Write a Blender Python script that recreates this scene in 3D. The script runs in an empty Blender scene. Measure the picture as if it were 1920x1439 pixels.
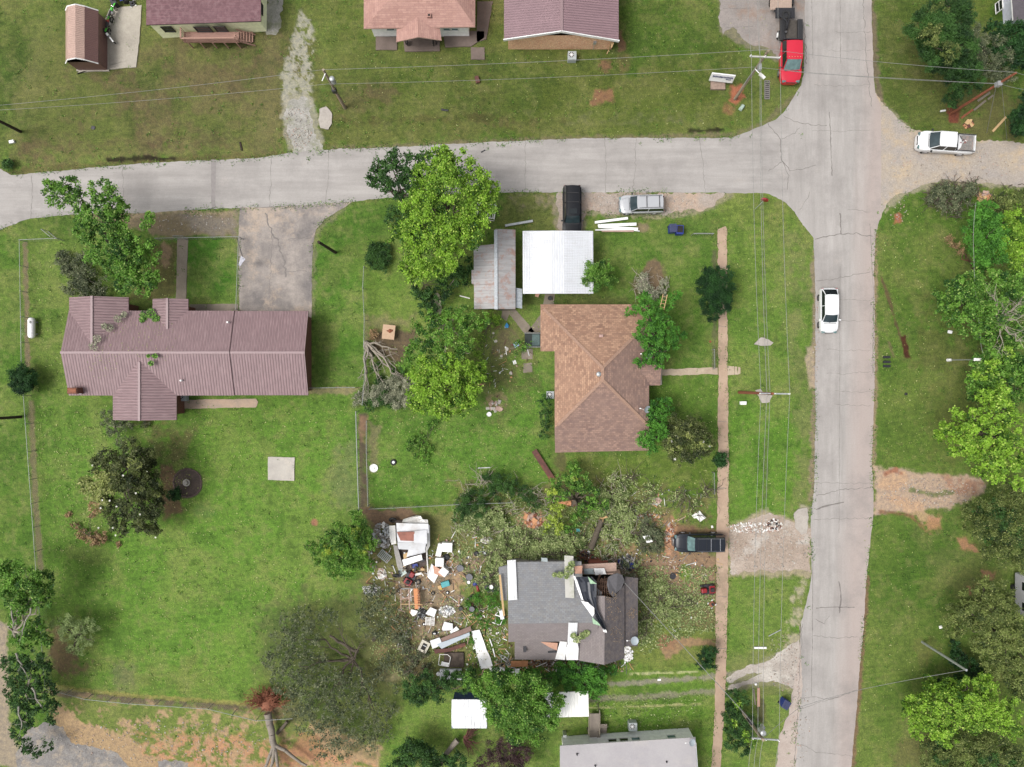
import bpy, math, random
import numpy as np
from mathutils import Vector, Matrix
sc = bpy.context.scene
R = math.radians
# ---------------------------------------------------------------- camera
H = 72.0            # camera height over the ground, metres
K = 0.054           # metres per photo pixel on the ground (photo 1920 wide)
cam = bpy.data.cameras.new('camera'); camo = bpy.data.objects.new('camera', cam)
sc.collection.objects.link(camo); sc.camera = camo
camo.location = (0,0, H); camo.rotation_euler = (0,0,0)
cam.sensor_width = 36.0; cam.lens = 36.0 * H / (1920 * K)
cam.clip_start = 0.5; cam.clip_end = 9000
# ---------------------------------------------------------------- sky, sun, exposure
SUN_EL, SUN_AZ = R(60), R(258)      # overcast, brighter from the upper left
w = bpy.data.worlds.new('World'); sc.world = w; w.use_nodes = True
wn = w.node_tree; wn.nodes.clear()
wo = wn.nodes.new('ShaderNodeOutputWorld'); wb = wn.nodes.new('ShaderNodeBackground')
sk = wn.nodes.new('ShaderNodeTexSky'); sk.sky_type = 'NISHITA'; sk.sun_disc = False
sk.sun_elevation = SUN_EL; sk.sun_rotation = SUN_AZ; sk.dust_density = 6.0; sk.air_density = 1.2
hs = wn.nodes.new('ShaderNodeHueSaturation'); hs.inputs['Saturation'].default_value = 0.22
wn.links.new(sk.outputs[0], hs.inputs['Color']); wn.links.new(hs.outputs[0], wb.inputs[0])
wb.inputs[1].default_value = 0.132; wn.links.new(wb.outputs[0], wo.inputs[0])
sun = bpy.data.lights.new('sun', 'SUN'); suno = bpy.data.objects.new('sun', sun); sc.collection.objects.link(suno)
sun.energy = 1.6; sun.angle = R(24); sun.color = (1.0,0.955,0.9)
_sd = Vector((math.sin(SUN_AZ) * math.cos(SUN_EL), math.cos(SUN_AZ) * math.cos(SUN_EL), math.sin(SUN_EL)))
suno.rotation_euler = _sd.to_track_quat('Z', 'Y').to_euler()
sc.view_settings.view_transform = 'Standard'; sc.view_settings.look = 'None'
sc.view_settings.gamma = 1.0; sc.view_settings.exposure = 0.36
sc.render.engine = 'CYCLES'
try:
    sc.cycles.use_denoising = True; sc.cycles.max_bounces = 5; sc.cycles.transparent_max_bounces = 12
except Exception: pass

# ---------------------------------------------------------------- helpers
rng = np.random.default_rng(7); rnd = random.Random(7)
def W(px, py, z=0.0):
    """photo pixel -> world point at height z"""
    f = K * (H - z) / H
    return Vector(((px - 960) * f, -(py - 719.5) * f, z))
def S(r, g, b, e=1.6):
    """albedo of something that shows as sRGB (r,g,b) under this sky"""
    def l(c):
        c /= 255.0
        c = c / 12.92 if c <= .04045 else ((c + .055) / 1.055) ** 2.4
        return min(.92, c / e)
    return (l(r), l(g), l(b),1.0)

XF = {}   # object name -> (loc, rotz) of its root, for parts given in world space
def props(o, label=None, cat=None, group=None, kind=None):
    if label: o['label'] = label
    if cat: o['category'] = cat
    if group: o['group'] = group
    if kind: o['kind'] = kind
    return o
def thing(name, label, cat, loc=(0,0,0), rotz=0.0, group=None, tilt=None):
    o = bpy.data.objects.new(name, None); sc.collection.objects.link(o)
    o.empty_display_size = .3
    o.location = loc; o.rotation_euler = (tilt[0] if tilt else 0, tilt[1] if tilt else 0, rotz)
    XF[o.name] = (Vector(loc), rotz)
    return props(o, label, cat, group)

class MB:
    def __init__(s): s.v = []; s.f = []; s.m = []
    def poly(s, pts, m=0):
        n = len(s.v); s.v += [tuple(p) for p in pts]; s.f.append(tuple(range(n, n + len(pts)))); s.m.append(m); return s
    def mesh(s, vs, fs, m=0):
        n = len(s.v); s.v += [tuple(p) for p in vs]
        for f in fs: s.f.append(tuple(i + n for i in f)); s.m.append(m)
        return s
    def box(s, c, d, rz=0, m=0, rx=0, ry=0, taper=1.0):
        hx, hy, hz = d[0] / 2, d[1] / 2, d[2] / 2
        M = Matrix.Translation(Vector(c)) @ Matrix.Rotation(rz, 4, 'Z') @ Matrix.Rotation(ry, 4, 'Y') @ Matrix.Rotation(rx, 4, 'X')
        vs = [M @ Vector((x * hx * (taper if z > 0 else 1), y * hy * (taper if z > 0 else 1), z * hz)) for z in (-1,1) for (x, y) in ((-1,-1),(1,-1),(1,1),(-1,1))]
        return s.mesh(vs, [(3,2,1,0),(4,5,6,7),(0,1,5,4),(1,2,6,5),(2,3,7,6),(3,0,4,7)], m)
    def cyl(s, p0, p1, r0, r1=None, n=8, m=0, caps=True):
        r1 = r0 if r1 is None else r1
        p0, p1 = Vector(p0), Vector(p1); d = (p1 - p0)
        if d.length < 1e-6: return s
        q = d.to_track_quat('Z', 'Y'); vs = []
        for p, r in ((p0, r0),(p1, r1)):
            for i in range(n):
                a = 2 * math.pi * i / n; vs.append(p + q @ Vector((math.cos(a) * r, math.sin(a) * r, 0)))
        fs = [(i, (i + 1) % n, n + (i + 1) % n, n + i) for i in range(n)]
        if caps: fs += [tuple(range(n - 1,-1,-1)), tuple(range(n, 2 * n))]
        return s.mesh(vs, fs, m)
    def tube(s, pts, r, n=6, m=0, r1=None):
        k = len(pts)
        for i in range(k - 1):
            a = r if r1 is None else r + (r1 - r) * i / (k - 1); b = r if r1 is None else r + (r1 - r) * (i + 1) / (k - 1)
            s.cyl(pts[i], pts[i + 1], a, b, n, m, caps=True)
        return s
    def prism(s, out, z0, z1, m=0, ms=None):
        n = len(out); vs = [(x, y, z0) for x, y in out] + [(x, y, z1) for x, y in out]
        s.mesh(vs, [tuple(range(n, 2 * n))], m); b = len(s.v) - 2 * n
        for i in range(n):
            j = (i + 1) % n; s.f.append((b + i, b + j, b + n + j, b + n + i)); s.m.append(m if ms is None else ms)
        return s
    def ring(s, c, r, rt, n=18, k=6, m=0, q=None):
        """torus of radius r, tube rt"""
        vs = []; q = q or Matrix.Identity(3)
        for i in range(n):
            a = 2 * math.pi * i / n
            for j in range(k):
                b = 2 * math.pi * j / k; rr = r + rt * math.cos(b)
                vs.append(Vector(c) + q @ Vector((rr * math.cos(a), rr * math.sin(a), rt * math.sin(b))))
        fs = [(i * k + j, ((i + 1) % n) * k + j, ((i + 1) % n) * k + (j + 1) % k, i * k + (j + 1) % k) for i in range(n) for j in range(k)]
        return s.mesh(vs, fs, m)
    def dome(s, c, r, h, n=14, k=4, m=0):
        vs = []
        for j in range(k):
            a = j / k * math.pi / 2
            for i in range(n):
                t = 2 * math.pi * i / n
                vs.append((c[0] + r * math.cos(a) * math.cos(t), c[1] + r * math.cos(a) * math.sin(t), c[2] + h * math.sin(a)))
        vs.append((c[0], c[1], c[2] + h))
        fs = [(j * n + i, j * n + (i + 1) % n, (j + 1) * n + (i + 1) % n, (j + 1) * n + i) for j in range(k - 1) for i in range(n)]
        fs += [((k - 1) * n + i, (k - 1) * n + (i + 1) % n, k * n) for i in range(n)]
        return s.mesh(vs, fs, m)
    def build(s, name, mats, parent=None, world=False, smooth=None, loc=None, bevel=0, **pr):
        me = bpy.data.meshes.new(name)
        vs = s.v
        if parent is not None and world:
            L, rz = XF[parent.name]; ca, sa = math.cos(-rz), math.sin(-rz)
            vs = [((x - L[0]) * ca - (y - L[1]) * sa, (x - L[0]) * sa + (y - L[1]) * ca, z - L[2]) for x, y, z in vs]
        if loc is not None: vs = [(x - loc[0], y - loc[1], z - loc[2]) for x, y, z in vs]
        me.from_pydata([tuple(v) for v in vs],[], s.f)
        if not isinstance(mats, (list, tuple)): mats = [mats]
        for m in mats: me.materials.append(m)
        me.polygons.foreach_set('material_index', s.m)
        box_uv(me)
        if smooth is not None:
            me.polygons.foreach_set('use_smooth', [True] * len(me.polygons)); me.set_sharp_from_angle(angle=R(smooth))
        o = bpy.data.objects.new(name, me); sc.collection.objects.link(o)
        if loc is not None: o.location = loc
        if parent is not None:
            o.parent = parent
            if parent.name in XF: XF[o.name] = XF[parent.name]
        if bevel:
            b = o.modifiers.new('bevel', 'BEVEL'); b.width = bevel; b.segments = 2; b.limit_method = 'ANGLE'
        if pr: props(o, **pr)
        return o
def box_uv(me):
    n = len(me.loops)
    if not n: return
    co = np.empty(len(me.vertices) * 3, 'f'); me.vertices.foreach_get('co', co); co = co.reshape(-1,3)
    vi = np.empty(n, 'i'); me.loops.foreach_get('vertex_index', vi)
    pn = np.empty(len(me.polygons) * 3, 'f'); me.polygons.foreach_get('normal', pn); pn = pn.reshape(-1,3)
    lt = np.empty(len(me.polygons), 'i'); me.polygons.foreach_get('loop_total', lt)
    nn = np.repeat(pn, lt, axis=0)
    u = np.stack([-nn[:, 1], nn[:, 0], np.zeros(len(nn))],1); L = np.linalg.norm(u, axis=1)
    u[L < .03] = (1,0,0); L[L < .03] = 1; u /= L[:, None]
    v = np.cross(nn, u); p = co[vi]
    uv = np.stack([(p * u).sum(1),(p * v).sum(1)],1).astype('f')
    l = me.uv_layers.new(name='UVMap'); l.data.foreach_set('uv', uv.ravel())
def solo(mb, name, mats, label, cat, loc, group=None, smooth=None, bevel=0, rotz=0, world=False):
    """one-mesh thing; geometry local to loc unless world"""
    if world: o = mb.build(name, mats, loc=loc, smooth=smooth, bevel=bevel)
    else:
        o = mb.build(name, mats, smooth=smooth, bevel=bevel); o.location = loc; o.rotation_euler.z = rotz
    XF[o.name] = (Vector(loc), rotz)
    return props(o, label, cat, group)

# ---------------------------------------------------------------- materials
MATS = {}
class NT:
    def __init__(s, name):
        s.mat = bpy.data.materials.new(name); s.mat.use_nodes = True; s.t = s.mat.node_tree
        s.b = s.t.nodes['Principled BSDF']; s.out = s.t.nodes['Material Output']
    def n(s, typ, **kw):
        x = s.t.nodes.new('ShaderNode' + typ)
        for k, v in kw.items():
            if k in x.inputs: x.inputs[k].default_value = v
            else: setattr(x, k, v)
        return x
    def l(s, a, b): s.t.links.new(a, b)
    def noise(s, vec, scale, detail=3, rough=.55):
        x = s.n('TexNoise'); x.inputs['Scale'].default_value = scale; x.inputs['Detail'].default_value = detail; x.inputs['Roughness'].default_value = rough
        s.l(vec, x.inputs['Vector']); return x.outputs['Fac']
    def rng(s, fac, a, b, c, d):
        x = s.n('MapRange'); x.inputs[1].default_value = a; x.inputs[2].default_value = b; x.inputs[3].default_value = c; x.inputs[4].default_value = d
        s.l(fac, x.inputs[0]); return x.outputs[0]
    def mix(s, fac, a, b, mode='MIX'):
        x = s.n('Mix', data_type='RGBA', blend_type=mode)
        for i, val in ((0, fac),(6, a),(7, b)):
            if hasattr(val, 'is_linked') or hasattr(val, 'links'): s.l(val, x.inputs[i])
            else: x.inputs[i].default_value = val
        return x.outputs[2]
    def vmul(s, vec, v):
        x = s.n('VectorMath', operation='MULTIPLY'); s.l(vec, x.inputs[0]); x.inputs[1].default_value = v; return x.outputs[0]
    def math(s, op, a, b=0.0):
        x = s.n('Math', operation=op)
        for i, val in ((0, a),(1, b)):
            if hasattr(val, 'links'): s.l(val, x.inputs[i])
            else: x.inputs[i].default_value = val
        return x.outputs[0]
    def bump(s, h, strength=.3, dist=.02):
        x = s.n('Bump'); x.inputs['Strength'].default_value = strength; x.inputs['Distance'].default_value = dist
        s.l(h, x.inputs['Height']); s.l(x.outputs[0], s.b.inputs['Normal'])
    def co(s, k='Object'):
        return s.n('TexCoord').outputs[k]
def dk(c, f): return (c[0] * f, c[1] * f, c[2] * f, 1)
def mp(name, col, rough=.6, metal=0.0, var=.25, scale=6.0, coat=0.0, dirt=None, spec=None):
    """plain surface with mottled variation"""
    key = name
    if key in MATS: return MATS[key]
    t = NT(name); c = t.co('Object')
    f = t.noise(c, scale, 4); col_ = t.mix(t.rng(f, .3,.7,0,1), dk(col, 1 - var), dk(col, 1 + var * .6))
    if dirt:
        g = t.noise(c, scale * .35,5,.7); col_ = t.mix(t.rng(g, .52,.66,0,.85), col_, dirt)
    t.l(col_, t.b.inputs['Base Color']); t.b.inputs['Roughness'].default_value = rough; t.b.inputs['Metallic'].default_value = metal
    if coat: t.b.inputs['Coat Weight'].default_value = coat; t.b.inputs['Coat Roughness'].default_value = .08
    if spec is not None: t.b.inputs['Specular IOR Level'].default_value = spec
    MATS[key] = t.mat; return t.mat
def m_shingle(name, c1, c2, c3, bw=.34, bh=.17, patch=None):
    t = NT(name); uv = t.co('UV')
    b = t.n('TexBrick'); t.l(uv, b.inputs['Vector']); b.inputs['Scale'].default_value = 1.0
    b.inputs['Brick Width'].default_value = bw; b.inputs['Row Height'].default_value = bh; b.inputs['Mortar Size'].default_value = .012
    b.inputs['Mortar Smooth'].default_value = .4; b.inputs['Bias'].default_value = 0.0
    b.inputs['Color1'].default_value = c1; b.inputs['Color2'].default_value = c2; b.inputs['Mortar'].default_value = dk(c2,.55)
    f = t.noise(uv, 2.2,5,.7); col = t.mix(t.rng(f, .45,.62,0,.7), b.outputs['Color'], c3)
    g = t.noise(uv, .35,3,.6); col = t.mix(t.rng(g, .35,.65,0,.5), col, patch or dk(c2,.8))
    h = t.noise(uv, 22,2,.7); col = t.mix(1.0, col, t.mix(t.rng(h, .3,.7,0,1),(.78,.78,.78,1),(1.2,1.2,1.2,1)), 'MULTIPLY')
    t.l(col, t.b.inputs['Base Color']); t.b.inputs['Roughness'].default_value = .9
    t.bump(b.outputs['Fac'],.5,-.01); MATS[name] = t.mat; return t.mat
def m_ribbed(name, col, sp=.26, depth=.35, rough=.45, rust=None, rustamt=(.55,.66), wornc=None, metal=.0, deep=.72, axis=0):
    """ribbed metal sheet: ribs run up the slope"""
    t = NT(name); uv = t.co('UV'); sx = t.n('SeparateXYZ'); t.l(uv, sx.inputs[0])
    u = t.math('MULTIPLY', sx.outputs[axis],1.0 / sp); fr = t.math('FRACT', u)
    tri = t.math('ABSOLUTE', t.math('SUBTRACT', fr, .5))          # 0 rib centre .. .5 groove
    prof = t.rng(tri, .08,.22,1,0); 
    f = t.noise(uv, .7,4,.6); base = t.mix(t.rng(f, .3,.7,0,1), dk(col, .9), dk(col, 1.07))
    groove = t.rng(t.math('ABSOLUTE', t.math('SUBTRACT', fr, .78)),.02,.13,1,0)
    base = t.mix(groove, base, dk(col, deep))  # shade between the ribs painted in as a darker groove stripe
    if wornc:
        v = t.vmul(uv, (6.0,.8,1)) if axis == 0 else t.vmul(uv, (.8,6,1)); base = t.mix(t.rng(t.noise(v, 1,5,.7),.5,.62,0,.7), base, wornc)
    if rust:
        v = t.noise(uv, .9,6,.75); base = t.mix(t.rng(v, rustamt[0], rustamt[1],0,.85), base, rust)
    t.l(base, t.b.inputs['Base Color']); t.b.inputs['Roughness'].default_value = rough; t.b.inputs['Metallic'].default_value = metal
    t.bump(prof, depth, .04); MATS[name] = t.mat; return t.mat
def m_lines(name, col, sp=.2, dark=.6, axis=1, rough=.6, var=.12, wd=.12):
    """siding or planks: thin dark joints every sp metres"""
    t = NT(name); uv = t.co('UV'); sx = t.n('SeparateXYZ'); t.l(uv, sx.inputs[0])
    u = t.math('MULTIPLY', sx.outputs[axis],1 / sp); fr = t.math('FRACT', u)
    ln = t.rng(fr, 0, wd, 1,0); ind = t.math('FLOOR', u); wn_ = t.n('TexWhiteNoise', noise_dimensions='1D'); t.l(ind, wn_.inputs['W'])
    f = t.noise(uv, 3,4,.6); base = t.mix(t.rng(f, .3,.7,0,1), dk(col, 1 - var), dk(col, 1 + var))
    base = t.mix(t.rng(wn_.outputs['Value'],0,1,0, var * 2), base, dk(col, .7)); base = t.mix(ln, base, dk(col, dark))
    t.l(base, t.b.inputs['Base Color']); t.b.inputs['Roughness'].default_value = rough; t.bump(ln, .4,-.01)
    MATS[name] = t.mat; return t.mat
def m_brick(name, c1, c2, mort):
    t = NT(name); uv = t.co('UV'); b = t.n('TexBrick'); t.l(uv, b.inputs['Vector']); b.inputs['Scale'].default_value = 1
    b.inputs['Brick Width'].default_value = .22; b.inputs['Row Height'].default_value = .075; b.inputs['Mortar Size'].default_value = .01
    b.inputs['Color1'].default_value = c1; b.inputs['Color2'].default_value = c2; b.inputs['Mortar'].default_value = mort
    h = t.noise(uv, 9,4,.7); col = t.mix(1.0, b.outputs['Color'], t.mix(t.rng(h, .3,.7,0,1),(.6,.6,.6,1),(1.35,1.3,1.25,1)), 'MULTIPLY')
    t.l(col, t.b.inputs['Base Color']); t.b.inputs['Roughness'].default_value = .9; MATS[name] = t.mat; return t.mat
def m_slab(name, col, c2, c3=None, grit=.12, sc_=.5, joint=None, rough=.85):
    """concrete / asphalt / gravel laid on the ground (world coordinates)"""
    t = NT(name); c = t.co('Object')
    f = t.noise(c, sc_, 6,.65); base = t.mix(t.rng(f, .35,.65,0,1), col, c2)
    if c3: base = t.mix(t.rng(t.noise(t.vmul(c, (1,1,1)), sc_ * .6,7,.72),.5,.62,0,.8), base, c3)
    g = t.noise(c, 7,3,.75); g2 = t.noise(c, 2.2,4,.7)
    base = t.mix(1.0, base, t.mix(t.rng(g, .3,.7,0,1),(1 - grit,) * 3 + (1,),(1 + grit,) * 3 + (1,)), 'MULTIPLY')
    base = t.mix(1.0, base, t.mix(t.rng(g2,.3,.7,0,1),(1 - grit * .5,) * 3 + (1,),(1 + grit * .5,) * 3 + (1,)), 'MULTIPLY')
    t.l(base, t.b.inputs['Base Color']); t.b.inputs['Roughness'].default_value = rough; t.bump(g, .2,.02)
    MATS[name] = t.mat; return t.mat
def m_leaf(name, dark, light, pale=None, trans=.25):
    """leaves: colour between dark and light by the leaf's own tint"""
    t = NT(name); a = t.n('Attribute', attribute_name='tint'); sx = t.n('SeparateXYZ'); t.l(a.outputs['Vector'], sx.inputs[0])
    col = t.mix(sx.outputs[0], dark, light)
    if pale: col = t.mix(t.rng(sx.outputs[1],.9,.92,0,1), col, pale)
    t.l(col, t.b.inputs['Base Color']); t.b.inputs['Roughness'].default_value = .6; t.b.inputs['Specular IOR Level'].default_value = .3
    tr = t.n('BsdfTranslucent'); t.l(col, tr.inputs['Color']); mx = t.n('MixShader'); mx.inputs[0].default_value = trans
    t.l(t.b.outputs[0], mx.inputs[1]); t.l(tr.outputs[0], mx.inputs[2]); t.l(mx.outputs[0], t.out.inputs[0])
    MATS[name] = t.mat; return t.mat
M = MATS
mp('glass_dark', (.012,.016,.018,1),.06, var=.1); mp('glass_light', S(120,150,150),.08, var=.35, scale=2)
mp('rubber', (.018,.018,.018,1),.75); mp('rim', (.4,.4,.42,1),.35,.8); mp('rim_dark', (.12,.12,.13,1),.4,.6)
mp('black_plastic', (.02,.02,.022,1),.5); mp('chrome', (.6,.6,.62,1),.2,1.0)
mp('white', (.76,.76,.76,1),.5, var=.09, scale=2, dirt=(.56,.54,.51,1)); mp('white_dirty', (.72,.71,.69,1),.6, var=.1, scale=1.2, dirt=(.42,.40,.37,1))
mp('galv', (.42,.44,.45,1),.4,.5, var=.15); mp('wood_grey', S(150,140,125),.85, var=.2, scale=9)
mp('wood_new', S(225,190,140),.8, var=.15, scale=9); mp('wood_pink', S(225,175,150),.8, var=.15, scale=9)
mp('wood_pole', S(176,160,138),.9, var=.3, scale=5); mp('wood_pole_dark', S(62,50,40),.9, var=.3, scale=5)
mp('wood_red', S(160,96,68),.9, var=.35, scale=6); mp('bark', S(105,95,82),.95, var=.35, scale=10)
mp('bark_pale', S(180,170,155),.9, var=.25, scale=10); mp('split_wood', S(225,165,120),.85, var=.25, scale=8)
mp('concrete', S(190,182,170),.85, var=.15, scale=2.5); mp('dark_metal', (.04,.04,.045,1),.45,.5)
mp('wire', (.26,.26,.25,1),.5,.2); mp('brown_paint', S(110,70,62),.8, var=.3, scale=3, dirt=S(150,95,70))
mp('tan_paint', S(205,175,160),.8, var=.15, scale=4); mp('red_paint', S(160,30,40),.4, var=.2)
mp('green_bright', S(90,215,70),.5); mp('blue_paint', S(45,65,160),.5, var=.15); mp('tarp_blue', S(60,150,205),.6)
mp('soil_red', S(162,106,82),.95, var=.35, scale=5); mp('dark_hole', (.015,.013,.012,1),.9)
# ================================================================ ground
_lat = [np.random.default_rng(100 + i).random((257,257)).astype('f') for i in range(6)]
def vn(X, Y, k):
    L = _lat[k % 6]; xi = np.floor(X).astype(int); yi = np.floor(Y).astype(int); fx = X - xi; fy = Y - yi
    fx = fx * fx * (3 - 2 * fx); fy = fy * fy * (3 - 2 * fy); xi &= 255; yi &= 255
    return (L[xi, yi] * (1 - fx) + L[xi + 1, yi] * fx) * (1 - fy) + (L[xi, yi + 1] * (1 - fx) + L[xi + 1, yi + 1] * fx) * fy
def fbm(X, Y, s, o=4, k=0, g=.55):
    a, t, r = 1.0,0.0,0.0
    for i in range(o):
        r = r + a * vn(X / s * 2 ** i + 13.7 * i + 40 * k, Y / s * 2 ** i + 7.3 * i + 90 * k + 400, k + i); t += a; a *= g
    return r / t
STEP = 2.5
gx = np.arange(-70,1991, STEP); gy = np.arange(-70,1511, STEP)
GX, GY = np.meshgrid(gx, gy); GX = GX.astype('f'); GY = GY.astype('f')
C = np.zeros(GX.shape + (3,), 'f'); GRASS = np.ones(GX.shape, 'f')
def A3(c): return np.array(c[:3], 'f')
# base lawn: mixture of greens
LUSH, MID, YEL, DRY = A3(S(88,132,40)), A3(S(96,130,52)), A3(S(128,144,72)), A3(S(134,124,84))
DULL = A3(S(96,106,58))
n1 = fbm(GX, GY, 190,4,0); n2 = fbm(GX, GY, 60,4,1); n3 = fbm(GX, GY, 22,4,2,.7); n4 = fbm(GX, GY, 9,3,3,.7)
def ss(x, a, b): t = np.clip((x - a) / (b - a),0,1); return t * t * (3 - 2 * t)
C[:] = MID
def lay(mask, col): 
    global C
    C = C * (1 - mask[..., None]) + np.asarray(col, "f")[:3] * mask[..., None]
lay(ss(n1,.42,.6) * .8, LUSH); lay(ss(n2,.5,.66) * .5, YEL); lay(ss(n3,.56,.7) * .35, DRY); lay(ss(n4,.55,.75) * .25, DULL)
def sdf(pts, X, Y):
    d = np.full(X.shape, 1e9, 'f'); ins = np.zeros(X.shape, bool); n = len(pts)
    for i in range(n):
        x0, y0 = pts[i]; x1, y1 = pts[(i + 1) % n]; ex, ey = x1 - x0, y1 - y0
        t = np.clip(((X - x0) * ex + (Y - y0) * ey) / (ex * ex + ey * ey + 1e-9),0,1)
        d = np.minimum(d, np.hypot(X - x0 - t * ex, Y - y0 - t * ey))
        c = ((y0 > Y) != (y1 > Y)) & (X < ex * (Y - y0) / (ey if abs(ey) > 1e-9 else 1e-9) + x0); ins ^= c
    return np.where(ins, -d, d)
def paint(pts, col, soft=10, amp=12, k=1.0, ns=30, grass=0.0, seed=0, brk=None):
    """lay a ground cover over a photo-pixel polygon, edges broken by noise; brk=(a,b) also breaks up its inside"""
    if soft > 7: soft, amp = soft * 1.5, amp * 1.6
    col = np.array(col[:3], 'f'); _y = float((col * (.3,.55,.15)).sum())
    if col[0] > 1.3 * col[1]: col = col * .72 + _y * np.array([1.2,1.0,.8], 'f') * .3
    m = soft + amp + 5; xs = [p[0] for p in pts]; ys = [p[1] for p in pts]
    i0, i1 = np.searchsorted(gx, (min(xs) - m, max(xs) + m)); j0, j1 = np.searchsorted(gy, (min(ys) - m, max(ys) + m))
    if i1 <= i0 or j1 <= j0: return
    X = GX[j0:j1, i0:i1]; Y = GY[j0:j1, i0:i1]
    d = sdf(pts, X, Y) + (fbm(X, Y, ns, 5, seed % 6,.7) - .5) * 2.4 * amp
    a = 1 - ss(d, -soft, soft); a = np.clip(a + (vn(X / 5.3, Y / 5.3,1) + vn(X / 11 + 9, Y / 11,4) - 1) * 1.5 * np.minimum(a, 1 - a) * 2,0,1) * k
    if brk: a = a * ss(fbm(X, Y, ns * .8,5,(seed + 2) % 6,.75), brk[0], brk[1])
    a = a[..., None]; C[j0:j1, i0:i1] = C[j0:j1, i0:i1] * (1 - a) + A3(col) * a
    GRASS[j0:j1, i0:i1] = GRASS[j0:j1, i0:i1] * (1 - a[..., 0]) + grass * a[..., 0]
def el(cx, cy, rx, ry, n=14): return [(cx + rx * math.cos(2 * math.pi * i / n), cy + ry * math.sin(2 * math.pi * i / n)) for i in range(n)]
def strip(pts, w):
    """polygon around a polyline, w wide"""
    L, Rr = [],[]
    for i, (x, y) in enumerate(pts):
        a = pts[max(i - 1,0)]; b = pts[min(i + 1, len(pts) - 1)]; dx, dy = b[0] - a[0], b[1] - a[1]; l = math.hypot(dx, dy) or 1
        ww = w[i] if isinstance(w, (list, tuple)) else w
        L.append((x - dy / l * ww / 2, y + dx / l * ww / 2)); Rr.append((x + dy / l * ww / 2, y - dx / l * ww / 2))
    return L + Rr[::-1]
# --- lawns and their tone
paint([(0,0),(600,0),(600,300),(0,330)], S(110,116,66),40,30,.85,80,.9,1)
paint([(230,60),(530,60),(545,290),(60,300),(120,210)], S(122,104,74),30,50,.8,60,.7,2,(.38,.6))
paint([(0,20),(130,0),(20,200),(0,330)], S(70,104,38),20,25,.8,60,1,3)
paint([(60,40),(120,30),(60,180),(30,260),(20,250)], S(128,132,82),14,18,.7,40,.8,4)
paint([(600,0),(1350,0),(1460,210),(1370,250),(620,270)], S(98,116,50),20,20,.85,70,1,1)
paint([(600,0),(940,0),(940,240),(620,260)], S(108,112,62),30,50,.6,60,.9,2,(.4,.62))
paint([(1000,110),(1330,90),(1380,240),(960,240)], S(96,112,44),20,30,.6,60,1,5)
paint([(1160,10),(1340,10),(1345,120),(1180,140)], S(84,122,38),20,20,.7,50,1,4)
paint([(600,240),(960,225),(1390,215),(1380,250),(620,275)], S(112,122,60),8,8,.6,40,.9,3,(.4,.6))
paint(strip([(40,280),(240,272),(480,262)],26), S(112,92,68),8,10,.8,40,.6,5,(.35,.6))
paint(strip([(10,326),(220,306),(400,296),(540,292)],12), S(104,92,64),5,6,.8,20,.5,1)
paint(strip([(200,301),(260,297),(330,298)],8), S(42,36,30),3,4,.9,12,0,4)
paint(strip([(620,230),(900,222),(960,232),(1090,224)],16), S(92,84,54),6,8,.7,30,.7,3,(.4,.6))
paint(strip([(1060,226),(1180,222),(1330,226)],20), S(120,122,88),6,8,.7,14,.5,1,(.42,.6))
paint(strip([(1290,247),(1360,243)],7), S(40,34,28),3,3,.9,12,0,2)
paint(strip([(620,281),(900,267),(1180,258),(1380,253),(1440,228),(1490,180)],9), S(138,124,104),4,4,.8,14,.2,0)
# dirt and red patches, upper yards
paint(el(1135,125,13,12), S(150,98,76),6,6,.9,14,.2,1); paint([(1115,170),(1150,165),(1148,190),(1105,198)], S(165,104,78),5,7,.9,12,.1,2)
paint(strip([(1160,60),(1168,95)],12), S(150,100,78),4,5,.9,14,.1,3); paint(el(1170,118,12,18), S(140,108,76),6,6,.5,14,.4,3)
paint([(1370,160),(1392,160),(1394,186),(1378,200),(1368,190)], S(190,98,62),4,5,1,10,0,4); paint(el(1366,205,12,10), S(180,105,78),5,6,.7,10,.1,1)
paint(el(715,175,32,16), S(130,104,80),8,10,.6,20,.4,1); paint(el(660,190,30,24), S(130,120,84),8,10,.6,20,.4,2)
paint([(500,60),(530,60),(510,290),(470,280)], S(126,118,84),8,10,.6,30,.5,3)
# --- left property
paint([(45,450),(660,590),(680,740),(680,990),(560,1300),(90,1300),(60,900)], S(98,138,48),10,12,.8,60,1,2)
paint([(200,840),(660,800),(660,1000),(500,1290),(240,1290)], S(102,146,48),60,40,.8,90,1,3)
paint([(80,1130),(180,1220),(420,1250),(420,1320),(90,1290)], S(118,136,64),20,30,.7,50,.9,4,(.35,.6))
paint([(0,440),(40,440),(60,900),(85,1290),(0,1300)], S(82,122,38),8,8,.8,50,1,5)
paint([(585,450),(680,520),(680,740),(590,735)], S(84,130,40),8,8,.9,50,1,1); paint([(600,420),(740,375),(690,480),(600,560)], S(76,118,36),12,10,.8,50,1,2)
paint([(354,450),(441,450),(441,565),(352,565)], S(66,116,30),3,3,.95,30,1,3); paint([(30,410),(130,405),(140,448),(40,450)], S(74,112,36),6,6,.8,30,1,3)
paint([(60,455),(330,460),(330,560),(130,560),(120,740),(60,760)], S(92,124,48),8,10,.7,40,1,2)
paint([(295,460),(330,455),(328,560),(240,560)], S(104,92,64),6,10,.8,20,.4,4); paint(el(310,480,10,24), S(160,128,104),5,6,.8,10,.1,5)
paint([(120,400),(300,398),(440,396),(446,444),(300,446),(260,430)], S(150,128,108),6,6,.9,30,.1,1)
paint([(330,400),(440,402),(446,440),(380,444)], S(150,142,136),8,8,.8,30,0,1); paint(strip([(250,404),(320,396),(440,400)],8), S(178,160,136),3,4,.8,14,0,1)
paint([(255,790),(360,800),(330,960),(300,980),(300,860)], S(118,106,76),16,16,.8,30,.5,1,(.3,.55))
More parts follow.
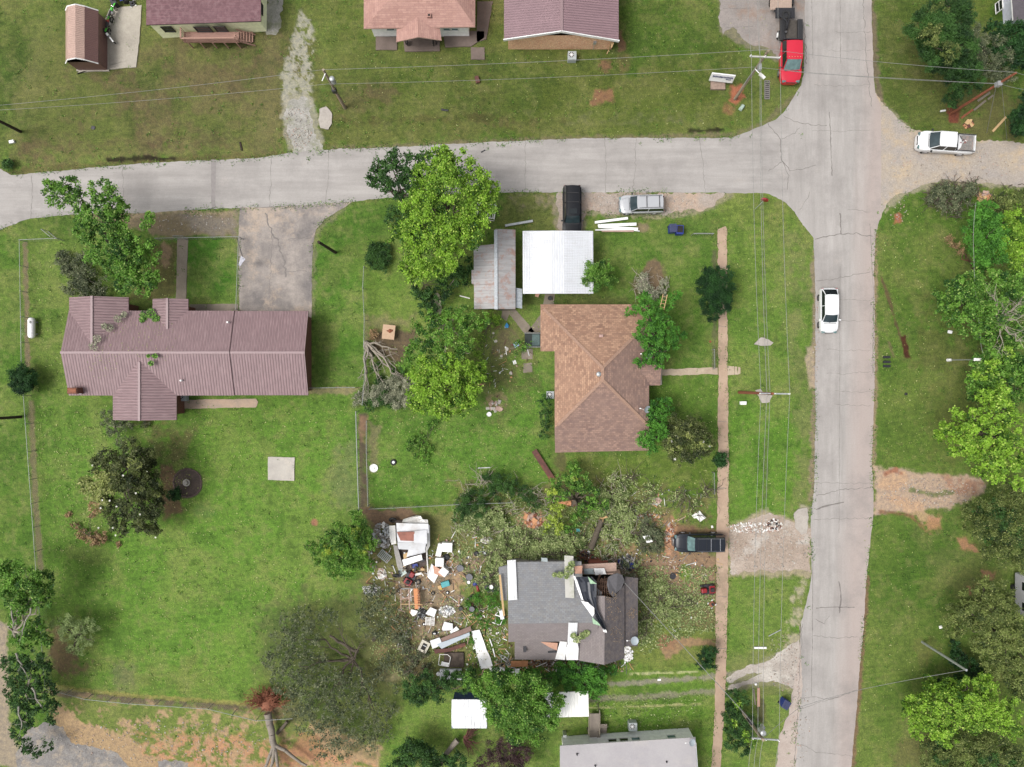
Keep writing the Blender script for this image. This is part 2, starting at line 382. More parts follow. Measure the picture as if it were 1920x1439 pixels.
paint([(300,870),(335,880),(330,930),(345,960),(310,975),(300,920)], S(128,96,74),6,8,.9,16,.1,2)
paint(el(380,960,18,14), S(70,128,46),8,6,.8,16,1,1); paint(el(352,906,28,29), S(104,92,88),2,1,1,8,0,3)
paint([(95,1170),(120,1185),(150,1240),(180,1240),(120,1270),(88,1240)], S(130,100,78),10,10,.9,20,.2,1)
paint(el(235,1270,20,26), S(122,118,96),10,8,.6,16,.5,2)
# mulch strips along the fences
paint(strip([(47,455),(50,600),(52,690)],9), S(140,122,96),2,3,.95,8,.2,4); paint(strip([(58,750),(64,900),(76,1070)],11), S(132,120,96),3,3,.9,8,.2,4)
paint(strip([(95,1298),(230,1312),(440,1328),(560,1334)],14), S(118,102,88),3,4,.95,12,.1,3)
paint(strip([(90,1286),(240,1304),(460,1320)],7), S(168,158,92),2,4,.8,8,.4,2)
paint([(672,775),(690,775),(692,952),(674,952)], S(112,96,82),2,2,.95,10,0,5); paint([(672,780),(690,780),(689,830),(674,830)], S(168,126,100),3,3,.8,12,0,1)
paint([(683,590),(692,590),(692,640),(684,640)], S(140,128,100),3,3,.8,12,.3,1)
paint([(420,726),(680,726),(660,738),(585,740)], S(172,146,118),3,4,.7,12,.2,1); paint(el(590,980,6,6), S(180,118,84),3,2,1,8,0,1)
paint([(640,830),(668,820),(670,950),(620,960),(610,900)], S(124,134,92),12,12,.7,20,.8,1)
# --- centre garden
paint([(685,520),(740,500),(880,580),(880,600),(700,640)], S(98,136,44),12,10,.8,40,1,1); paint([(695,595),(780,590),(760,620),(700,640)], S(148,138,104),8,8,.8,16,.3,2)
paint([(700,625),(780,615),(778,650),(750,680),(700,660)], S(120,98,80),6,8,.95,16,0,3)
paint([(885,600),(1010,580),(1035,700),(1030,860),(1000,940),(700,945),(700,790),(900,760)], S(94,138,46),12,12,.8,50,1,4)
paint([(900,600),(1010,600),(1020,720),(940,780),(900,700)], S(112,104,74),20,20,.7,24,.5,5,(.38,.6)); paint(el(945,640,22,30), S(122,104,86),8,10,.8,16,.1,3)
paint([(925,725),(960,745),(940,770),(900,760)], S(176,138,118),5,8,.6,14,0,2,(.4,.6)); paint([(692,790),(712,800),(706,880),(694,900)], S(150,132,104),5,5,.7,16,.3,1)
paint([(1036,365),(955,362),(925,425),(975,432),(1048,432)], S(118,124,70),6,8,.8,24,.8,2); paint([(960,366),(1040,366),(1038,388),(980,392)], S(160,148,128),8,8,.7,18,.2,3,(.38,.6))
paint([(1113,435),(1345,440),(1345,680),(1230,700),(1200,560),(1113,560)], S(86,122,42),8,8,.8,40,1,5); paint(el(1225,520,24,34), S(134,108,86),5,6,.95,14,0,1); paint(el(1195,535,10,18), S(120,100,80),5,6,.8,14,.2,2)
paint([(985,552),(1180,556),(1180,572),(985,572)], S(78,84,48),4,5,.7,16,.6,2); paint(el(1205,427,14,8), S(160,134,112),4,4,.8,10,.1,1)
paint([(1220,720),(1345,710),(1345,860),(1220,860)], S(96,130,46),8,8,.8,40,1,2); paint([(1045,855),(1340,850),(1340,930),(1050,920)], S(104,128,48),8,8,.9,40,1,3,(.2,.4)); paint([(1100,870),(1330,860),(1330,910),(1100,905)], S(88,112,40),10,12,.6,30,1,1)
paint([(1042,845),(1060,850),(1062,880),(1040,880)], S(112,104,74),5,5,.8,14,.2,2); paint(strip([(1340,470),(1340,700)],8), S(110,108,84),3,4,.8,10,.2,2)
# --- right of the sidewalk
paint([(1365,380),(1440,362),(1500,420),(1525,500),(1527,960),(1365,985)], S(104,138,52),6,6,.85,50,1,0)
paint([(1365,760),(1510,770),(1500,950),(1365,980)], S(96,142,40),20,16,.8,50,1,1); paint([(1460,380),(1510,430),(1525,960),(1490,960),(1480,600)], S(128,136,84),10,14,.8,40,.7,2,(.36,.58))
paint([(1362,370),(1440,362),(1480,400),(1430,560),(1366,560)], S(112,138,58),14,12,.6,40,1,3)
paint(strip([(1530,470),(1530,700),(1524,940)],14), S(156,138,116),4,5,.9,20,.1,1); paint(strip([(1518,650),(1524,730)],14), S(192,172,156),3,4,.8,12,0,4)
paint(strip([(1432,400),(1436,900),(1428,1260),(1418,1439)],9), S(100,102,78),4,5,.5,12,.3,5,(.45,.6))
for cx, cy, rx, ry in ((1430,1130,6,60),(1427,1190,5,25),(1426,1330,9,25)): paint(el(cx, cy, rx, ry), S(96,88,68),3,5,.85,10,.1,3)
paint([(1365,1080),(1500,1080),(1490,1200),(1430,1240),(1365,1260)], S(90,132,42),8,8,.85,40,1,1)
paint([(1490,1090),(1512,1080),(1502,1180),(1498,1230),(1470,1230)], S(196,184,166),5,8,.8,18,.1,2,(.36,.58)); paint([(1365,1240),(1440,1210),(1500,1240),(1490,1310),(1365,1290)], S(126,132,86),8,10,.8,30,.6,2)
paint([(1500,945),(1520,950),(1518,975),(1500,990),(1490,970)], S(180,172,158),4,5,.8,10,0,3)
# --- lower centre: torn up yard
paint([(690,950),(780,950),(860,960),(950,1000),(1240,960),(1365,985),(1345,1250),(1200,1240),(930,1240),(760,1300),(680,1150),(690,1010)], S(132,128,84),10,14,.9,40,.5,2)
paint([(675,952),(760,955),(800,975),(700,990)], S(138,106,86),5,6,.95,16,0,1); paint([(760,1080),(900,1040),(900,1110),(880,1190),(780,1200),(740,1120)], S(160,138,114),8,12,.95,24,0,2); paint(el(870,1092,26,22), S(196,158,122),8,8,.9,16,0,3)
paint([(680,1150),(780,1150),(800,1270),(740,1300),(680,1280)], S(130,116,88),10,14,.8,20,.1,3); paint(el(712,1222,12,14), S(208,154,116),4,5,1,10,0,1); paint(el(728,1268,22,14), S(196,168,144),6,8,.9,10,0,5)
paint([(870,1100),(945,1100),(950,1240),(900,1270),(860,1180)], S(84,118,42),8,10,.8,24,1,4); paint([(870,960),(1000,940),(1000,960),(900,985)], S(110,92,60),6,8,.6,16,.2,4)
paint([(960,965),(1020,960),(1024,985),(1005,1010),(975,1000)], S(202,156,124),6,8,1,14,0,3); paint(el(975,1010,22,12), S(190,170,124),6,8,.9,14,.1,1)
paint([(1200,965),(1260,960),(1285,1000),(1270,1070),(1240,1060),(1250,990)], S(192,132,96),5,7,.95,14,0,2); paint(el(1253,1025,9,26), S(214,150,108),4,5,1,10,0,5)
paint([(1200,1040),(1345,1040),(1345,1130),(1300,1130),(1240,1120),(1160,1060)], S(166,130,104),8,12,.95,24,0,1); paint([(1265,985),(1345,985),(1345,1003),(1265,1003)], S(152,112,84),5,5,.95,16,0,5)
paint([(1130,1000),(1190,1000),(1200,1060),(1140,1060)], S(196,150,112),8,12,.7,16,0,3,(.38,.55)); paint(el(1285,1075,11,15), S(108,142,48),3,4,1,10,1,1)
paint([(1240,920),(1340,920),(1340,985),(1270,980)], S(92,124,44),8,10,.85,24,1,2); paint([(1200,1130),(1340,1160),(1340,1280),(1180,1270)], S(118,134,60),8,12,.9,24,.8,2)
paint([(1270,1150),(1342,1140),(1342,1180),(1270,1175)], S(140,120,84),6,10,.8,16,.2,4); paint([(1235,1190),(1342,1198),(1342,1210),(1290,1212),(1250,1235),(1236,1215)], S(176,134,98),3,6,.9,12,0,2); paint(el(1252,1205,18,14), S(172,124,88),4,5,.9,8,0,5)
paint([(1060,1270),(1345,1235),(1345,1439),(1060,1380)], S(102,138,48),8,10,.85,30,1,3); paint([(1120,1330),(1330,1325),(1340,1439),(1300,1370),(1120,1370)], S(98,140,42),8,8,.7,30,1,1)
paint([(740,1290),(860,1300),(860,1439),(730,1439)], S(96,140,44),10,10,.9,30,1,4); paint([(900,1370),(1050,1370),(1050,1439),(900,1439)], S(104,128,56),10,10,.8,30,1,4)
# tracks
paint(strip([(1140,1284),(1200,1280),(1300,1272),(1400,1262)],9), S(160,154,142),3,5,.85,12,0,1); paint(strip([(1100,1312),(1200,1308),(1340,1296),(1400,1282)],10), S(150,146,128),3,5,.85,12,0,2)
paint(strip([(1180,1264),(1240,1262),(1310,1260)],3), S(198,200,150),1.5,2,.9,8,0,1); paint(strip([(1100,1328),(1200,1325),(1315,1320)],3), S(186,184,130),1.5,2,.9,8,0,1)
# --- bottom left
paint([(100,1310),(460,1340),(600,1350),(720,1400),(720,1500),(60,1500),(90,1380)], S(196,158,118),8,16,.95,40,0,2)
paint([(110,1305),(560,1340),(600,1400),(540,1420),(400,1380),(260,1390),(130,1340)], S(112,134,60),6,22,.95,22,.9,3,(.36,.5)); paint([(240,1375),(460,1385),(600,1400),(700,1439),(300,1439)], S(212,146,100),8,12,.9,18,0,4,(.36,.52)); paint([(240,1380),(600,1390),(700,1439),(300,1439)], S(108,128,58),6,14,.9,14,.9,5,(.5,.58))
paint([(560,1370),(600,1385),(600,1430),(530,1430)], S(196,132,92),8,8,.9,20,0,1); paint([(540,1290),(600,1340),(560,1360),(520,1340)], S(128,112,84),6,6,.7,14,.2,3)
paint([(-10,1160),(14,1170),(22,1380),(60,1439),(-10,1439)], S(176,160,146),5,6,.95,20,0,4)
paint([(490,1140),(700,1100),(760,1300),(700,1400),(540,1360),(480,1250)], S(92,100,64),20,20,.7,30,.5,1)
# --- east side
paint([(1640,0),(1760,0),(1920,260),(1720,245),(1655,180)], S(92,116,46),10,14,.9,40,1,4); paint([(1680,80),(1800,100),(1800,230),(1700,235)], S(108,110,62),16,20,.7,30,.7,2,(.35,.55))
paint([(1800,160),(1920,170),(1920,275),(1800,262)], S(116,104,72),10,12,.8,24,.4,3,(.3,.5)); paint([(1775,198),(1800,198),(1798,232),(1778,232)], S(146,68,46),3,3,1,6,0,2)
paint([(1642,400),(1700,368),(1900,380),(1900,890),(1640,880)], S(92,128,44),10,12,.9,50,1,5); paint([(1740,560),(1900,600),(1900,900),(1760,880),(1720,700)], S(104,114,58),20,24,.8,40,.8,3,(.3,.5))
paint([(1770,0),(1860,0),(1860,40),(1800,40)], S(112,132,52),8,8,.8,20,1,1)
paint(strip([(1652,516),(1666,560),(1678,600),(1690,640)],5), S(110,84,60),2,3,.9,8,.1,1); paint(strip([(1692,632),(1702,672)],10), S(92,48,30),2,3,1,8,0,1); paint(strip([(1666,640),(1676,672)],4), S(120,106,76),2,3,.8,8,.1,1)
paint(strip([(1640,440),(1641,700),(1637,880)],8), S(166,140,116),3,4,.9,12,0,2); paint([(1676,402),(1692,400),(1690,418),(1676,420)], S(186,100,66),2,3,1,6,0,2)
paint(strip([(1636,0),(1640,120),(1650,190)],12), S(130,112,96),4,5,.9,10,.1,2); paint([(1640,170),(1662,195),(1662,350),(1650,400),(1640,300)], S(160,138,124),4,6,.85,12,0,2)
paint([(1636,875),(1700,880),(1760,890),(1850,900),(1845,925),(1780,955),(1700,960),(1640,965)], S(196,168,150),5,8,1,24,0,3)
for a in ([(1652,890),(1675,884),(1712,892),(1690,920),(1668,925),(1650,912)],[(1660,930),(1720,940),(1760,975),(1720,975),(1680,950)]): paint(a, S(214,168,132),7,13,.75,12,0,1)
paint([(1760,890),(1850,905),(1830,930),(1790,925)], S(186,122,96),6,8,.7,16,0,2,(.35,.55)); paint(strip([(1650,960),(1705,966),(1740,1000)],6), S(150,96,66),3,3,.8,12,.1,2); paint([(1740,965),(1765,970),(1762,1000),(1735,1005)], S(208,138,100),5,7,.8,14,.1,2)
paint(strip([(1705,918),(1750,928),(1792,922)],7), S(106,124,80),3,4,.8,10,.5,2); paint([(1655,884),(1680,878),(1690,888),(1660,890)], S(180,104,76),4,4,.9,10,0,2)
paint([(1640,975),(1760,1000),(1830,1040),(1860,1160),(1800,1439),(1600,1439),(1625,1080)], S(84,122,40),10,12,.9,50,1,0); paint([(1720,1000),(1860,1020),(1860,1200),(1760,1120)], S(108,124,66),16,20,.7,40,.9,1,(.3,.55))
for a in ([(1795,1010),(1810,1008),(1835,1035),(1800,1030)],[(1840,1070),(1865,1075),(1860,1090),(1840,1085)],[(1815,1100),(1835,1095),(1830,1115),(1815,1115)]): paint(a, S(196,130,94),5,6,.9,10,.1,2)
paint(strip([(1626,1080),(1618,1200),(1610,1300),(1598,1439)],10), S(140,106,80),3,3,.95,12,0,1); paint([(1700,1380),(1760,1370),(1740,1439),(1660,1439)], S(120,112,74),10,14,.7,20,.4,2)
paint([(1715,1205),(1745,1190),(1760,1220),(1730,1240)], S(122,112,72),8,8,.6,14,.5,2)

paint([(562,20),(584,30),(590,90),(584,150),(588,200),(530,210),(528,140),(545,90)], S(186,184,176),5,7,.9,14,.1,3,(.4,.52))
paint([(850,900),(1000,930),(1040,880),(1110,900),(1340,930),(1330,985),(1130,960),(1000,960),(860,960)], S(134,120,86),10,16,.8,20,.3,4,(.42,.56))
# soft gravelly fringes round the loose surfaces
for P_, c_, k_ in (([(560,170),(584,180),(596,220),(606,275),(560,287),(538,285),(526,210),(534,180)], S(180,176,164),.75),([(1040,361),(1380,363),(1350,385),(1318,402),(1252,408),(1160,408),(1100,404),(1095,434),(1044,434),(1036,400)], S(176,162,146),.7),([(1350,0),(1350,60),(1400,90),(1440,100),(1475,135),(1510,100),(1512,0)], S(150,140,128),.8),([(1655,190),(1715,250),(1825,270),(1930,276),(1930,356),(1765,344),(1705,366),(1660,400)], S(178,168,152),.8),([(1364,990),(1430,955),(1500,975),(1520,985),(1520,1085),(1420,1080),(1366,1084)], S(190,172,154),.8),([(1365,1270),(1440,1235),(1500,1190),(1506,1310),(1450,1285),(1366,1300)], S(176,168,146),.6),([(440,388),(660,380),(640,400),(596,436),(588,590),(448,590)], S(150,140,118),.6)): paint(P_, c_, 5,7, k_, 12,0,3)
# build the sheet, reaching the horizon
g_ = GRASS * .9; q1 = fbm(GX, GY, 120,5,3,.62); q2 = fbm(GX + 300, GY, 40,5,5,.68); q3 = fbm(GX, GY + 700,13,4,1,.75); q4 = fbm(GX + 900, GY, 260,3,2)
lay(ss(q1,.47,.62) * .34 * g_, S(138,150,80)); lay(ss(q2,.52,.66) * .30 * g_, S(146,142,92)); lay(ss(1 - q2,.55,.68) * .35 * g_, S(66,98,38)); lay(ss(q3,.55,.72) * .38 * g_, S(146,146,96)); lay(ss(1 - q3,.56,.72) * .4 * g_, S(62,86,36)); lay(ss(q4,.5,.62) * .25 * g_, S(128,150,68)); C = C * (1 + .05 * GRASS[..., None]); C = C * (1 - .17 * ss(-GY, -310,-260) * GRASS)[..., None]; C = C * (1 - .08 * ss(GX, 1600,1680) * GRASS)[..., None]; _m = (1 - ss(GX, 1500,1540)) * ss(GY, 400,460) * GRASS; C = C * (1 + _m[..., None] * np.array([.0,.06,.0], 'f'))
C = C * (1 + (np.sin((GX * .12 + GY) * .62 + q1 * 9) * .055 * g_)[..., None])
_l = (C * np.array([.25,.6,.15], 'f')).sum(-1, keepdims=True); C = C * .88 + _l * np.array([1.08,1.0,.84], 'f') * .12
ex = np.concatenate([[-70000,-9000,-1500,-300], gx, [2300,3600,11000,72000]]); ey = np.concatenate([[-70000,-9000,-1500,-300], gy, [1800,3100,11000,72000]])
nx, ny = len(ex), len(ey)
XX, YY = np.meshgrid(ex, ey)
CC = np.ones((ny, nx, 4), 'f'); CC[:, :, :3] = A3(S(84,108,48)); CC[4:-4,4:-4, :3] = C; CC[:, :, 3] = 1; CC[4:-4,4:-4,3] = GRASS
co = np.zeros((ny * nx, 3), 'f'); co[:, 0] = ((XX - 960) * K).ravel(); co[:, 1] = (-(YY - 719.5) * K).ravel()
def quads(nx, ny, flip=True):
    i = np.arange(nx - 1)[None, :] + np.arange(ny - 1)[:, None] * nx
    q = np.stack([i, i + nx, i + nx + 1, i + 1],-1).reshape(-1,4); return q
def np_mesh(name, co, faces, k=4):
    me = bpy.data.meshes.new(name); me.vertices.add(len(co)); me.vertices.foreach_set('co', np.ascontiguousarray(co, 'f').ravel())
    nf = len(faces); me.loops.add(nf * k); me.loops.foreach_set('vertex_index', np.ascontiguousarray(faces, 'i').ravel())
    me.polygons.add(nf); me.polygons.foreach_set('loop_start', np.arange(nf, dtype='i') * k); me.update(calc_edges=True); return me
me = np_mesh('ground', co, quads(nx, ny)); a = me.attributes.new('cover', 'FLOAT_COLOR', 'POINT'); a.data.foreach_set('color', CC.reshape(-1))
t = NT('ground'); at = t.n('Attribute', attribute_name='cover'); c = t.co('Object')
g1 = t.noise(c, 9,3,.8); g2 = t.noise(c, 2.6,4,.7); g3 = t.noise(t.vmul(c, (1,1,1)),24,2,.7)
gm = t.mix(t.rng(g1,.32,.68,0,1),(.5,.55,.55,1),(1.5,1.42,1.3,1)); gm2 = t.mix(t.rng(g2,.35,.65,0,1),(.78,.8,.82,1),(1.22,1.2,1.06,1))
sm = t.mix(t.rng(g1,.3,.7,0,1),(.8,.78,.76,1),(1.2,1.2,1.2,1)); grain = t.mix(at.outputs['Alpha'], sm, gm)
col = t.mix(1.0, at.outputs['Color'], grain, 'MULTIPLY'); col = t.mix(1.0, col, gm2, 'MULTIPLY')
fl = t.rng(g3,.70,.76,0,.45); col = t.mix(fl, col, S(190,190,130))
t.l(col, t.b.inputs['Base Color']); t.b.inputs['Roughness'].default_value = .95; t.b.inputs['Specular IOR Level'].default_value = .15
t.bump(g1,.6,.06)
me.materials.append(t.mat); go = bpy.data.objects.new('ground', me); sc.collection.objects.link(go); props(go, kind='structure')

# ================================================================ roads and paving
def rag(pts, amp, step=7, closed=True, seed=0):
    r = random.Random(seed); out = []; n = len(pts)
    for i in range(n if closed else n - 1):
        a, b = pts[i], pts[(i + 1) % n]; L = math.hypot(b[0] - a[0], b[1] - a[1]); k = max(1, int(L / step))
        nx_, ny_ = -(b[1] - a[1]) / (L or 1),(b[0] - a[0]) / (L or 1)
        for j in range(k):
            f = j / k; o = r.uniform(-amp, amp) if (j or amp) else 0; out.append((a[0] + (b[0] - a[0]) * f + nx_ * o, a[1] + (b[1] - a[1]) * f + ny_ * o))
    if not closed: out.append(pts[-1])
    return out
def frag(pts, amp, step=7, seed=0):
    r = random.Random(seed); P = rag(pts, 0, min(step, 4), seed=seed); n = len(P); ph = [r.uniform(0,6.28) for _ in range(12)]; out = []; s_ = 0
    for i, (x, y) in enumerate(P):
        a, b = P[i - 1], P[(i + 1) % n]; dx, dy = b[0] - a[0], b[1] - a[1]; L = math.hypot(dx, dy) or 1
        o = amp * (.55 * math.sin(x * .071 + ph[0] + y * .053) + .5 * math.sin(x * .17 - y * .19 + ph[1]) + .4 * math.sin(x * .43 + y * .39 + ph[2]) + r.uniform(-.45,.45)); out.append((x - dy / L * o, y + dx / L * o))
    return out
def sheet(name, pts, z, mat, amp=1.2, step=7, thick=0.0, seed=0, extra=()):
    mb = MB()
    for P in (pts,) + tuple(extra):
        o = frag(P, amp, step, seed=seed); w2 = [W(x, y, 0) for x, y in o]; ar = sum(w2[i - 1].x * w2[i].y - w2[i].x * w2[i - 1].y for i in range(len(w2))); w2 = w2 if ar > 0 else w2[::-1]
        if thick: mb.prism([(p.x, p.y) for p in w2],0.0, z)
        else: mb.poly([(p.x, p.y, z) for p in w2])
    o = mb.build(name, mat); return props(o, kind='structure')
# asphalt: pale, worn by wheels along its length
def m_road(name, ew):
    t = NT(name); c = t.co('Object'); v = t.vmul(c, (.12,1.1,1) if ew else (1.1,.12,1))
    base = t.mix(t.rng(t.noise(v, 1,5,.65),.3,.7,0,1), S(174,169,165), S(201,196,192))
    if not ew:
        sx = t.n('SeparateXYZ'); t.l(c, sx.inputs[0]); g = t.math('ADD', sx.outputs[0], t.math('MULTIPLY', sx.outputs[1],-.045)); g = t.math('ADD', g, t.math('MULTIPLY', t.noise(v, .8,3),1.5))
        base = t.mix(t.rng(g, 34.3,36.3,0,.75), base, S(196,180,173))
    base = t.mix(t.rng(t.noise(c, .22,6,.7),.46,.66,0,.5), base, S(150,145,142)); base = t.mix(t.rng(t.noise(c, .5,6,.7),.6,.72,0,.35), base, S(202,192,184))
    g = t.noise(c, 8,3,.8); base = t.mix(1.0, base, t.mix(t.rng(g, .3,.7,0,1),(.93,.93,.93,1),(1.07,1.07,1.07,1)), 'MULTIPLY')
    t.l(base, t.b.inputs['Base Color']); t.b.inputs['Roughness'].default_value = .85; t.bump(g, .15,.02); return t.mat
RE, RN = m_road('asphalt_east_west', True), m_road('asphalt_north_south', False)
ns_l = [(1509,-60),(1509,60),(1507,140),(1502,160),(1490,180),(1470,210),(1455,224),(1440,231)]
ew_top = [(1385,254),(1370,259),(1185,259),(1085,260),(960,265),(830,271),(730,277),(630,280),(545,287),(480,297),(395,301),(310,304),(225,310),(120,320),(22,329),(-30,300)]
ew_bot = [(-60,434),(0,431),(50,412),(112,404),(175,402),(245,401),(312,397),(397,392),(480,390),(580,385),(655,379),(730,371),(820,364),(950,361),(1200,361),(1360,362)]
sheet('street_east_west', ew_top[::-1] + [(1440,231),(1455,224),(1470,210),(1484,190),(1484,391),(1472,380),(1455,370),(1440,363)] + ew_bot[::-1],.012, RE, .7,8, seed=1)
ns = [(1509,-60),(1509,60),(1507,140),(1502,160),(1490,180),(1479,198),(1476,384),(1490,397),(1505,422),(1525,447),(1527,485),(1529,585),(1528,720),(1529,795),(1526,920),(1520,970),(1522,1080),(1517,1079 + 30),(1502,1166),(1499,1229),(1500,1310),(1490,1360),(1486,1439),(1484,1510),
      (1590,1510),(1596,1439),(1605,1341),(1612,1254),(1620,1166),(1625,1079),(1630,1032),(1637,975),(1638,945),(1635,870),(1637,795),(1640,720),(1640,610),(1639,510),(1641,442),(1650,410),(1652,380),(1652,200),(1641,175),(1637,125),(1634,0),(1634,-60)]
sheet('street_north_south', ns, .016, RN, .6,8, seed=2)
GV = m_slab('gravel', S(178,172,170), S(160,156,156), S(196,184,168),.22,.5); GT = m_slab('gravel_tan', S(190,178,168), S(176,160,146), S(206,180,158),.22,.5)
t_ = m_slab('gravel_sawdust', S(182,174,168), S(196,182,164), S(216,190,152),.2,.35)
sheet('gravel_road', [(1640,172),(1657,197),(1685,222),(1715,246),(1825,262),(1920,268),(2050,276),(2050,352),(1920,350),(1765,338),(1727,347),(1705,360),(1680,367),(1665,382),(1650,412),(1640,420)],.008, t_, 2.0,5, seed=3)
CD = m_slab('driveway_concrete', S(186,176,168), S(134,128,126), S(206,186,166),.14,.42)
sheet('driveway', [(450,390),(520,388),(660,379),(640,392),(608,412),(592,432),(586,460),(584,600),(449,600),(447,450)],.020, CD, .8,7, seed=4)
sheet('parking_apron', [(1350,-60),(1350,40),(1356,66),(1375,50),(1392,72),(1412,84),(1430,88),(1450,100),(1470,130),(1500,100),(1512,60),(1512,-60)],.006, m_slab('old_concrete', S(174,164,158), S(150,144,140), S(160,136,120),.14,.5),2.5,5, seed=5)
sheet('gravel_drive', [(548,188),(572,184),(584,200),(586,230),(594,262),(608,282),(548,289),(546,270),(534,225),(536,200)],.007, m_slab('gravel_pale', S(192,188,182), S(166,164,154), S(150,152,122),.25,.9),4.0,4, seed=6, extra=([(500,-60),(528,-60),(528,40),(526,64),(500,66)],))
sheet('gravel_parking', [(1040,361),(1360,363),(1342,380),(1318,395),(1280,396),(1252,401),(1160,402),(1100,396),(1092,432),(1050,432),(1046,400)],.006, GT, 3.0,4, seed=7)
sheet('gravel_entrance', [(1364,1006),(1380,985),(1430,965),(1465,968),(1500,985),(1521,990),(1519,1075),(1490,1068),(1420,1072),(1372,1076)],.006, m_slab('gravel_white', S(196,180,166), S(176,158,142), S(214,208,200),.26,.5),3.0,4, seed=8)
sheet('gravel_tracks', [(1362,1272),(1400,1250),(1440,1240),(1470,1215),(1498,1200),(1500,1310),(1484,1290),(1450,1276),(1400,1285),(1364,1296),(1366,1288),(1400,1276),(1428,1262),(1400,1264),(1366,1282)],.006, m_slab('gravel_chalk', S(204,194,184), S(182,172,162), S(228,222,212),.2,.6),2.0,4, seed=9)
sheet('roadside_pavement', [(1500,1166),(1498,1230),(1486,1300),(1478,1340),(1460,1380),(1456,1440),(1450,1510),(1490,1510),(1494,1380),(1504,1300)],.019, m_slab('pavement_pink', S(206,192,182), S(192,176,166), None, .1,.4),1.2,5, seed=10)
sheet('gravel_yard', [(40,1510),(30,1420),(50,1370),(90,1355),(118,1362),(134,1395),(180,1400),(215,1412),(245,1440),(262,1510)],.006, m_slab('gravel_grey', S(156,152,148), S(132,128,126), S(182,168,150),.3,1.4),2.5,4, seed=11, extra=([(296,1510),(296,1428),(330,1424),(352,1432),(356,1510)],))
SW = m_slab('sidewalk_tan', S(206,180,156), S(190,162,140), S(166,146,124),.08,.5)
sw_l = [(1344,432),(1345,426),(1346,560),(1347,690),(1346,760),(1346,900),(1343,1010),(1343,1090),(1341,1180),(1342,1250),(1341,1280),(1338,1380),(1333,1440),(1330,1510)]
sw_r = [(1349,1510),(1352,1440),(1354,1380),(1358,1330),(1361,1280),(1361,1240),(1363,1180),(1365,1080),(1366,900),(1365,760),(1364,690),(1363,560),(1363,430),(1360,425)]
sheet('sidewalk', sw_l + sw_r, .06, SW, .9,6, thick=.06, seed=12)
sheet('front_walk', [(1238,693),(1320,690),(1346,689),(1346,703),(1320,702),(1240,705)],.05, m_slab('walk_cream', S(214,196,172), S(190,170,148), None, .1,.6),.8,6, thick=.05, seed=13, extra=([(1364,687),(1376,687),(1376,703),(1364,704)],[(1378,688),(1382,688),(1382,702),(1378,702)],[(1384,688),(1388,690),(1388,701),(1384,702)]))
CW = m_slab('walk_concrete', S(160,148,132), S(138,128,114), None, .1,.6)
sheet('garden_walk', [(333,446),(353,446),(349,570),(330,570)],.05, CW, .3,9, thick=.05, seed=14, extra=([(356,571),(447,570),(447,590),(356,590)],))
sheet('patio', [(345,750),(480,748),(484,754),(480,764),(340,767)],.05, m_slab('patio_concrete', S(176,160,144), S(206,178,154), None, .1,.6),.5,8, thick=.05, seed=15)
sheet('back_walk', [(942,575),(962,575),(1002,622),(985,628),(955,590),(950,603),(940,596)],.04, CW, .5,8, thick=.04, seed=16, extra=([(990,622),(1014,590),(1016,628)],[(978,654),(999,654),(999,674),(978,674)],[(981,682),(998,680),(998,698),(981,700)],[(1022,552),(1040,552),(1038,575),(1018,575)]))
sheet('shed_slab', [(145,140),(163,118),(207,16),(266,11),(262,80),(256,127),(200,132),(146,138)],.10, m_slab('slab_pale', S(204,196,182), S(180,172,160), None, .1,.4),.5,8, thick=.10, seed=17)
sheet('porch_slab', [(705,70),(745,70),(745,95),(705,95)],.12, m_slab('slab_brown', S(136,120,112), S(118,104,96), None, .1,.6),.3,8, thick=.12, seed=18, extra=([(756,70),(825,70),(825,97),(759,98)],[(830,60),(908,60),(908,72),(884,88),(835,90)],[(895,4),(924,4),(912,75),(894,80)],[(883,90),(909,90),(909,113),(883,113)]))
sheet('concrete_pad', [(503,857),(553,858),(552,902),(503,900)],.10, m_slab('pad_white', S(214,208,198), S(194,188,180), S(224,214,200),.05,.8),.3,9, thick=.10, seed=19)
sheet('culvert_concrete', [(1413,646),(1426,633),(1432,633),(1440,637),(1449,643),(1444,648),(1426,648)],.12, m_slab('culvert_grey', S(204,196,186), S(184,176,168), None, .1,.8),1.0,4, thick=.12, seed=20, extra=([(1416,732),(1426,728),(1432,738),(1448,742),(1442,754),(1428,756),(1422,744)],[(1496,955),(1512,952),(1516,970),(1512,1000),(1502,1003),(1490,990),(1489,962)],[(600,206),(612,200),(622,212),(622,232),(616,243),(602,240),(598,226)]))
# cracks and tar seams
cr = MB(); cr_r = random.Random(5)
def crack(pts, w=.05, z=.022, jit=1.6):
    P = rag(pts, jit, 5, closed=False, seed=cr_r.random()); q = strip(P, [w / K * cr_r.uniform(.5,1.4) for _ in P]); n = len(P)
    for i in range(n - 1):
        pl = [q[i], q[i + 1], q[2 * n - 2 - i], q[2 * n - 1 - i]]; w3 = [W(x, y) for x, y in pl]
        nz = (w3[1] - w3[0]).cross(w3[2] - w3[1]).z; w3 = w3 if nz > 0 else w3[::-1]; cr.poly([(p.x, p.y, z) for p in w3])
for x0, y0, x1, y1 in ((230,312,229,400),(60,330,58,410),(617,282,610,384),(508,296,505,388),(985,264,983,361),(1134,262,1135,361),(1192,260,1186,361),(1310,260,1322,361),(870,270,868,330)): crack([(x0, y0),((x0 + x1) / 2 + 2,(y0 + y1) / 2),(x1, y1)],.03)
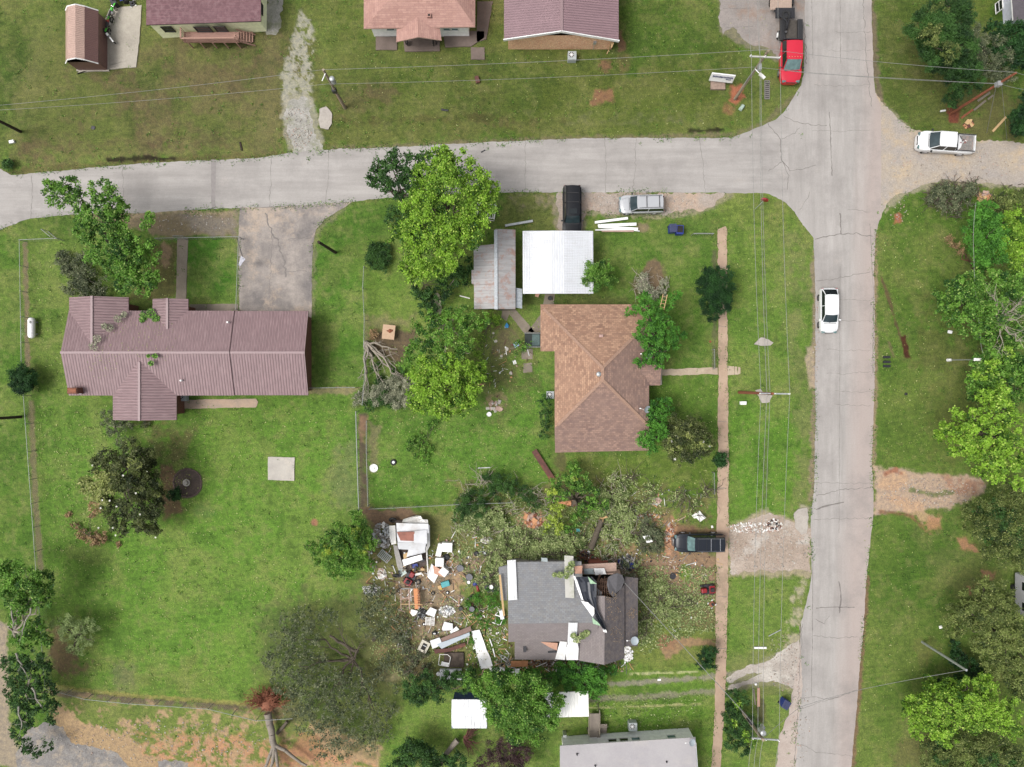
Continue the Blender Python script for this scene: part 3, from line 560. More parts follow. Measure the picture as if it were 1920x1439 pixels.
crack([(1440,232),(1462,262),(1466,300),(1480,320),(1500,318),(1530,310)],.06); crack([(1468,218),(1500,232),(1550,236)],.06); crack([(1440,322),(1466,304)],.05); crack([(1466,300),(1478,330),(1476,356)],.05); crack([(1466,262),(1490,250),(1500,240)],.04)
crack([(1528,448),(1575,440),(1605,438),(1636,444)],.07); crack([(1530,526),(1560,524),(1600,516),(1632,510)],.05); crack([(1500,395),(1515,372),(1518,360)],.03); crack([(1590,392),(1632,398)],.03)
for y in (60,95,160,245,560,600,655,700,733,758,905): crack([(1530 + cr_r.randint(-10,40), y),(1580, y + 2),(1632, y + cr_r.randint(-3,4))],.028)
crack([(1530,956),(1545,950),(1582,942)],.13, jit=.4); crack([(1530,930),(1580,918),(1632,915)],.05); crack([(1525,974),(1634,972)],.04); crack([(1530,1140),(1560,1138),(1602,1139)],.09, jit=.8); crack([(1525,1192),(1570,1196),(1608,1194)],.05)
crack([(1499,1308),(1530,1308),(1560,1312),(1590,1300),(1600,1296)],.04); crack([(1498,1330),(1560,1310),(1606,1294)],.03); crack([(1530,1160),(1545,1170),(1555,1155)],.05); crack([(1573,1090),(1577,1118),(1574,1150)],.12, jit=.8)
crack([(1524,1040),(1523,1200),(1521,1305)],.05, jit=.4); crack([(1504,1170),(1500,1240),(1496,1330),(1490,1439)],.05); crack([(1502,1395),(1530,1410),(1600,1418)],.03); crack([(1575,0),(1576,120)],.04, jit=.6); crack([(1506,40),(1512,120)],.08,.022,2.5); crack([(1522,0),(1524,110)],.04, jit=.6)
crack([(1575,400),(1577,440)],.12, jit=.8); crack([(1631,420),(1638,560),(1636,700)],.04, jit=.6); crack([(1555,210),(1560,330)],.08, jit=.8); crack([(1618,0),(1624,110),(1634,200)],.05); crack([(1575,500),(1574,800),(1573,1000)],.03, jit=.5)
crack([(496,400),(508,430),(520,450),(530,480),(536,520)],.14,.024,3); crack([(540,448),(586,446)],.08,.024,2); crack([(536,512),(560,508),(584,512)],.05,.024,2); crack([(480,390),(560,386),(640,386)],.06,.024,1.5); crack([(510,440),(508,500),(506,560)],.05,.024)
crack([(1356,16),(1408,16)],.05,.010,.4); crack([(1362,52),(1412,50)],.05,.010,.4)
for y in (500,612,790,915,1004,1118,1216): crack([(1346, y),(1362, y + 1)],.05,.065,.8)
props(cr.build('pavement_cracks', mp('crack_dark', S(142,136,132),.9, var=.25)), kind='structure')
sheet('patched_trench', [(396,300),(405,300),(404,392),(396,393)],.020, mp('patch_grey', S(164,158,156),.9, var=.12, scale=3),.7,5, seed=30)
# ================================================================ buildings
def P3(px, py, z): return W(px, py, z)
def roof_face(mb, pts, m=0, up=True):
    q = [W(*p) for p in pts]
    n = Vector((0,0,0))
    for i in range(len(q)): a, b = q[i], q[(i + 1) % len(q)]; n += a.cross(b)
    if (n.z < 0) == up: q = q[::-1]
    mb.poly(q, m); return q
def roof_solid(mb, faces, th=.14, m=0, me=1):
    """roof of several pixel-space faces [(px,py,z)...]; edge fascia th thick all round and an underside"""
    from collections import Counter
    E = Counter(); key = lambda p: (round(p[0],2), round(p[1],2), round(p[2],2))
    for f in faces:
        roof_face(mb, f, m); lo = [(p[0], p[1], p[2]) for p in f]
        q = [W(*p) - Vector((0,0, th)) for p in lo]; n = sum(((q[i].cross(q[(i + 1) % len(q)])) for i in range(len(q))), Vector())
        mb.poly(q if n.z < 0 else q[::-1], me)
        for i in range(len(f)): a, b = key(f[i]), key(f[(i + 1) % len(f)]); E[frozenset((a, b))] += 1
    for f in faces:
        for i in range(len(f)):
            a, b = f[i], f[(i + 1) % len(f)]
            if E[frozenset((key(a), key(b)))] == 1:
                A, B = W(*a), W(*b); D = Vector((0,0, th)); mb.poly([A, B, B - D, A - D], me)
def wall_prism(mb, pts, inset, z0, z1, m=0, ze=2.7):
    """walls from an eave outline given in photo pixels at height ze (clockwise or not), pulled in by inset"""
    q = [W(x, y, ze) for x, y in pts]; n = len(q); ar = sum(q[i].x * q[(i + 1) % n].y - q[(i + 1) % n].x * q[i].y for i in range(n))
    if ar < 0: q = q[::-1]
    out = []
    for i in range(n):
        a, b, c = q[i - 1], q[i], q[(i + 1) % n]; d1 = (b - a); d2 = (c - b); d1.z = d2.z = 0; d1.normalize(); d2.normalize()
        n1 = Vector((-d1.y, d1.x, 0)); n2 = Vector((-d2.y, d2.x, 0)); k = 1 + n1.dot(n2); o = (n1 + n2) / (k if k > .2 else .2)
        out.append((b.x + o.x * inset, b.y + o.y * inset))
    mb.prism(out, z0, z1, m); return out
def tri_gable(mb, a, b, r, m=0):
    """wall triangle between eave points a, b and ridge point r (world)"""
    mb.poly([a, b, r], m); mb.poly([b, a, r], m)
def seam(mb, pts, w=.22, up=.03, m=0):
    """ridge or hip cap along photo-pixel points (px,py,z)"""
    for i in range(len(pts) - 1):
        a, b = W(*pts[i]), W(*pts[i + 1]); d = b - a; L = d.length; c = (a + b) / 2 + Vector((0,0, up * .5))
        yaw = math.atan2(d.y, d.x); pit = -math.asin(max(-1, min(1, d.z / L))); mb.box(c, (L + .05, w, up + .05), yaw, m, ry=pit)
def part(mb, name, mats, root, **kw): return mb.build(name, mats, parent=root, world=True, **kw)
def window(root, c, sz, nrm, frame_m, glass_m, name='window', bars=1, sill=True):
    """window on a wall: c world centre, sz (width, height), nrm yaw of the outward normal"""
    mb = MB(); u = Vector((-math.sin(nrm), math.cos(nrm),0)); n = Vector((math.cos(nrm), math.sin(nrm),0)); c = Vector(c)
    for s in (-1,1):
        mb.box(c + u * s * (sz[0] / 2) + n * .03,(.08,.07, sz[1] + .07), nrm, 0); mb.box(c + Vector((0,0, s * sz[1] / 2)) + n * .03,(.08, sz[0] + .12,.07), nrm, 0)
    for k in range(bars): mb.box(c + Vector((0,0,(k + 1) * sz[1] / (bars + 1) - sz[1] / 2)) + n * .03,(.05, sz[0] - .05,.05), nrm, 0)
    f = part(mb, name, frame_m, root); g = MB(); g.box(c + n * .012,(.03, sz[0] - .06, sz[1] - .06), nrm, 0); g.build('pane', glass_m, parent=f, world=True); return f
def base_of(pts, ze=2.7):
    q = [W(x, y, ze) for x, y in pts]; return (sum(p.x for p in q) / len(q), sum(p.y for p in q) / len(q),0)
MAUVE = S(158,130,133)
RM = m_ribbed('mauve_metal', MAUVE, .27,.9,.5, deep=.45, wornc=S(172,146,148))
RMcap = mp('mauve_cap', S(164,138,141),.5, var=.08); BRK = m_brick('red_brick', S(128,70,56), S(104,58,48), S(150,120,104))
FAS = mp('fascia_brown', S(120,92,90),.6, var=.1)
GL = M['glass_dark']; WH = M['white']
# ---------------------------------------------------------------- ranch house, mauve metal roof (left)
ze, zr = 2.7,3.95
bodyp = [(129,583),(578,583),(578,742),(129,742)]
h = thing('ranch_house', 'long low brick house under a ribbed mauve metal roof with three cross gables', 'house', base_of(bodyp))
def gable_faces(x0, y0, x1, y1, ze, zr, axis, o=0, xr=None):
    """pixel rect at eave height ze -> two roof faces; the ridge is centred in the world and keeps its own height"""
    f = lambda v, z, c: c + (v - c)   # keep
    a, b, c_, d = W(x0, y0, ze), W(x1, y0, ze), W(x1, y1, ze), W(x0, y1, ze)
    def inv(p): k = K * (H - p.z) / H; return (960 + p.x / k, 719.5 - p.y / k, p.z)
    if axis == 'x': r0 = (a + d) / 2; r1 = (b + c_) / 2; r0.z = r1.z = zr; r0, r1 = inv(r0), inv(r1); return [[(x0, y0, ze),(x1, y0, ze), r1, r0],[(x1, y1, ze),(x0, y1, ze), r0, r1]], r0, r1
    r0 = (a + b) / 2; r1 = (c_ + d) / 2
    if xr is not None: t_ = (W(xr, y0, zr).x - a.x) / (b.x - a.x); r0 = a + (b - a) * t_; r1 = d + (c_ - d) * t_
    r0.z = r1.z = zr; r0, r1 = inv(r0), inv(r1); return [[(x0, y0, ze), r0, r1,(x0, y1, ze)],[(x1, y1, ze), r1, r0,(x1, y0, ze)]], r0, r1
mb = MB(); F1, a1, b1 = gable_faces(129,583,439,742, ze, zr, 'x'); roof_solid(mb, F1,.16)
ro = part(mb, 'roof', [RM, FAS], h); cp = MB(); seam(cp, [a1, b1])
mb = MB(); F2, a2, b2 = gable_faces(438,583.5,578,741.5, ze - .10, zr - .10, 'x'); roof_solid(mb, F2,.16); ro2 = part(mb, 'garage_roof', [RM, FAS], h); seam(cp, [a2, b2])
def inside_ridge(x0, x1, yout, yin, xr, ze, dz):
    F, a, b = gable_faces(x0, min(yout, yin), x1, max(yout, yin), ze, ze + dz, 'y', xr=xr); return F, a, b
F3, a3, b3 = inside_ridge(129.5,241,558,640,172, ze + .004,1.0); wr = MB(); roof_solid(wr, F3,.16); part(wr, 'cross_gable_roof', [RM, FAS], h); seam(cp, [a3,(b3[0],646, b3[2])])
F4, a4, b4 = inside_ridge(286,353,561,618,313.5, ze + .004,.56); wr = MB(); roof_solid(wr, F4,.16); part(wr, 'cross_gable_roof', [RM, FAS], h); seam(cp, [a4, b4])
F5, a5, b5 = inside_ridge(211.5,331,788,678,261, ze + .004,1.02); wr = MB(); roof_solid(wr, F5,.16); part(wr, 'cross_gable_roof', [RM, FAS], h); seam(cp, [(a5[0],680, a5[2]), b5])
part(cp, 'ridge_cap', RMcap, h)
wl = MB(); wall_prism(wl, bodyp, .45,0, ze - .1); wall_prism(wl, [(129,560),(241,560),(241,600),(129,600)],.45,0, ze - .12); wall_prism(wl, [(286,563),(353,563),(353,600),(286,600)],.5,0, ze - .14); wall_prism(wl, [(211,786),(331,786),(331,700),(211,700)],.45,0, ze - .12)
e = W(578,583, ze); f_ = W(578,742, ze); rr = W(*b2); tri_gable(wl, Vector((e.x - .45, e.y - .3, ze - .12)), Vector((f_.x - .45, f_.y + .3, ze - .12)), Vector((rr.x - .45, rr.y, zr - .28)))
part(wl, 'wall', BRK, h)
ch = MB(); c = W(140,733,3.4); ch.box((c.x, c.y, 1.9),(.95,.6,3.8),0,0); co_ = part(ch, 'chimney', BRK, h); k2 = MB(); k2.box((c.x, c.y, 3.83),(.8,.45,.08)); k2.build('chimney_cap', M['soil_red'], parent=co_, world=True)
fl_ = MB(); c = W(151,734,3.0); fl_.box((c.x, c.y, 3.02),(.22,.55,.08), ry=.1); part(fl_, 'flashing', WH, h)
for (x, y) in ((428,605),(341,714)):
    v = MB(); c = W(x, y, 3.2); v.cyl((c.x, c.y, 2.9),(c.x, c.y, 3.5),.09,.09,8); part(v, 'vent_pipe', WH, h)
gd = MB(); q = W(512,586,2.3); gd.box((q.x, q.y - .25,1.1),(4.8,.06,2.2),0); part(gd, 'garage_door', m_lines('door_panels', S(220,215,208),.5,.7), h)
for px in (180,380): q = W(px, 583,2.0); window(h, (q.x, W(px, 583 if px == 380 else 560,2.7).y - .44,1.6),(1.2,1.1), R(90), WH, GL)
for px in (300,400): q = W(px, 742,2.0); yy = W(px, 742 if px == 400 else 786,2.7).y + .44; window(h, (q.x, yy, 1.6),(1.2,1.1), R(-90), WH, GL)
dr = MB(); q = W(320,563,2.7); dr.box((q.x, q.y - .48,1.05),(.95,.06,2.1)); part(dr, 'door', WH, h)
# ---------------------------------------------------------------- centre house, hipped shingle roof
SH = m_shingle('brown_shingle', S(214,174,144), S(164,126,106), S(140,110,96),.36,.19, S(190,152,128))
SHd = m_shingle('brown_shingle_shaded', S(190,156,138), S(148,120,110), S(130,108,104),.36,.19, S(164,136,124))
CAP = mp('shingle_cap', S(184,150,130),.9, var=.25, scale=9)
h = thing('shingle_house', 'white house under a hipped tan and brown shingle roof in the middle of the lot', 'house', base_of([(1014,571),(1217,849)],2.8))
zt = 4.55; sl = .0178; zN = zt - sl * (690 - 571); z3 = 2.95
AP, AQ = (1130,690, zt),(1130,713, zt)
mb = MB()
Nf = [AP, (1217,603,3.0),(1217,571, zN),(1013,571, zN),(1013.5,573.5, zN + .02)]
Wf = [AP, (1013.5,573.5, zN + .02),(1013.5,659, zt - sl * 116.5),(1040,659, z3),(1040,803, z3), AQ]
Ef = [AP, AQ, (1217,800,3.0),(1217,603,3.0)]
Sf = [AQ, (1040,803, z3),(1041,849, z3 - .78),(1216,845, z3 - .76),(1217,800,3.0)]
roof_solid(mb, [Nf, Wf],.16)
roof_solid(mb, [Ef, Sf],.16, m=2)  # east and south slopes: shade put into a darker shingle colour
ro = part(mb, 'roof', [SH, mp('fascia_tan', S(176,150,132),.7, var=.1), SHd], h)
cp = MB(); seam(cp, [AP, AQ],.3,.03); seam(cp, [(1020,580, zN + .1), AP],.28,.03); seam(cp, [AP, (1214,606,3.04)],.28,.03); seam(cp, [AQ, (1046,797,3.05)],.28,.03); seam(cp, [AQ, (1212,795,3.09)],.28,.03); cp.build('hip_cap', CAP, parent=ro, world=True)
pr = MB(); Fp, pa, pb = gable_faces(1190,655,1238,723,2.85,3.45, 'x'); roof_solid(pr, Fp, .14, m=2); part(pr, 'porch_roof', [SH, M['white'], SHd], h)
for (x, y) in ((1233,660),(1233,718)): pp = MB(); q = W(x, y, 2.8); pp.cyl((q.x, q.y, 0),(q.x, q.y, 2.75),.08, n=8); part(pp, 'porch_post', WH, h)
pf = MB(); a, b = W(1218,658), W(1240,722); pf.box(((a.x + b.x) / 2,(a.y + b.y) / 2,.15),(abs(b.x - a.x), abs(b.y - a.y),.3)); part(pf, 'porch_floor', M['concrete'], h)
wl = MB(); wall_prism(wl, [(1041,600),(1217,600),(1217,845),(1041,849)],.45,0,2.05, ze=2.9); wall_prism(wl, [(1042,604),(1216,604),(1216,798),(1042,800)],.5,2.0,2.78, ze=2.9); wall_prism(wl, [(1014,573),(1216,573),(1216,657),(1014,659)],.42,0,2.2, ze=2.5)
part(wl, 'wall', m_lines('white_siding', S(205,200,190),.2,.75), h)
v = MB(); q = W(1122,702,4.3); v.cyl((q.x, q.y, 4.2),(q.x, q.y, 4.55),.12, n=12); v.dome((q.x, q.y, 4.55),.24,.12,14); v.box((q.x - .15, q.y, 4.22),(.6,.5,.02), ry=-.3); part(v, 'roof_vent', M['galv'], h, smooth=40)
v = MB(); q = W(1127,630,3.6); v.box((q.x, q.y, 3.62),(.38,.25,.14), rx=.3); part(v, 'vent_box', mp('vent_pink', S(205,170,160),.6), h)
for (px, py, w_) in ((1041,740,1.2),(1041,690,.9)): q = W(px, py, 2.9); window(h, (q.x + .43, q.y, 1.5),(w_, 1.1), R(180), WH, GL)
q = W(1120,849,2.1); window(h, (q.x, q.y + .44,1.35),(1.4,1.0), R(-90), WH, GL)
# ---------------------------------------------------------------- storm damaged house
GS = m_shingle('grey_shingle', S(172,174,176), S(146,148,152), S(160,156,150),.34,.18, S(150,152,158)); GS2 = m_shingle('taupe_shingle', S(162,152,150), S(146,138,136), S(138,128,128),.3,.16, S(156,148,150))
GSD = m_shingle('dark_grey_shingle', S(118,112,114), S(100,94,98), S(132,120,112),.3,.16, S(110,104,106)); UND = mp('roof_underlay', S(86,80,78),.9, var=.3)
h = thing('damaged_house', 'grey shingled house torn open by the storm, its roof holed and littered with sheet metal', 'house', base_of([(951,1053),(1171,1240)],2.8))
zr_ = 4.5
mb = MB(); n1f = [(951,1054,2.9),(1090,1053,2.9),(1092,1082,3.35),(1128,1110,3.7),(1128,1150,4.2),(1122,1168, zr_),(953,1170, zr_)]
roof_solid(mb, [n1f],.15); main = part(mb, 'main_roof', [GS, UND], h)
mb = MB(); s1 = [(953,1170, zr_),(1122,1168, zr_),(1118,1203,3.75),(953,1204,3.75)]; roof_solid(mb, [s1],.15); s2 = [(965,1204,3.72),(1030,1203,3.72),(1046,1212,3.4),(1068,1214,3.38),(1086,1203,3.72),(1086,1238,2.7),(965,1237,2.7)]; roof_solid(mb, [s2],.13); part(mb, 'rear_roof', [GS2, UND], h)
mb = MB(); _z = lambda x: zr_ - .0245 * (1134 - x); wf_ = [(1134,1118, zr_),(1133,1247, zr_),(1086,1239, _z(1086)),(1086,1190, _z(1086)),(1108,1150, _z(1108)),(1119,1117, _z(1119))]; roof_solid(mb, [wf_],.15); part(mb, 'wing_west_slope', [GS2, UND], h)
mb = MB(); ef_ = [(1134,1118, zr_),(1150,1122,4.1),(1171,1096,3.45),(1171,1235,3.45),(1133,1247, zr_)]; roof_solid(mb, [ef_],.15, m=0); fl2 = [(1171.5,1082,3.2),(1196,1084,2.8),(1196,1212,2.8),(1171.5,1212,3.2)]; roof_solid(mb, [fl2],.12); part(mb, 'wing_east_slope', [GSD, UND], h)
mb = MB(); roof_solid(mb, [[(1140,1083,4.5),(1150,1077,4.5),(1158,1075,4.4),(1167,1079,4.1),(1171,1090,3.8),(1165,1104,3.9),(1155,1113,4.1),(1150,1121,4.3),(1142,1112,4.5),(1138,1097,4.5)]],.12); part(mb, 'torn_roof_flap', [mp('flap_grey', S(112,110,114),.9, var=.15), UND], h)
mb = MB(); roof_solid(mb, [[(935,1064,2.6),(951,1060,2.6),(951,1126,2.6),(938,1126,2.6)]],.1); part(mb, 'side_roof', [GS, UND], h)
wl = MB(); wall_prism(wl, [(951,1054),(1092,1054),(1092,1203),(951,1203)],.35,0,2.75, ze=2.9); wall_prism(wl, [(966,1190),(1086,1190),(1086,1237),(966,1237)],.35,0,2.5, ze=2.9); wall_prism(wl, [(1092,1130),(1171,1130),(1171,1236),(1092,1236)],.35,0,2.95, ze=2.9); wall_prism(wl, [(1168,1090),(1195,1090),(1195,1211),(1168,1211)],.3,0,2.6, ze=2.9)
part(wl, 'wall', m_lines('grey_siding', S(178,172,164),.2,.7), h)
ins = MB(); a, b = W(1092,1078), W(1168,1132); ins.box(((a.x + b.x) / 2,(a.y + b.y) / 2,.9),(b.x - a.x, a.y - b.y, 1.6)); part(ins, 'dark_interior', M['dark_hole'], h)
ra = MB()
for i in range(7): p = W(1120 + i * 4,1086,3.4); q = W(1122 + i * 4,1118,3.9); ra.box((p + q) / 2,(.05,(p - q).length, .14), R(2 * i - 6), rx=-.25)
for i in range(3): p = W(1114,1090 + i * 8,3.5); q = W(1146,1092 + i * 9,3.5); d = q - p; ra.box((p + q) / 2,(d.length, .05,.1), math.atan2(d.y, d.x))
for i in range(14): p = W(1116 + rnd.uniform(0,34),1084 + rnd.uniform(0,34), rnd.uniform(2.2,3.8)); ra.box(p, (rnd.uniform(.4,1.6), rnd.uniform(.05,.3),.05), rnd.uniform(0,3.1), rx=rnd.uniform(-.6,.6))
part(ra, 'broken_rafters', mp('old_lumber', S(120,92,76),.9, var=.4, scale=4), h)
fr = MB(); a = W(1125,1074,2.2); fr.box((a.x, a.y, 1.9),(4.0,.12,.9), rx=.2); fr.box((a.x - .2, a.y + .5,2.3),(3.6,.9,.08), R(3), rx=.2); part(fr, 'broken_wall', M['tan_paint'], h)
fp = MB(); a = W(1122,1062,1.0); fp.box((a.x, a.y, .5),(1.9,1.1,1.0)); part(fp, 'porch_boards', m_lines('porch_red', S(165,95,75),.15,.5), h)
ins2 = MB(); ins2_f = [(1014,1204,3.80),(1046,1206,3.80),(1044,1220,3.45),(1030,1214,3.6)]; roof_face(ins2, ins2_f); part(ins2, 'exposed_sheathing', M['wood_pink'], h)
for (x, y) in ((984,1213),): v = MB(); q = W(x, y, 3.4); v.box((q.x, q.y, 3.46),(.3,.95,.1), rx=-.25); part(v, 'ridge_vent', M['dark_metal'], h)
v = MB(); q = W(1036,1222,3.2); v.box((q.x, q.y, 3.25),(.9,.18,.1), R(4)); part(v, 'ridge_vent', M['dark_metal'], h)
# ---------------------------------------------------------------- upper row
MR = m_shingle('maroon_shingle', S(146,108,114), S(122,88,94), S(160,128,132),.9,.16, S(132,98,104))
CRM = m_lines('cream_siding', S(206,208,174,.68),.22,.85)
pts = [(274,-50),(487,-50),(487,41),(275,46)]
h = thing('cream_mobile_home', 'cream sided home with maroon shingle roof and a wooden deck', 'house', base_of(pts, 3.0))
mb = MB(); roof_solid(mb, [[(274,-50,3.6),(489,-50,3.6),(489,40,3.0),(274,47,3.0)]],.14); part(mb, 'roof', [MR, mp('fascia_dark', S(70,60,60),.7)], h)
wl = MB(); A = W(281,45,2.9); B = W(491,41,2.9); T = W(491,-60,2.9); bl = W(306,72); br = W(500,63)
wl.prism([(bl.x, bl.y),(br.x, br.y + .2),(br.x + .1,44),(bl.x, 44)],0,2.92); part(wl, 'wall', CRM, h)
yw = bl.y; fr_m = M['black_plastic']
for (px, wd) in ((314,1.0),(380,1.5),(413,1.1)): q = W(px, 52,1.9); window(h, (q.x, yw + (.08 if px > 400 else .04) , 1.75),(wd, .95), R(-90), fr_m, GL, bars=1)
q = W(496,14,1.9); window(h, (W(500,63).x + .04, q.y, 1.8),(1.0,1.0), R(0), fr_m, GL)
dk_ = MB(); d0, d1 = W(346,60,1.2), W(448,80,1.2); dk_.box(((d0.x + d1.x) / 2,(d0.y + d1.y) / 2,1.15),(d1.x - d0.x, d0.y - d1.y, .1)); deck = thing('wooden_deck', 'weathered pink brown wooden deck with railing and steps beside the cream home', 'deck', (d0.x, d1.y, 0))
DKM = m_lines('deck_boards', S(176,134,120),.14,.7, axis=1); RLM = mp('deck_rail', S(190,150,134),.85, var=.15)
part(dk_, 'deck_floor', DKM, deck)
rl = MB(); zt_ = 2.05
for (a, b) in (((346,60),(346,80)),((346,80),(446,79)),((446,79),(446,73))):
    p, q = W(a[0], a[1],1.2), W(b[0], b[1],1.2); d = q - p; yw_ = math.atan2(d.y, d.x); c = (p + q) / 2; L = d.length
    rl.box((c.x, c.y, zt_),(L, .14,.05), yw_); rl.box((c.x, c.y, 1.3),(L, .05,.08), yw_)
    k = int(L / .16)
    for i in range(k + 1): t1 = p + d * (i / max(1, k)); rl.box((t1.x, t1.y, 1.65),(.04,.04,.76), yw_)
part(rl, 'railing', RLM, deck)
for x in (352,375,398,420,443): p = W(x, 80,1.2); l_ = MB(); l_.box((p.x, p.y, .58),(.1,.1,1.15)); part(l_, 'leg', RLM, deck)
st = MB()
for i in range(5): p = W(450 + i * 5.5,70,1.0 - i * .2); st.box((p.x, p.y, 1.0 - i * .2),(.28,1.05,.05))
for s in (-1,1): a, b = W(447,70,1.15), W(474,72,.1); st.box(((a.x + b.x) / 2,(a.y + b.y) / 2 + s * .55,.62),(1.9,.05,.22),0, ry=math.atan2(1.05,1.5))
for s in (-1,): a, b = W(447,75,2.0), W(472,80,1.0); st.tube([a, b],.04)
part(st, 'stairs', RLM, deck)
# shingle house with porch
SP = m_shingle('salmon_shingle', S(216,172,158), S(190,146,134), S(172,132,124),.8,.2, S(204,162,150))
pts = [(682,-60),(891,-60),(891,51),(682,54)]; h = thing('salmon_shingle_house', 'white walled house with a salmon shingle roof and a gabled front porch', 'house', base_of(pts, 2.9))
mb = MB(); roof_solid(mb, [[(682,54,2.9),(891,51,2.9),(851,-6,4.0),(735,-6,4.0)],[(682,54,2.9),(735,-6,4.0),(735,-60,4.0),(682,-60,2.9)],[(891,51,2.9),(891,-60,2.9),(851,-60,4.0),(851,-6,4.0)],[(735,-6,4.0),(851,-6,4.0),(851,-60,4.0),(735,-60,4.0)]],.14)
part(mb, 'roof', [SP, M['tan_paint']], h)
mb = MB(); roof_solid(mb, [[(743,79,2.7),(784,70,3.3),(782,20,3.3),(744,40,2.7)],[(784,70,3.3),(828,76,2.7),(822,34,2.7),(782,20,3.3)]],.14); part(mb, 'porch_roof', [SP, M['tan_paint']], h)
wl = MB(); a = W(702,69); b = W(880,64); wl.prism([(a.x, a.y),(b.x, a.y),(b.x, 44),(a.x, 44)],0,2.85); part(wl, 'wall', m_lines('pale_siding', S(218,218,216,.82),.25,.8), h)
for (px, py) in ((731,58),(838,55),(851,55)): q = W(px, py, 2.0); window(h, (q.x, a.y - .03,1.8),(.8,.9), R(-90), WH, M['glass_light'])
for px in (758,816): pp = MB(); q = W(px, 84,1.3); pp.cyl((q.x, q.y + .6,.1),(q.x, q.y + .6,2.7),.05, n=6); part(pp, 'porch_post', M['dark_metal'], h)
v = MB(); q = W(805,32,3.2); v.box((q.x, q.y, 3.35),(.35,.35,.4)); part(v, 'chimney', SP, h); v = MB(); v.box((q.x, q.y, 3.565),(.2,.2,.02)); part(v, 'flue', M['dark_hole'], h)
for s, px in ((0,763),(1,812)): v = MB(); q = W(px, 82,.7); v.box((q.x, q.y + .2,.55),(.5,.08,.6), R(90)); part(v, 'porch_rail', M['dark_metal'], h)
# brick house with mauve gable
h = thing('brick_gable_house', 'tan brick house with a mauve metal gable roof edged in white', 'house', base_of([(945,-60),(1160,75)],3.0))
mb = MB(); roof_solid(mb, [[(945,73,3.0),(1053,57,3.95),(1053,-80,3.95),(945,-80,3.0)],[(1160,75,3.0),(1160,-80,3.0),(1053,-80,3.95),(1053,57,3.95)]],.16)
part(mb, 'roof', [m_ribbed('mauve_metal_wide', S(164,134,140),.24,.9,.5, deep=.6), FAS], h)
cp = MB(); seam(cp, [(1053,-80,3.95),(1053,58,3.95)],.26); part(cp, 'ridge_cap', RMcap, h)
v = MB()
for a, b in (((944,74,3.0),(1053,58,3.97)),((1053,58,3.97),(1161,76,3.0))):
    p, q = W(*a), W(*b); d = q - p; v.box((p + q) / 2 + Vector((0,-.06,-.06)),(d.length, .08,.34), math.atan2(d.y, d.x), ry=-math.asin(d.z / d.length))
part(v, 'fascia', WH, h)
bb = m_brick('tan_brick', S(186,122,94,.8), S(212,174,136,.8), S(200,180,160,.8)); a, b = W(953,93), W(1146,95)
wl = MB(); wl.prism([(a.x, a.y),(b.x, a.y),(b.x, 46),(a.x, 46)],0,2.9); tri_gable(wl, Vector((a.x, a.y, 2.9)), Vector((b.x, a.y, 2.9)), Vector(((a.x + b.x) / 2, a.y, 3.75))); part(wl, 'wall', bb, h)
v = MB(); p = W(1150,82,2.6); v.tube([(p.x, p.y, 2.7),(p.x - .1, p.y - .2,2.2),(p.x - .1, a.y - .08,2.0),(p.x - .1, a.y - .08,.1),(p.x - .3, a.y - .5,.05)],.05); part(v, 'downspout', M['wood_new'], h)
v = MB(); p = W(1115,84,1.5); v.box((p.x, a.y - .1,1.6),(.28,.18,.4)); v.cyl((p.x, a.y - .08,.1),(p.x, a.y - .08,1.4),.03); part(v, 'meter_box', M['galv'], h)
# top right house
h = thing('grey_roofed_house', 'white walled house with a grey roof at the top right corner', 'house', base_of([(1890,-20),(1960,40)],3.0))
mb = MB(); roof_solid(mb, [[(1893,-60,3.4),(1900,38,3.4),(2000,30,3.6),(2000,-60,3.6)]],.14); part(mb, 'roof', [mp('roof_grey_dark', S(104,98,104),.9, var=.2), WH], h)
a = W(1876,-20), W(1882,46); wl = MB(); a0, a1_ = W(1874,-60), W(1881,46); wl.prism([(a0.x, a0.y),(a1_.x, a1_.y),(a1_.x + 7, a1_.y + .2),(a0.x + 7, a0.y)],0,3.25); part(wl, 'wall', m_lines('lilac_siding', S(188,190,204,.8),.22,.85), h)
q = W(1882,12,2.0); window(h, (q.x - .3 - .12, q.y, 2.0),(.95,1.0), R(184), WH, GL)
# right edge trailer
h = thing('travel_trailer', 'white travel trailer half out of frame among trees on the right', 'trailer', tuple(W(1915,1112)))
mb = MB(); p = W(1938,1118,1.6); mb.box((p.x, p.y, 1.65),(2.3,4.2,2.3)); part(mb, 'body', mp('trailer_white', S(205,205,210),.4, var=.08), h, bevel=.15)
v = MB(); v.box((p.x - .5, p.y, 2.83),(.12,3.9,.04)); part(v, 'roof_trim', M['galv'], h)
for y in (1,-1): v = MB(); v.box((p.x - 1.16, p.y + y, 1.9),(.04,.8,.5)); part(v, 'window', GL, h)
for y in (.45,-.45): v = MB(); v.cyl((p.x - 1.2, p.y + y, .35),(p.x - .95, p.y + y, .35),.35, n=16); part(v, 'wheel', M['rubber'], h)
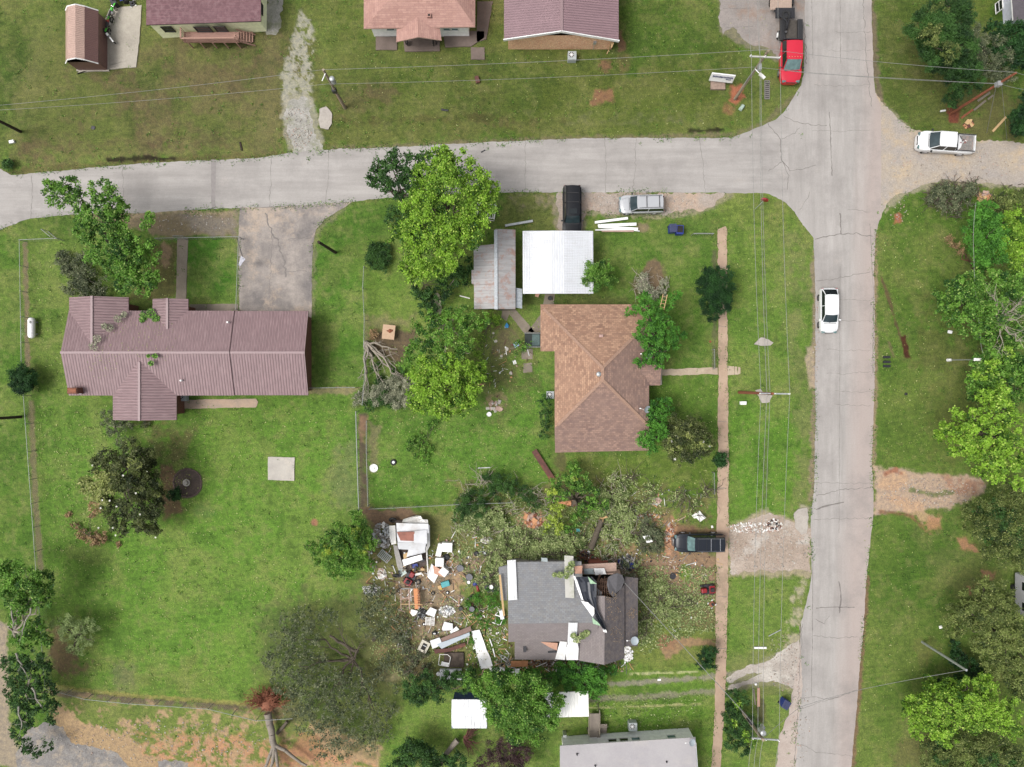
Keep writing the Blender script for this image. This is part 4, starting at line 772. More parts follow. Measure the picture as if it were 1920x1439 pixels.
# ---------------------------------------------------------------- bottom mobile home
h = thing('white_mobile_home', 'long pale grey mobile home with white siding at the bottom edge', 'mobile home', base_of([(1049,1396),(1305,1500)],3.2))
mb = MB(); roof_solid(mb, [[(1050,1399,3.1),(1304,1383,3.1),(1312,1560,3.6),(1050,1560,3.6)]],.1)
part(mb, 'roof', [m_slab('roof_coating', S(196,192,194), S(184,180,184), S(206,200,196),.05,.3), WH], h)
a, b = W(1053,1381), W(1291,1365); wl = MB(); d_ = (b - a); n_ = Vector((-d_.y, d_.x, 0)).normalized(); far = n_ * -9
wl.prism([(a.x + far.x, a.y + far.y),(b.x + far.x, b.y + far.y),(b.x, b.y),(a.x, a.y)],0,3.0); part(wl, 'wall', m_lines('blue_white_siding', S(208,218,226,.6),.2,.85), h)
yawn = math.atan2(n_.y, n_.x)
for px, pale_glass in ((1149,0),(1171,0),(1193,1),(1260,1)):  # flag picks the paler pane material
    t_ = (W(px, 1384,1.9).x - a.x) / d_.x; c = a + d_ * t_ + n_ * .01; window(h, (c.x, c.y, 1.85),(.85,1.15), yawn, WH, M['glass_light'] if pale_glass else GL)
t_ = (W(1112,1388,1.4).x - a.x) / d_.x; c = a + d_ * t_ + n_ * .04; v = MB(); v.box((c.x, c.y, 1.45),(.06,.9,2.0), yawn); part(v, 'door', WH, h)
for (x, y) in ((1082,1415),(1250,1429),(1116,1436)): v = MB(); q = W(x, y, 3.3); v.cyl((q.x, q.y, 3.1),(q.x, q.y, 3.4),.08, n=8); part(v, 'vent_pipe', M['dark_metal'], h)
# steps deck of the mobile home
d = thing('porch_deck', 'grey timber deck and steps joining the awning to the mobile home', 'deck', tuple(W(1120,1372)))
dm = m_lines('grey_boards', S(158,146,134),.14,.65, axis=0)
v = MB(); a, b = W(1104,1332), W(1124,1380); v.box(((a.x + b.x) / 2,(a.y + b.y) / 2,.7),(b.x - a.x, a.y - b.y, .12)); part(v, 'deck_floor', dm, d)
for i in range(3): v = MB(); q = W(1130,1360 + i * 7,.5); v.box((q.x, q.y, .65 - i * .18),(.85,.36,.08)); part(v, 'step', dm, d)
for x in (1104,1124): v = MB(); a, b = W(x, 1332,1.5), W(x, 1378,1.5); v.tube([(a.x, a.y, 1.6),(b.x, b.y, 1.6)],.05); v.cyl((a.x, a.y, 0),(a.x, a.y, 1.6),.05); v.cyl((b.x, b.y, 0),(b.x, b.y, 1.6),.05); part(v, 'railing', M['wood_grey'], d)
# ---------------------------------------------------------------- sheds and canopies
def shed(name, label, cat, px, ze, zr, axis, rm, wm, group=None, xr=None, walls=True, inset=.12, th=.06, fm=None):
    x0, y0, x1, y1 = px; h = thing(name, label, cat, base_of([(x0, y0),(x1, y1)], ze), group=group)
    F, a, b = gable_faces(x0, y0, x1, y1, ze, zr, axis, xr=xr); mb = MB(); roof_solid(mb, F, th); part(mb, 'roof', [rm, fm or rm], h)
    if walls:
        wl = MB(); wall_prism(wl, [(x0, y0),(x1, y0),(x1, y1),(x0, y1)], inset, 0, ze - th - .01, ze=ze); part(wl, 'wall', wm, h)
    return h, F, a, b
rusty = m_ribbed('old_tin', S(186,184,184),.62,.5,.5, rust=S(176,138,124), rustamt=(.5,.62), wornc=S(164,160,160), deep=.88, axis=0)
h, F, a, b = shed('tin_shed', 'long old shed under rust stained grey tin sheets left of the white carport', 'shed', (928,431,966.5,580),2.5,2.9, 'y', rusty, M['wood_grey'], xr=929.5)
mb = MB(); roof_solid(mb, [[(888,462,2.4),(928,458,2.75),(929,579,2.75),(889,580,2.4)],[(884,507,2.2),(890,506,2.3),(890,534,2.3),(884,532,2.2)]],.05); part(mb, 'lean_to_roof', [rusty, rusty], h)
cp = MB(); seam(cp, [(929.5,432,2.93),(930,580,2.93)],.32,.03); part(cp, 'ridge_cap', mp('tin_bright', S(208,214,220),.4,.2), h)
wl = MB(); wall_prism(wl, [(890,464),(930,462),(930,578),(890,579)],.15,0,2.3, ze=2.4); part(wl, 'lean_to_wall', mp('tin_wall', S(120,118,116),.6, var=.3), h)
mb = MB(); roof_solid(mb, [[(967,540,2.2),(979,542,2.1),(979,579,2.1),(967,577,2.2)]],.05); part(mb, 'side_roof', [mp('tin_pale', S(196,204,210),.4,.2), rusty], h)
# carport: curved ribbed white steel
WM = m_ribbed('white_ribbed', (.70,.72,.76,1),.16,.8,.4, deep=.74, wornc=(.56,.57,.58,1)); h = thing('carport', 'open carport with an arched bright white ribbed metal roof', 'carport', base_of([(980,433),(1112,551)],2.7))
mb = MB(); n = 12
def arc(i): t_ = i / n; return 2.75 + .45 * math.sin(math.pi * t_)
rows = []
for i in range(n + 1):
    t_ = i / n; x = 980 + 132 * t_; z = arc(i); k0 = -3.0 * math.sin(math.pi * t_); rows.append(((x, 433.5 + k0 * .2, z),(x + .5,551 + 0 * k0, z)))
mb2 = MB()
for i in range(n):
    q = [W(*rows[i][0]), W(*rows[i + 1][0]), W(*rows[i + 1][1]), W(*rows[i][1])][::-1]; mb2.poly(q, 0)
    q2 = [p - Vector((0,0,.06)) for p in q][::-1]; mb2.poly(q2,0)
    for a_, b_ in ((0,1),(2,3)): mb2.poly([q[a_], q[b_], q[b_] - Vector((0,0,.06)), q[a_] - Vector((0,0,.06))],0)
part(mb2, 'roof', WM, h)
# ribs as real steel corrugation
for i in range(1,44):
    rb = MB(); t_ = i / 44; x = 980 + 132 * t_; z = 2.75 + .45 * math.sin(math.pi * t_) + .012; p, q = W(x, 434.5, z), W(x + .5,550.5, z); rb.box((p + q) / 2,(.05,(p - q).length, .03)); part(rb, 'roof_rib', WM, h)
for x in (984,1110):
    for y in (438,492,546): pp = MB(); q = W(x, y, 2.75); pp.box((q.x, q.y, 1.37),(.08,.08,2.74)); part(pp, 'post', M['galv'], h)
# gambrel shed
h = thing('gambrel_shed', 'small barn shaped shed with copper pink ribbed roof and white trim on a slab', 'shed', tuple(W(190,80)))
CR = m_ribbed('copper_metal', S(216,182,168),.18,.8,.45, deep=.72); CR2 = m_ribbed('copper_metal_dark', S(140,104,100),.18,.8,.45, deep=.75)
x0 = W(146,134).x + .1; x1 = W(203,128).x; yb = W(150,133).y; yt = W(210,19,2.3).y; zw = 1.95
prof = [(x0 - .12, zw),(x0 + .55,2.75),(x0 + 1.55,3.1),(x1 - .75,2.75),(x1 + .12, zw)]
th_ = .05
for i in range(4):
    mb = MB(); (xa, za),(xb, zb) = prof[i], prof[i + 1]; mb.poly([(xa, yb - .12, za),(xb, yb - .12, zb),(xb, yt + .12, zb),(xa, yt + .12, za)][::1],0); mb.poly([(xa, yb - .12, za - th_),(xb, yb - .12, zb - th_),(xb, yt + .12, zb - th_),(xa, yt + .12, za - th_)][::-1],0)
    part(mb, 'roof_panel', CR if i < 3 else CR2, h)  # steep right panel: its shade put into the darker copper
wl = MB(); wl.box(((x0 + x1) / 2,(yb + yt) / 2, zw / 2),(x1 - x0, yt - yb, zw)); 
for yy in (yb, yt):
    g = [(x0, yy, zw - .02),(x0 + .6, yy, 2.68),(x0 + 1.55, yy, 3.0),(x1 - .8, yy, 2.68),(x1, yy, zw - .02)]; wl.poly(g, 0); wl.poly(g[::-1],0)
part(wl, 'wall', CR2, h)
v = MB()
for yy in (yb - .14, yt + .14):
    v = MB(); v.tube([(p[0], yy, p[1]) for p in prof],.06,4); part(v, 'trim', WH, h)
v = MB(); v.box(((x0 + x1) / 2,(yb + yt) / 2,.08),(x1 - x0 + .3, yt - yb + .2,.16)); part(v, 'foundation', M['concrete'], h)
# white tin storage shed, lower centre
WT = m_ribbed('white_tin', (.78,.80,.83,1),.3,.7,.45, wornc=S(196,196,198), deep=.82)
h, F, a, b = shed('storage_shed', 'small white tin storage shed with blue edges below the flattened debris', 'shed', (847,1312,913,1366),1.9,2.2, 'x', WT, mp('shed_wall', S(70,90,150),.6))
for x in (847.5,912.5): v = MB(); p, q = W(x, 1320,1.95), W(x + .6,1366,1.95); v.box((p + q) / 2 + Vector((0,0,-.07)),(.05,(p - q).length, .12)); part(v, 'trim', M['blue_paint'], h)
# awning beside the mobile home
AW = m_ribbed('awning_white', (.80,.80,.76,1),.3,.6,.4, deep=.86); h = thing('metal_awning', 'cream white flat metal carport partly under a dark green tree', 'carport', tuple(W(1070,1322)))
mb = MB(); roof_solid(mb, [[(1020,1300,2.5),(1103,1296,2.5),(1104,1344,2.7),(1020,1346,2.7)]],.1); part(mb, 'roof', [AW, WH], h)
for (x, y) in ((1101,1299),(1101,1341),(1024,1303),(1024,1342)): pp = MB(); q = W(x, y, 2.5); pp.cyl((q.x, q.y, 0),(q.x, q.y, 2.5),.05); part(pp, 'post', WH, h)
# green side porch of the centre house
h = thing('side_stoop', 'dark green side stoop with grey rails at the shingle house corner', 'stoop', tuple(W(1000,640)))
v = MB(); a, b = W(984,626,.6), W(1015,650,.6); v.box(((a.x + b.x) / 2,(a.y + b.y) / 2,.3),(b.x - a.x, a.y - b.y, .6)); part(v, 'platform', mp('stoop_green', S(52,62,60),.8, var=.2), h)
v = MB(); v.box((b.x - .55,(a.y + b.y) / 2,.615),(.75, a.y - b.y - .15,.02)); part(v, 'mat', mp('mat_teal', S(104,126,124),.8), h)
for y in (625,651): v = MB(); p, q = W(984, y, 1.4), W(1014, y, 1.4); v.tube([(p.x, p.y, 1.45),(q.x, q.y, 1.45)],.06); v.cyl((p.x, p.y, 0),(p.x, p.y, 1.45),.04); part(v, 'railing', mp('rail_grey', S(140,142,140),.5), h)
# ================================================================ vehicles
mp('windshield_sky', S(58,74,80),.08, var=.3, scale=1.5)  # sky reflection painted into the windshield colour
def paint_mat(name, col, rough=.3):
    return mp(name, col, rough, var=.03, scale=1.5, coat=.6)
def wheel_at(root, x, y, r, wd=.22, rim='rim', tyre='rubber', side=1):
    w_ = MB(); w_.cyl((x, y - wd / 2, r),(x, y + wd / 2, r), r, n=22); w_.ring((x, y, r), r - .03,.05,22,6, q=Matrix.Rotation(R(90),3, 'X'))
    wo_ = w_.build('wheel', M[tyre], parent=root, smooth=40); m_ = MB(); m_.cyl((x, y + side * (wd / 2 + .012), r),(x, y + side * (wd / 2 + .03), r), r * .62, n=18)
    for k in range(5): a = k * 1.2566; m_.box((x + math.cos(a) * r * .33, y + side * (wd / 2 + .035), r + math.sin(a) * r * .33),(r * .5,.02,.06),0, ry=-a)
    m_.build('rim', M[rim], parent=wo_, smooth=40); return wo_
def body_loft(st, n=9):
    """st: stations (x, half width, z bottom, z shoulder, z top, half width top)"""
    vs, fs = [],[]
    for (x, w_, zb, zs, zt_, wt) in st:
        ring = [(-w_ * .94, zb),(-w_, zb + (zs - zb) * .35),(-w_, zs - .06),(-w_ * .975, zs),(-wt, zt_ - .02),(-wt * .5, zt_ + .012),(0, zt_ + .02),(wt * .5, zt_ + .012),(wt, zt_ - .02),(w_ * .975, zs),(w_, zs - .06),(w_, zb + (zs - zb) * .35),(w_ * .94, zb)]
        vs += [(x, y, z) for y, z in ring]
    k = 13
    for i in range(len(st) - 1):
        for j in range(k - 1): a = i * k + j; fs.append((a, a + 1, a + k + 1, a + k))
        fs.append((i * k + k - 1, i * k, i * k + k, i * k + 2 * k - 1))
    fs.append(tuple(range(k))); fs.append(tuple(reversed(range((len(st) - 1) * k, len(st) * k)))); return vs, fs
def car(name, label, loc, yaw, L, Wd, Ht, paint, cat='car', hood=.28, wb=.30, wt=.40, rt=.93, rb=.99, belt=.95, hoodz=None, bed=None, group=None, glass='glass_dark', wglass=None, rails=False, bars=(), sunroof=None, dark_trim=True, rim='rim', wr=.34, roofp=None, tailz=None, rearslope=None, lamp=True, grille='black_plastic', panels=0):
    """a car facing local +x. hood, wb.. are fractions of the length measured back from the nose."""
    root = thing(name, label, cat, loc, yaw, group=group); X = lambda f: L / 2 - f * L; hw = Wd / 2; hz = hoodz or belt - .02; tz = tailz or belt; zb = .28
    st = [(X(0), hw * .44, zb + .14, hz - .34, hz - .28, hw * .36),(X(.012), hw * .68, zb + .04, hz - .24, hz - .18, hw * .56),(X(.04), hw * .84, zb, hz - .15, hz - .09, hw * .72),(X(.10), hw * .98, zb, hz - .07, hz - .02, hw * .80),(X(wb * .7), hw, zb, hz - .02, hz + .02, hw * .84),(X(wb), hw, zb, belt - .02, hz + .05, hw * .86),(X(.5), hw, zb, belt, belt + .01, hw * .88),(X(.8), hw, zb, tz, tz + .01, hw * .88),(X(.94), hw * .98, zb, tz, tz, hw * .86),(X(.985), hw * .92, zb + .04, tz - .06, tz - .02, hw * .8),(X(1.0), hw * .82, zb + .12, tz - .16, tz - .12, hw * .7)]
    m_ = MB(); v, f = body_loft(st); m_.mesh(v, f); bo = m_.build('body', paint, parent=root, smooth=35)
    # greenhouse
    cab_end = rb; ztop = Ht; wB, wT = hw * .90, hw * .76; zB = belt - .02
    A = [(X(wb), wB * .93, zB + .02),(X(wt), wT * .96, ztop - .05),(X(rt), wT * .95, ztop - .05),(X(cab_end), wB * .92, zB + .02)]
    g = MB(); n_ = 6
    # roof
    rv = []; 
    for i in range(7):
        t_ = i / 6; x = X(wt) + (X(rt) - X(wt)) * t_; ins = 1 - .10 * (abs(t_ - .5) * 2) ** 4
        for j in range(7): s_ = j / 3 - 1; rv.append((x + (.05 * (1 - s_ * s_) if i == 0 else 0) - (.03 * (1 - s_ * s_) if i == 6 else 0), s_ * wT * ins, ztop - .05 * s_ * s_ - .02 * (2 * t_ - 1) ** 2))
    rf = [(i * 7 + j, i * 7 + j + 1,(i + 1) * 7 + j + 1,(i + 1) * 7 + j) for i in range(6) for j in range(6)]
    rm = MB(); rm.mesh([(x, y, z) for x, y, z in rv] + [(x, y, z - .05) for x, y, z in rv],[tuple(reversed(q)) for q in rf] + [tuple(a + 49 for a in q) for q in rf]); ro_ = rm.build('roof', roofp or paint, parent=root, smooth=40)
    # dark glasshouse shell
    def quad(nm, pts, mat_, bulge=0):
        q = MB(); q.poly(pts); q.poly([(p[0], p[1], p[2] - .02) for p in pts][::-1]); return q.build(nm, mat_, parent=root)
    f0, f1 = X(wb), X(wt) - .01; r0, r1 = X(cab_end), X(rt) + .01
    W5 = []
    for i in range(5): s_ = i / 2 - 1; W5.append(((f0 + .10 * (1 - s_ * s_), s_ * wB * .90, zB + .04),(f1 + .05 * (1 - s_ * s_), s_ * wT * .93, ztop - .055 - .03 * s_ * s_)))
    q = MB()
    for i in range(4): q.mesh([W5[i][0], W5[i + 1][0], W5[i + 1][1], W5[i][1]],[(0,1,2,3)])
    q.build('windshield', M[wglass or 'windshield_sky'], parent=root, smooth=60)
    q = MB(); q.mesh([(r1,-wT * .88, ztop - .06),(r1, wT * .88, ztop - .06),(r0, wB * .84, zB + .04),(r0,-wB * .84, zB + .04)],[(3,2,1,0)]); q.build('rear_window', M[glass], parent=root)
    for s in (-1,1):
        q = MB(); p = [(f0 - .02, s * wB, zB + .02),(r0 + .04, s * wB, zB + .02),(r1 - .02, s * (wT + .01), ztop - .06),(f1 + .02, s * (wT + .01), ztop - .06)]; q.poly(p if s < 0 else p[::-1]); q.build('side_window', M[glass], parent=root)
        q = MB()   # pillars
        q.tube([(f0 + .02, s * wB * .92, zB + .03),(f1, s * wT * .95, ztop - .07)],.035,5); q.tube([(r0, s * wB * .88, zB + .03),(r1, s * wT * .92, ztop - .07)],.045,5)
        for fx in ((.36,) if L < 5.2 else (.36,)):
            xm = X(wt) + (X(rt) - X(wt)) * .45; q.tube([(xm, s * (wB + .005), zB),(xm, s * (wT + .015), ztop - .07)],.035,5)
        q.tube([(f1, s * (wT * .985), ztop - .055),(r1, s * (wT * .985), ztop - .055)],.03,5); q.build('pillar', roofp or paint, parent=root)
        q = MB(); q.box((f0 - .18, s * (hw + .10), belt + .04),(.14,.20,.14), R(-10 * s)); q.build('mirror', paint if not dark_trim else M['black_plastic'], parent=root, bevel=.02)
        if lamp:
            q = MB(); q.box((X(.028), s * hw * .66, hz - .17),(.22, hw * .36,.13), R(-16 * s)); q.build('headlight', M['glass_light'], parent=root, bevel=.02)
            q = MB(); q.box((X(.992), s * hw * .78, tz - .12),(.06,.16,.28)); q.build('taillight', M['red_paint'], parent=root)
        q = MB(); q.box((X(.52), s * (hw + .004),.62),(L * .36,.012,.02)); q.build('door_line', M['black_plastic'], parent=root)
        for fx in (.19,.80): wheel_at(root, X(fx), s * (hw - .115), wr, rim=rim, side=s)
    q = MB(); q.box((X(.006),0, hz - .26),(.06, hw * .9,.16)); q.build('grille', M[grille], parent=root)
    for fx, zz in ((.004,.42),(.998,.46)): q = MB(); q.box((X(fx) - (.08 if fx < .5 else 0),0, zz),(.16, Wd * (.5 if fx < .5 else .72),.22)); q.build('bumper', M['black_plastic'] if dark_trim else paint, parent=root, bevel=.05)
    q = MB()
    for s in (-1,1): q.tube([(X(.05), s * hw * .55, hz + .0),(X(wb * .85), s * hw * .70, hz + .045)],.012,4)
    q.build('hood_crease', paint, parent=root)
    q = MB(); q.box((f0 + .14,0, zB + .05),(.05, wB * 1.5,.02)); q.tube([(f0 + .12,-.1, zB + .07),(f0 - .12,.35, zB + .20)],.012,4); q.build('wiper', M['black_plastic'], parent=root)
    if rails:
        for s in (-1,1): q = MB(); q.tube([(X(wt + .04), s * wT * .86, ztop + .03),(X(rt - .02), s * wT * .86, ztop + .03)],.022,5); q.build('roof_rail', M['black_plastic' if rails == 'dark' else 'chrome'], parent=root)
    for b_ in bars: q = MB(); q.box((X(b_),0, ztop + .05),(.06, wT * 1.7,.03)); q.build('roof_bar', M['black_plastic' if rails == 'dark' else 'chrome'], parent=root)
    if sunroof: q = MB(); q.box((X(sunroof),0, ztop + .004),(.52, wT * 1.15,.02)); q.build('sunroof', M['glass_dark'], parent=root); q2 = MB(); 
    for k in range(panels): q = MB(); q.box((X(wt + .06 + k * (rt - wt - .1) / panels),0, ztop + .008),(.02, wT * 1.5,.012)); q.build('roof_seam', M['black_plastic'], parent=root)
    return root
WPT = paint_mat('paint_white', (.66,.67,.68,1)); SPT = paint_mat('paint_silver', (.36,.37,.39,1)); BPT = mp('paint_black', (.010,.011,.014,1),.35, var=.03, spec=.25); NPT = mp('paint_dark_blue', (.012,.015,.022,1),.3, var=.03, spec=.3); RPT = paint_mat('paint_red', (.50,.012,.035,1))
def g0(px, py): p = W(px, py); return (p.x, p.y, 0.0)
car('white_car', 'white hatchback driving down the main street', g0(1548,584.5), R(-90),4.5,1.78,1.5, WPT, hood=.3, wb=.25, wt=.40, rt=.84, rb=.97, belt=.95, dark_trim=False, rim='rim_dark', wr=.33)
car('black_suv', 'long black sport utility vehicle parked nose in beside the white carport', g0(1071.5,399), R(-90),5.0,1.86,1.85, BPT, wb=.25, wt=.36, rt=.95, rb=.99, belt=1.08, rails='dark', bars=(.62,.80), sunroof=.44, wr=.38, panels=0)
car('silver_suv', 'silver sport utility vehicle parked on the gravel shoulder of the street', g0(1200,387), R(181.5),4.5,1.80,1.72, SPT, wb=.25, wt=.38, rt=.94, rb=.985, belt=1.02, rails='dark', bars=(.58,.86), wr=.35, dark_trim=True)
car('dark_suv', 'dark blue black sport utility vehicle with roof bars parked across the sidewalk', g0(1307,1014.5), R(180),5.0,1.86,1.85, NPT, wb=.26, wt=.37, rt=.96, rb=.992, belt=1.08, rails='chrome', bars=(.68,.86), wglass='glass_light', wr=.38, panels=3, rim='rim')
# pickup trucks
def pickup(name, label, loc, yaw, L, Wd, Ht, paint, bed=True, wglass=None):
    root = car(name, label, loc, yaw, L, Wd, Ht, paint, 'truck', wb=.20 if bed else .3, wt=.31, rt=.60, rb=.65, belt=1.12, tailz=.98, rim='rim', wr=.40, wglass=wglass, dark_trim=True); return root
r_ = pickup('white_pickup', 'white crew cab pickup truck with debris in its bed on the gravel road', g0(1763,273), R(176),5.7,1.95,1.88, WPT)
X_ = lambda f: 5.7 / 2 - f * 5.7
for o_ in [o for o in r_.children if o.name.startswith(('body', 'taillight'))]: pass
q = MB(); q.box((X_(.83),0,.995),(1.62,1.50,.05)); q.build('bed_floor', mp('bed_dirty', S(150,146,142),.7, var=.3, dirt=S(190,160,150)), parent=r_)
for s in (-1,1): q = MB(); q.box((X_(.83), s * .83,1.10),(1.86,.12,.24)); q.build('bed_side', WPT, parent=r_, bevel=.02); q = MB(); q.box((X_(.83), s * .82,1.23),(1.8,.1,.02)); q.build('bed_rail', M['black_plastic'], parent=r_)
q = MB(); q.box((X_(.985),0,1.08),(.10,1.7,.30)); q.build('tailgate', WPT, parent=r_, bevel=.02); q = MB(); q.box((X_(.672),0,1.12),(.10,1.7,.3)); q.build('bed_front', M['black_plastic'], parent=r_)
p_ = W(1806,264,1.1)
q = MB()
for k in range(9): a = rnd.uniform(0,3.1); c = (rnd.uniform(-.3,.3), rnd.uniform(-.3,.3),.05 + .03 * k); q.box(c, (rnd.uniform(.1,.4),.05,.04), a, m=k % 3)
solo(q, 'tool_clutter', [M['red_paint'], M['dark_metal'], M['white']], 'small heap of red and black tools lying in the white pickup bed', 'tools', (p_.x, p_.y, 1.03))
# red truck with black flat bed and gooseneck trailer
r_ = pickup('red_truck', 'red pickup truck with a black service body hitched to a gooseneck trailer', g0(1476,105), R(-90),6.3,2.05,2.0, RPT, wglass='glass_light')
for o_ in list(r_.children):
    if o_.name.startswith('body'):
        for v in o_.data.vertices:
            if v.co.x < -1.15: v.co.z = min(v.co.z, .62); v.co.y *= .6
q = MB(); X_ = lambda f: 6.3 / 2 - f * 6.3
for s in (-1,1): q = MB(); q.box((X_(.83), s * .86,1.02),(2.1,.52,.32)); q.build('bed_box', M['black_plastic'], parent=r_, bevel=.05); 
q = MB(); q.box((X_(.83),0,.90),(2.1,1.25,.10)); q.build('bed_deck', mp('bed_rust', S(88,82,76),.8, var=.4, scale=4), parent=r_)
q = MB(); q.box((X_(.655),0,1.25),(.10,1.9,.62)); q.build('headache_rack', M['dark_metal'], parent=r_)
for s in (-1,1): wheel_at(r_, X_(.80), s * 1.02,.40, rim='white', side=s)
for k in range(5): q = MB(); q.box((X_(.34),-.55 + k * .275,2.01),(.06,.08,.03)); q.build('roof_light', M['wood_new'], parent=r_)
tl = thing('gooseneck_trailer', 'flat trailer with tan plank deck and black triangular gooseneck behind the red truck', 'trailer', g0(1463,10),0)
def tp(x, y, z): p = W(x, y, z); return Vector((p.x, p.y, z))
q = MB(); a, b = tp(1444,19,1.0), tp(1484,-60,1.0); q.box(((a.x + b.x) / 2,(a.y + b.y) / 2,1.0),(b.x - a.x, b.y - a.y, .12)); q.build('deck', m_lines('trailer_planks', S(196,172,156),.2,.7, axis=0), parent=tl, world=True)
q = MB(); q.tube([tp(1452,20,1.05), tp(1475,40,1.5), tp(1475,56,1.5)],.09,6); q.tube([tp(1484,20,1.05), tp(1478,40,1.5), tp(1475,56,1.5)],.09,6); q.box(tuple(tp(1472,25,1.15)),(1.9,1.0,.12)); q.cyl(tp(1474,60,.9), tp(1474,60,1.5),.09); q.build('neck', M['dark_metal'], parent=tl, world=True)
q = MB(); c = tp(1474,28,1.25); q.ring(c, .33,.1,18,6); q.build('spare_wheel', M['rubber'], parent=tl, world=True, smooth=50)
for s in (0,1): q = MB(); c = tp(1446 + s * 38,5,.4); q.cyl((c.x - .12, c.y, .4),(c.x + .12, c.y, .4),.4, n=18); q.build('wheel', M['rubber'], parent=tl, world=True, smooth=40)
# motor bikes by the gambrel shed
def dirt_bike(label, px, py, yaw, body, fender):
    p = W(px, py); r = thing('dirt_bike', label, 'motorbike', (p.x, p.y, 0), yaw, group='dirt bikes parked by the pink shed')
    for x, rr in ((.68,.34),(-.66,.31)):
        q = MB(); q.ring((x, 0, rr), rr - .05,.055,20,6, q=Matrix.Rotation(R(90),3, 'X')); w_ = q.build('wheel', M['rubber'], parent=r, smooth=60); q = MB()
        for k in range(6): a = k * .5236; q.tube([(x - math.cos(a) * (rr - .06),0, rr - math.sin(a) * (rr - .06)),(x + math.cos(a) * (rr - .06),0, rr + math.sin(a) * (rr - .06))],.008,3)
        q.build('spokes', M['chrome'], parent=w_)
    q = MB(); q.tube([(.68,.07,.34),(.48,.07,.95)],.03,6); q.tube([(.68,-.07,.34),(.48,-.07,.95)],.03,6); q.build('fork', M['chrome'], parent=r)
    q = MB(); q.tube([(.45,0,.9),(.1,0,.45),(-.25,0,.42),(-.3,0,.8),(.45,0,.9)],.03,6); q.tube([(-.25,.06,.42),(-.66,.06,.31)],.025,5); q.build('frame', M['dark_metal'], parent=r)
    q = MB(); q.box((.02,0,.5),(.34,.24,.30)); q.build('engine', M['rim'], parent=r, bevel=.03)
    q = MB(); q.box((.2,0,.86),(.42,.26,.2), taper=.7); q.build('fuel_tank', body, parent=r, bevel=.05); q = MB(); q.box((-.28,0,.90),(.62,.2,.09)); q.build('seat', M['rubber'], parent=r, bevel=.03)
    q = MB(); q.box((.74,0,.76),(.62,.15,.03), ry=R(8)); q.build('front_fender', fender, parent=r, bevel=.01); q = MB(); q.box((-.72,0,.88),(.55,.17,.03), ry=R(18)); q.build('rear_fender', fender, parent=r, bevel=.01)
    q = MB(); q.tube([(.40,-.38,1.05),(.48,-.1,1.02),(.48,.1,1.02),(.40,.38,1.05)],.018,5); q.build('handlebar', M['dark_metal'], parent=r); return r
GB = M['green_bright']
dirt_bike('green dirt bike nearest the top end of the pink shed', 217,29, R(70), GB, GB); dirt_bike('green and red dirt bike between the other two beside the pink shed', 210,50, R(82), M['red_paint'], GB); dirt_bike('white dirt bike leaning at the shed doorway with its wheel turned out', 208,70, R(-52), M['white'], M['white'])
r = thing('quad_bike', 'blue and black four wheeled quad bike at the top of the slab', 'quad bike', g0(227,3), R(25))
for x in (.55,-.55):
    for y in (.42,-.42): q = MB(); q.cyl((x, y - .12,.28),(x, y + .12,.28),.28, n=16); q.build('wheel', M['rubber'], parent=r, smooth=40)
q = MB(); q.box((.45,0,.72),(.7,.95,.08), taper=.8); q.build('front_fender', M['blue_paint'], parent=r, bevel=.03); q = MB(); q.box((-.5,0,.74),(.65,.95,.08), taper=.8); q.build('rear_fender', M['dark_metal'], parent=r, bevel=.03)
q = MB(); q.box((-.15,0,.85),(.8,.3,.15)); q.build('seat', M['rubber'], parent=r, bevel=.04); q = MB(); q.tube([(.2,-.4,1.02),(.3,0,1.0),(.2,.4,1.02)],.02); q.build('handlebar', M['dark_metal'], parent=r)
def push_mower(label, px, py, yaw, body, eng='dark_metal', group=None):
    p = W(px, py); r = thing('push_mower', label, 'lawn mower', (p.x, p.y, 0), yaw, group=group)
    q = MB(); q.box((0,0,.2),(.6,.5,.16), taper=.85); q.build('deck', body, parent=r, bevel=.04); q = MB(); q.cyl((.02,0,.27),(.02,0,.45),.13, n=12); q.build('engine', M[eng], parent=r)
    for x in (.26,-.26):
        for y in (.29,-.29): q = MB(); q.cyl((x, y - .03,.12),(x, y + .03,.12),.12, n=12); q.build('wheel', M['white'], parent=r)
    q = MB(); q.tube([(-.25,.2,.3),(-.85,.2,.85),(-.85,-.2,.85),(-.25,-.2,.3)],.015,4); q.build('handle', M['chrome'], parent=r); return r
push_mower('small black push mower standing right of the blue quad bike', 250,9, R(200), M['dark_metal'])
push_mower('orange red push mower lying on grass below the red riding mower', 1334,1132, R(40), M['soil_red'])
def riding(label, px, py, yaw, col):
    p = W(px, py); r = thing('riding_mower', label, 'riding mower', (p.x, p.y, 0), yaw)
    q = MB(); q.box((.42,0,.55),(.62,.5,.42), taper=.85); q.build('hood', col, parent=r, bevel=.06); q = MB(); q.box((-.42,0,.5),(.6,.75,.12)); q.build('rear_fender', col, parent=r, bevel=.04)
    q = MB(); q.box((-.42,0,.66),(.36,.4,.2)); q.build('seat', M['rubber'], parent=r, bevel=.04); q = MB(); q.box((0,0,.2),(.75,1.0,.16)); q.build('mower_deck', M['dark_metal'], parent=r, bevel=.03)
    q = MB(); q.ring((.02,0,.85),.15,.02,14,5); q.cyl((.1,0,.5),(.02,0,.85),.02); q.build('steering_wheel', M['rubber'], parent=r)
    for x, y, rr in ((.5,.38,.19),(.5,-.38,.19),(-.42,.42,.25),(-.42,-.42,.25)): q = MB(); q.cyl((x, y - .09, rr),(x, y + .09, rr), rr, n=14); q.build('wheel', M['rubber'], parent=r, smooth=40)
    return r
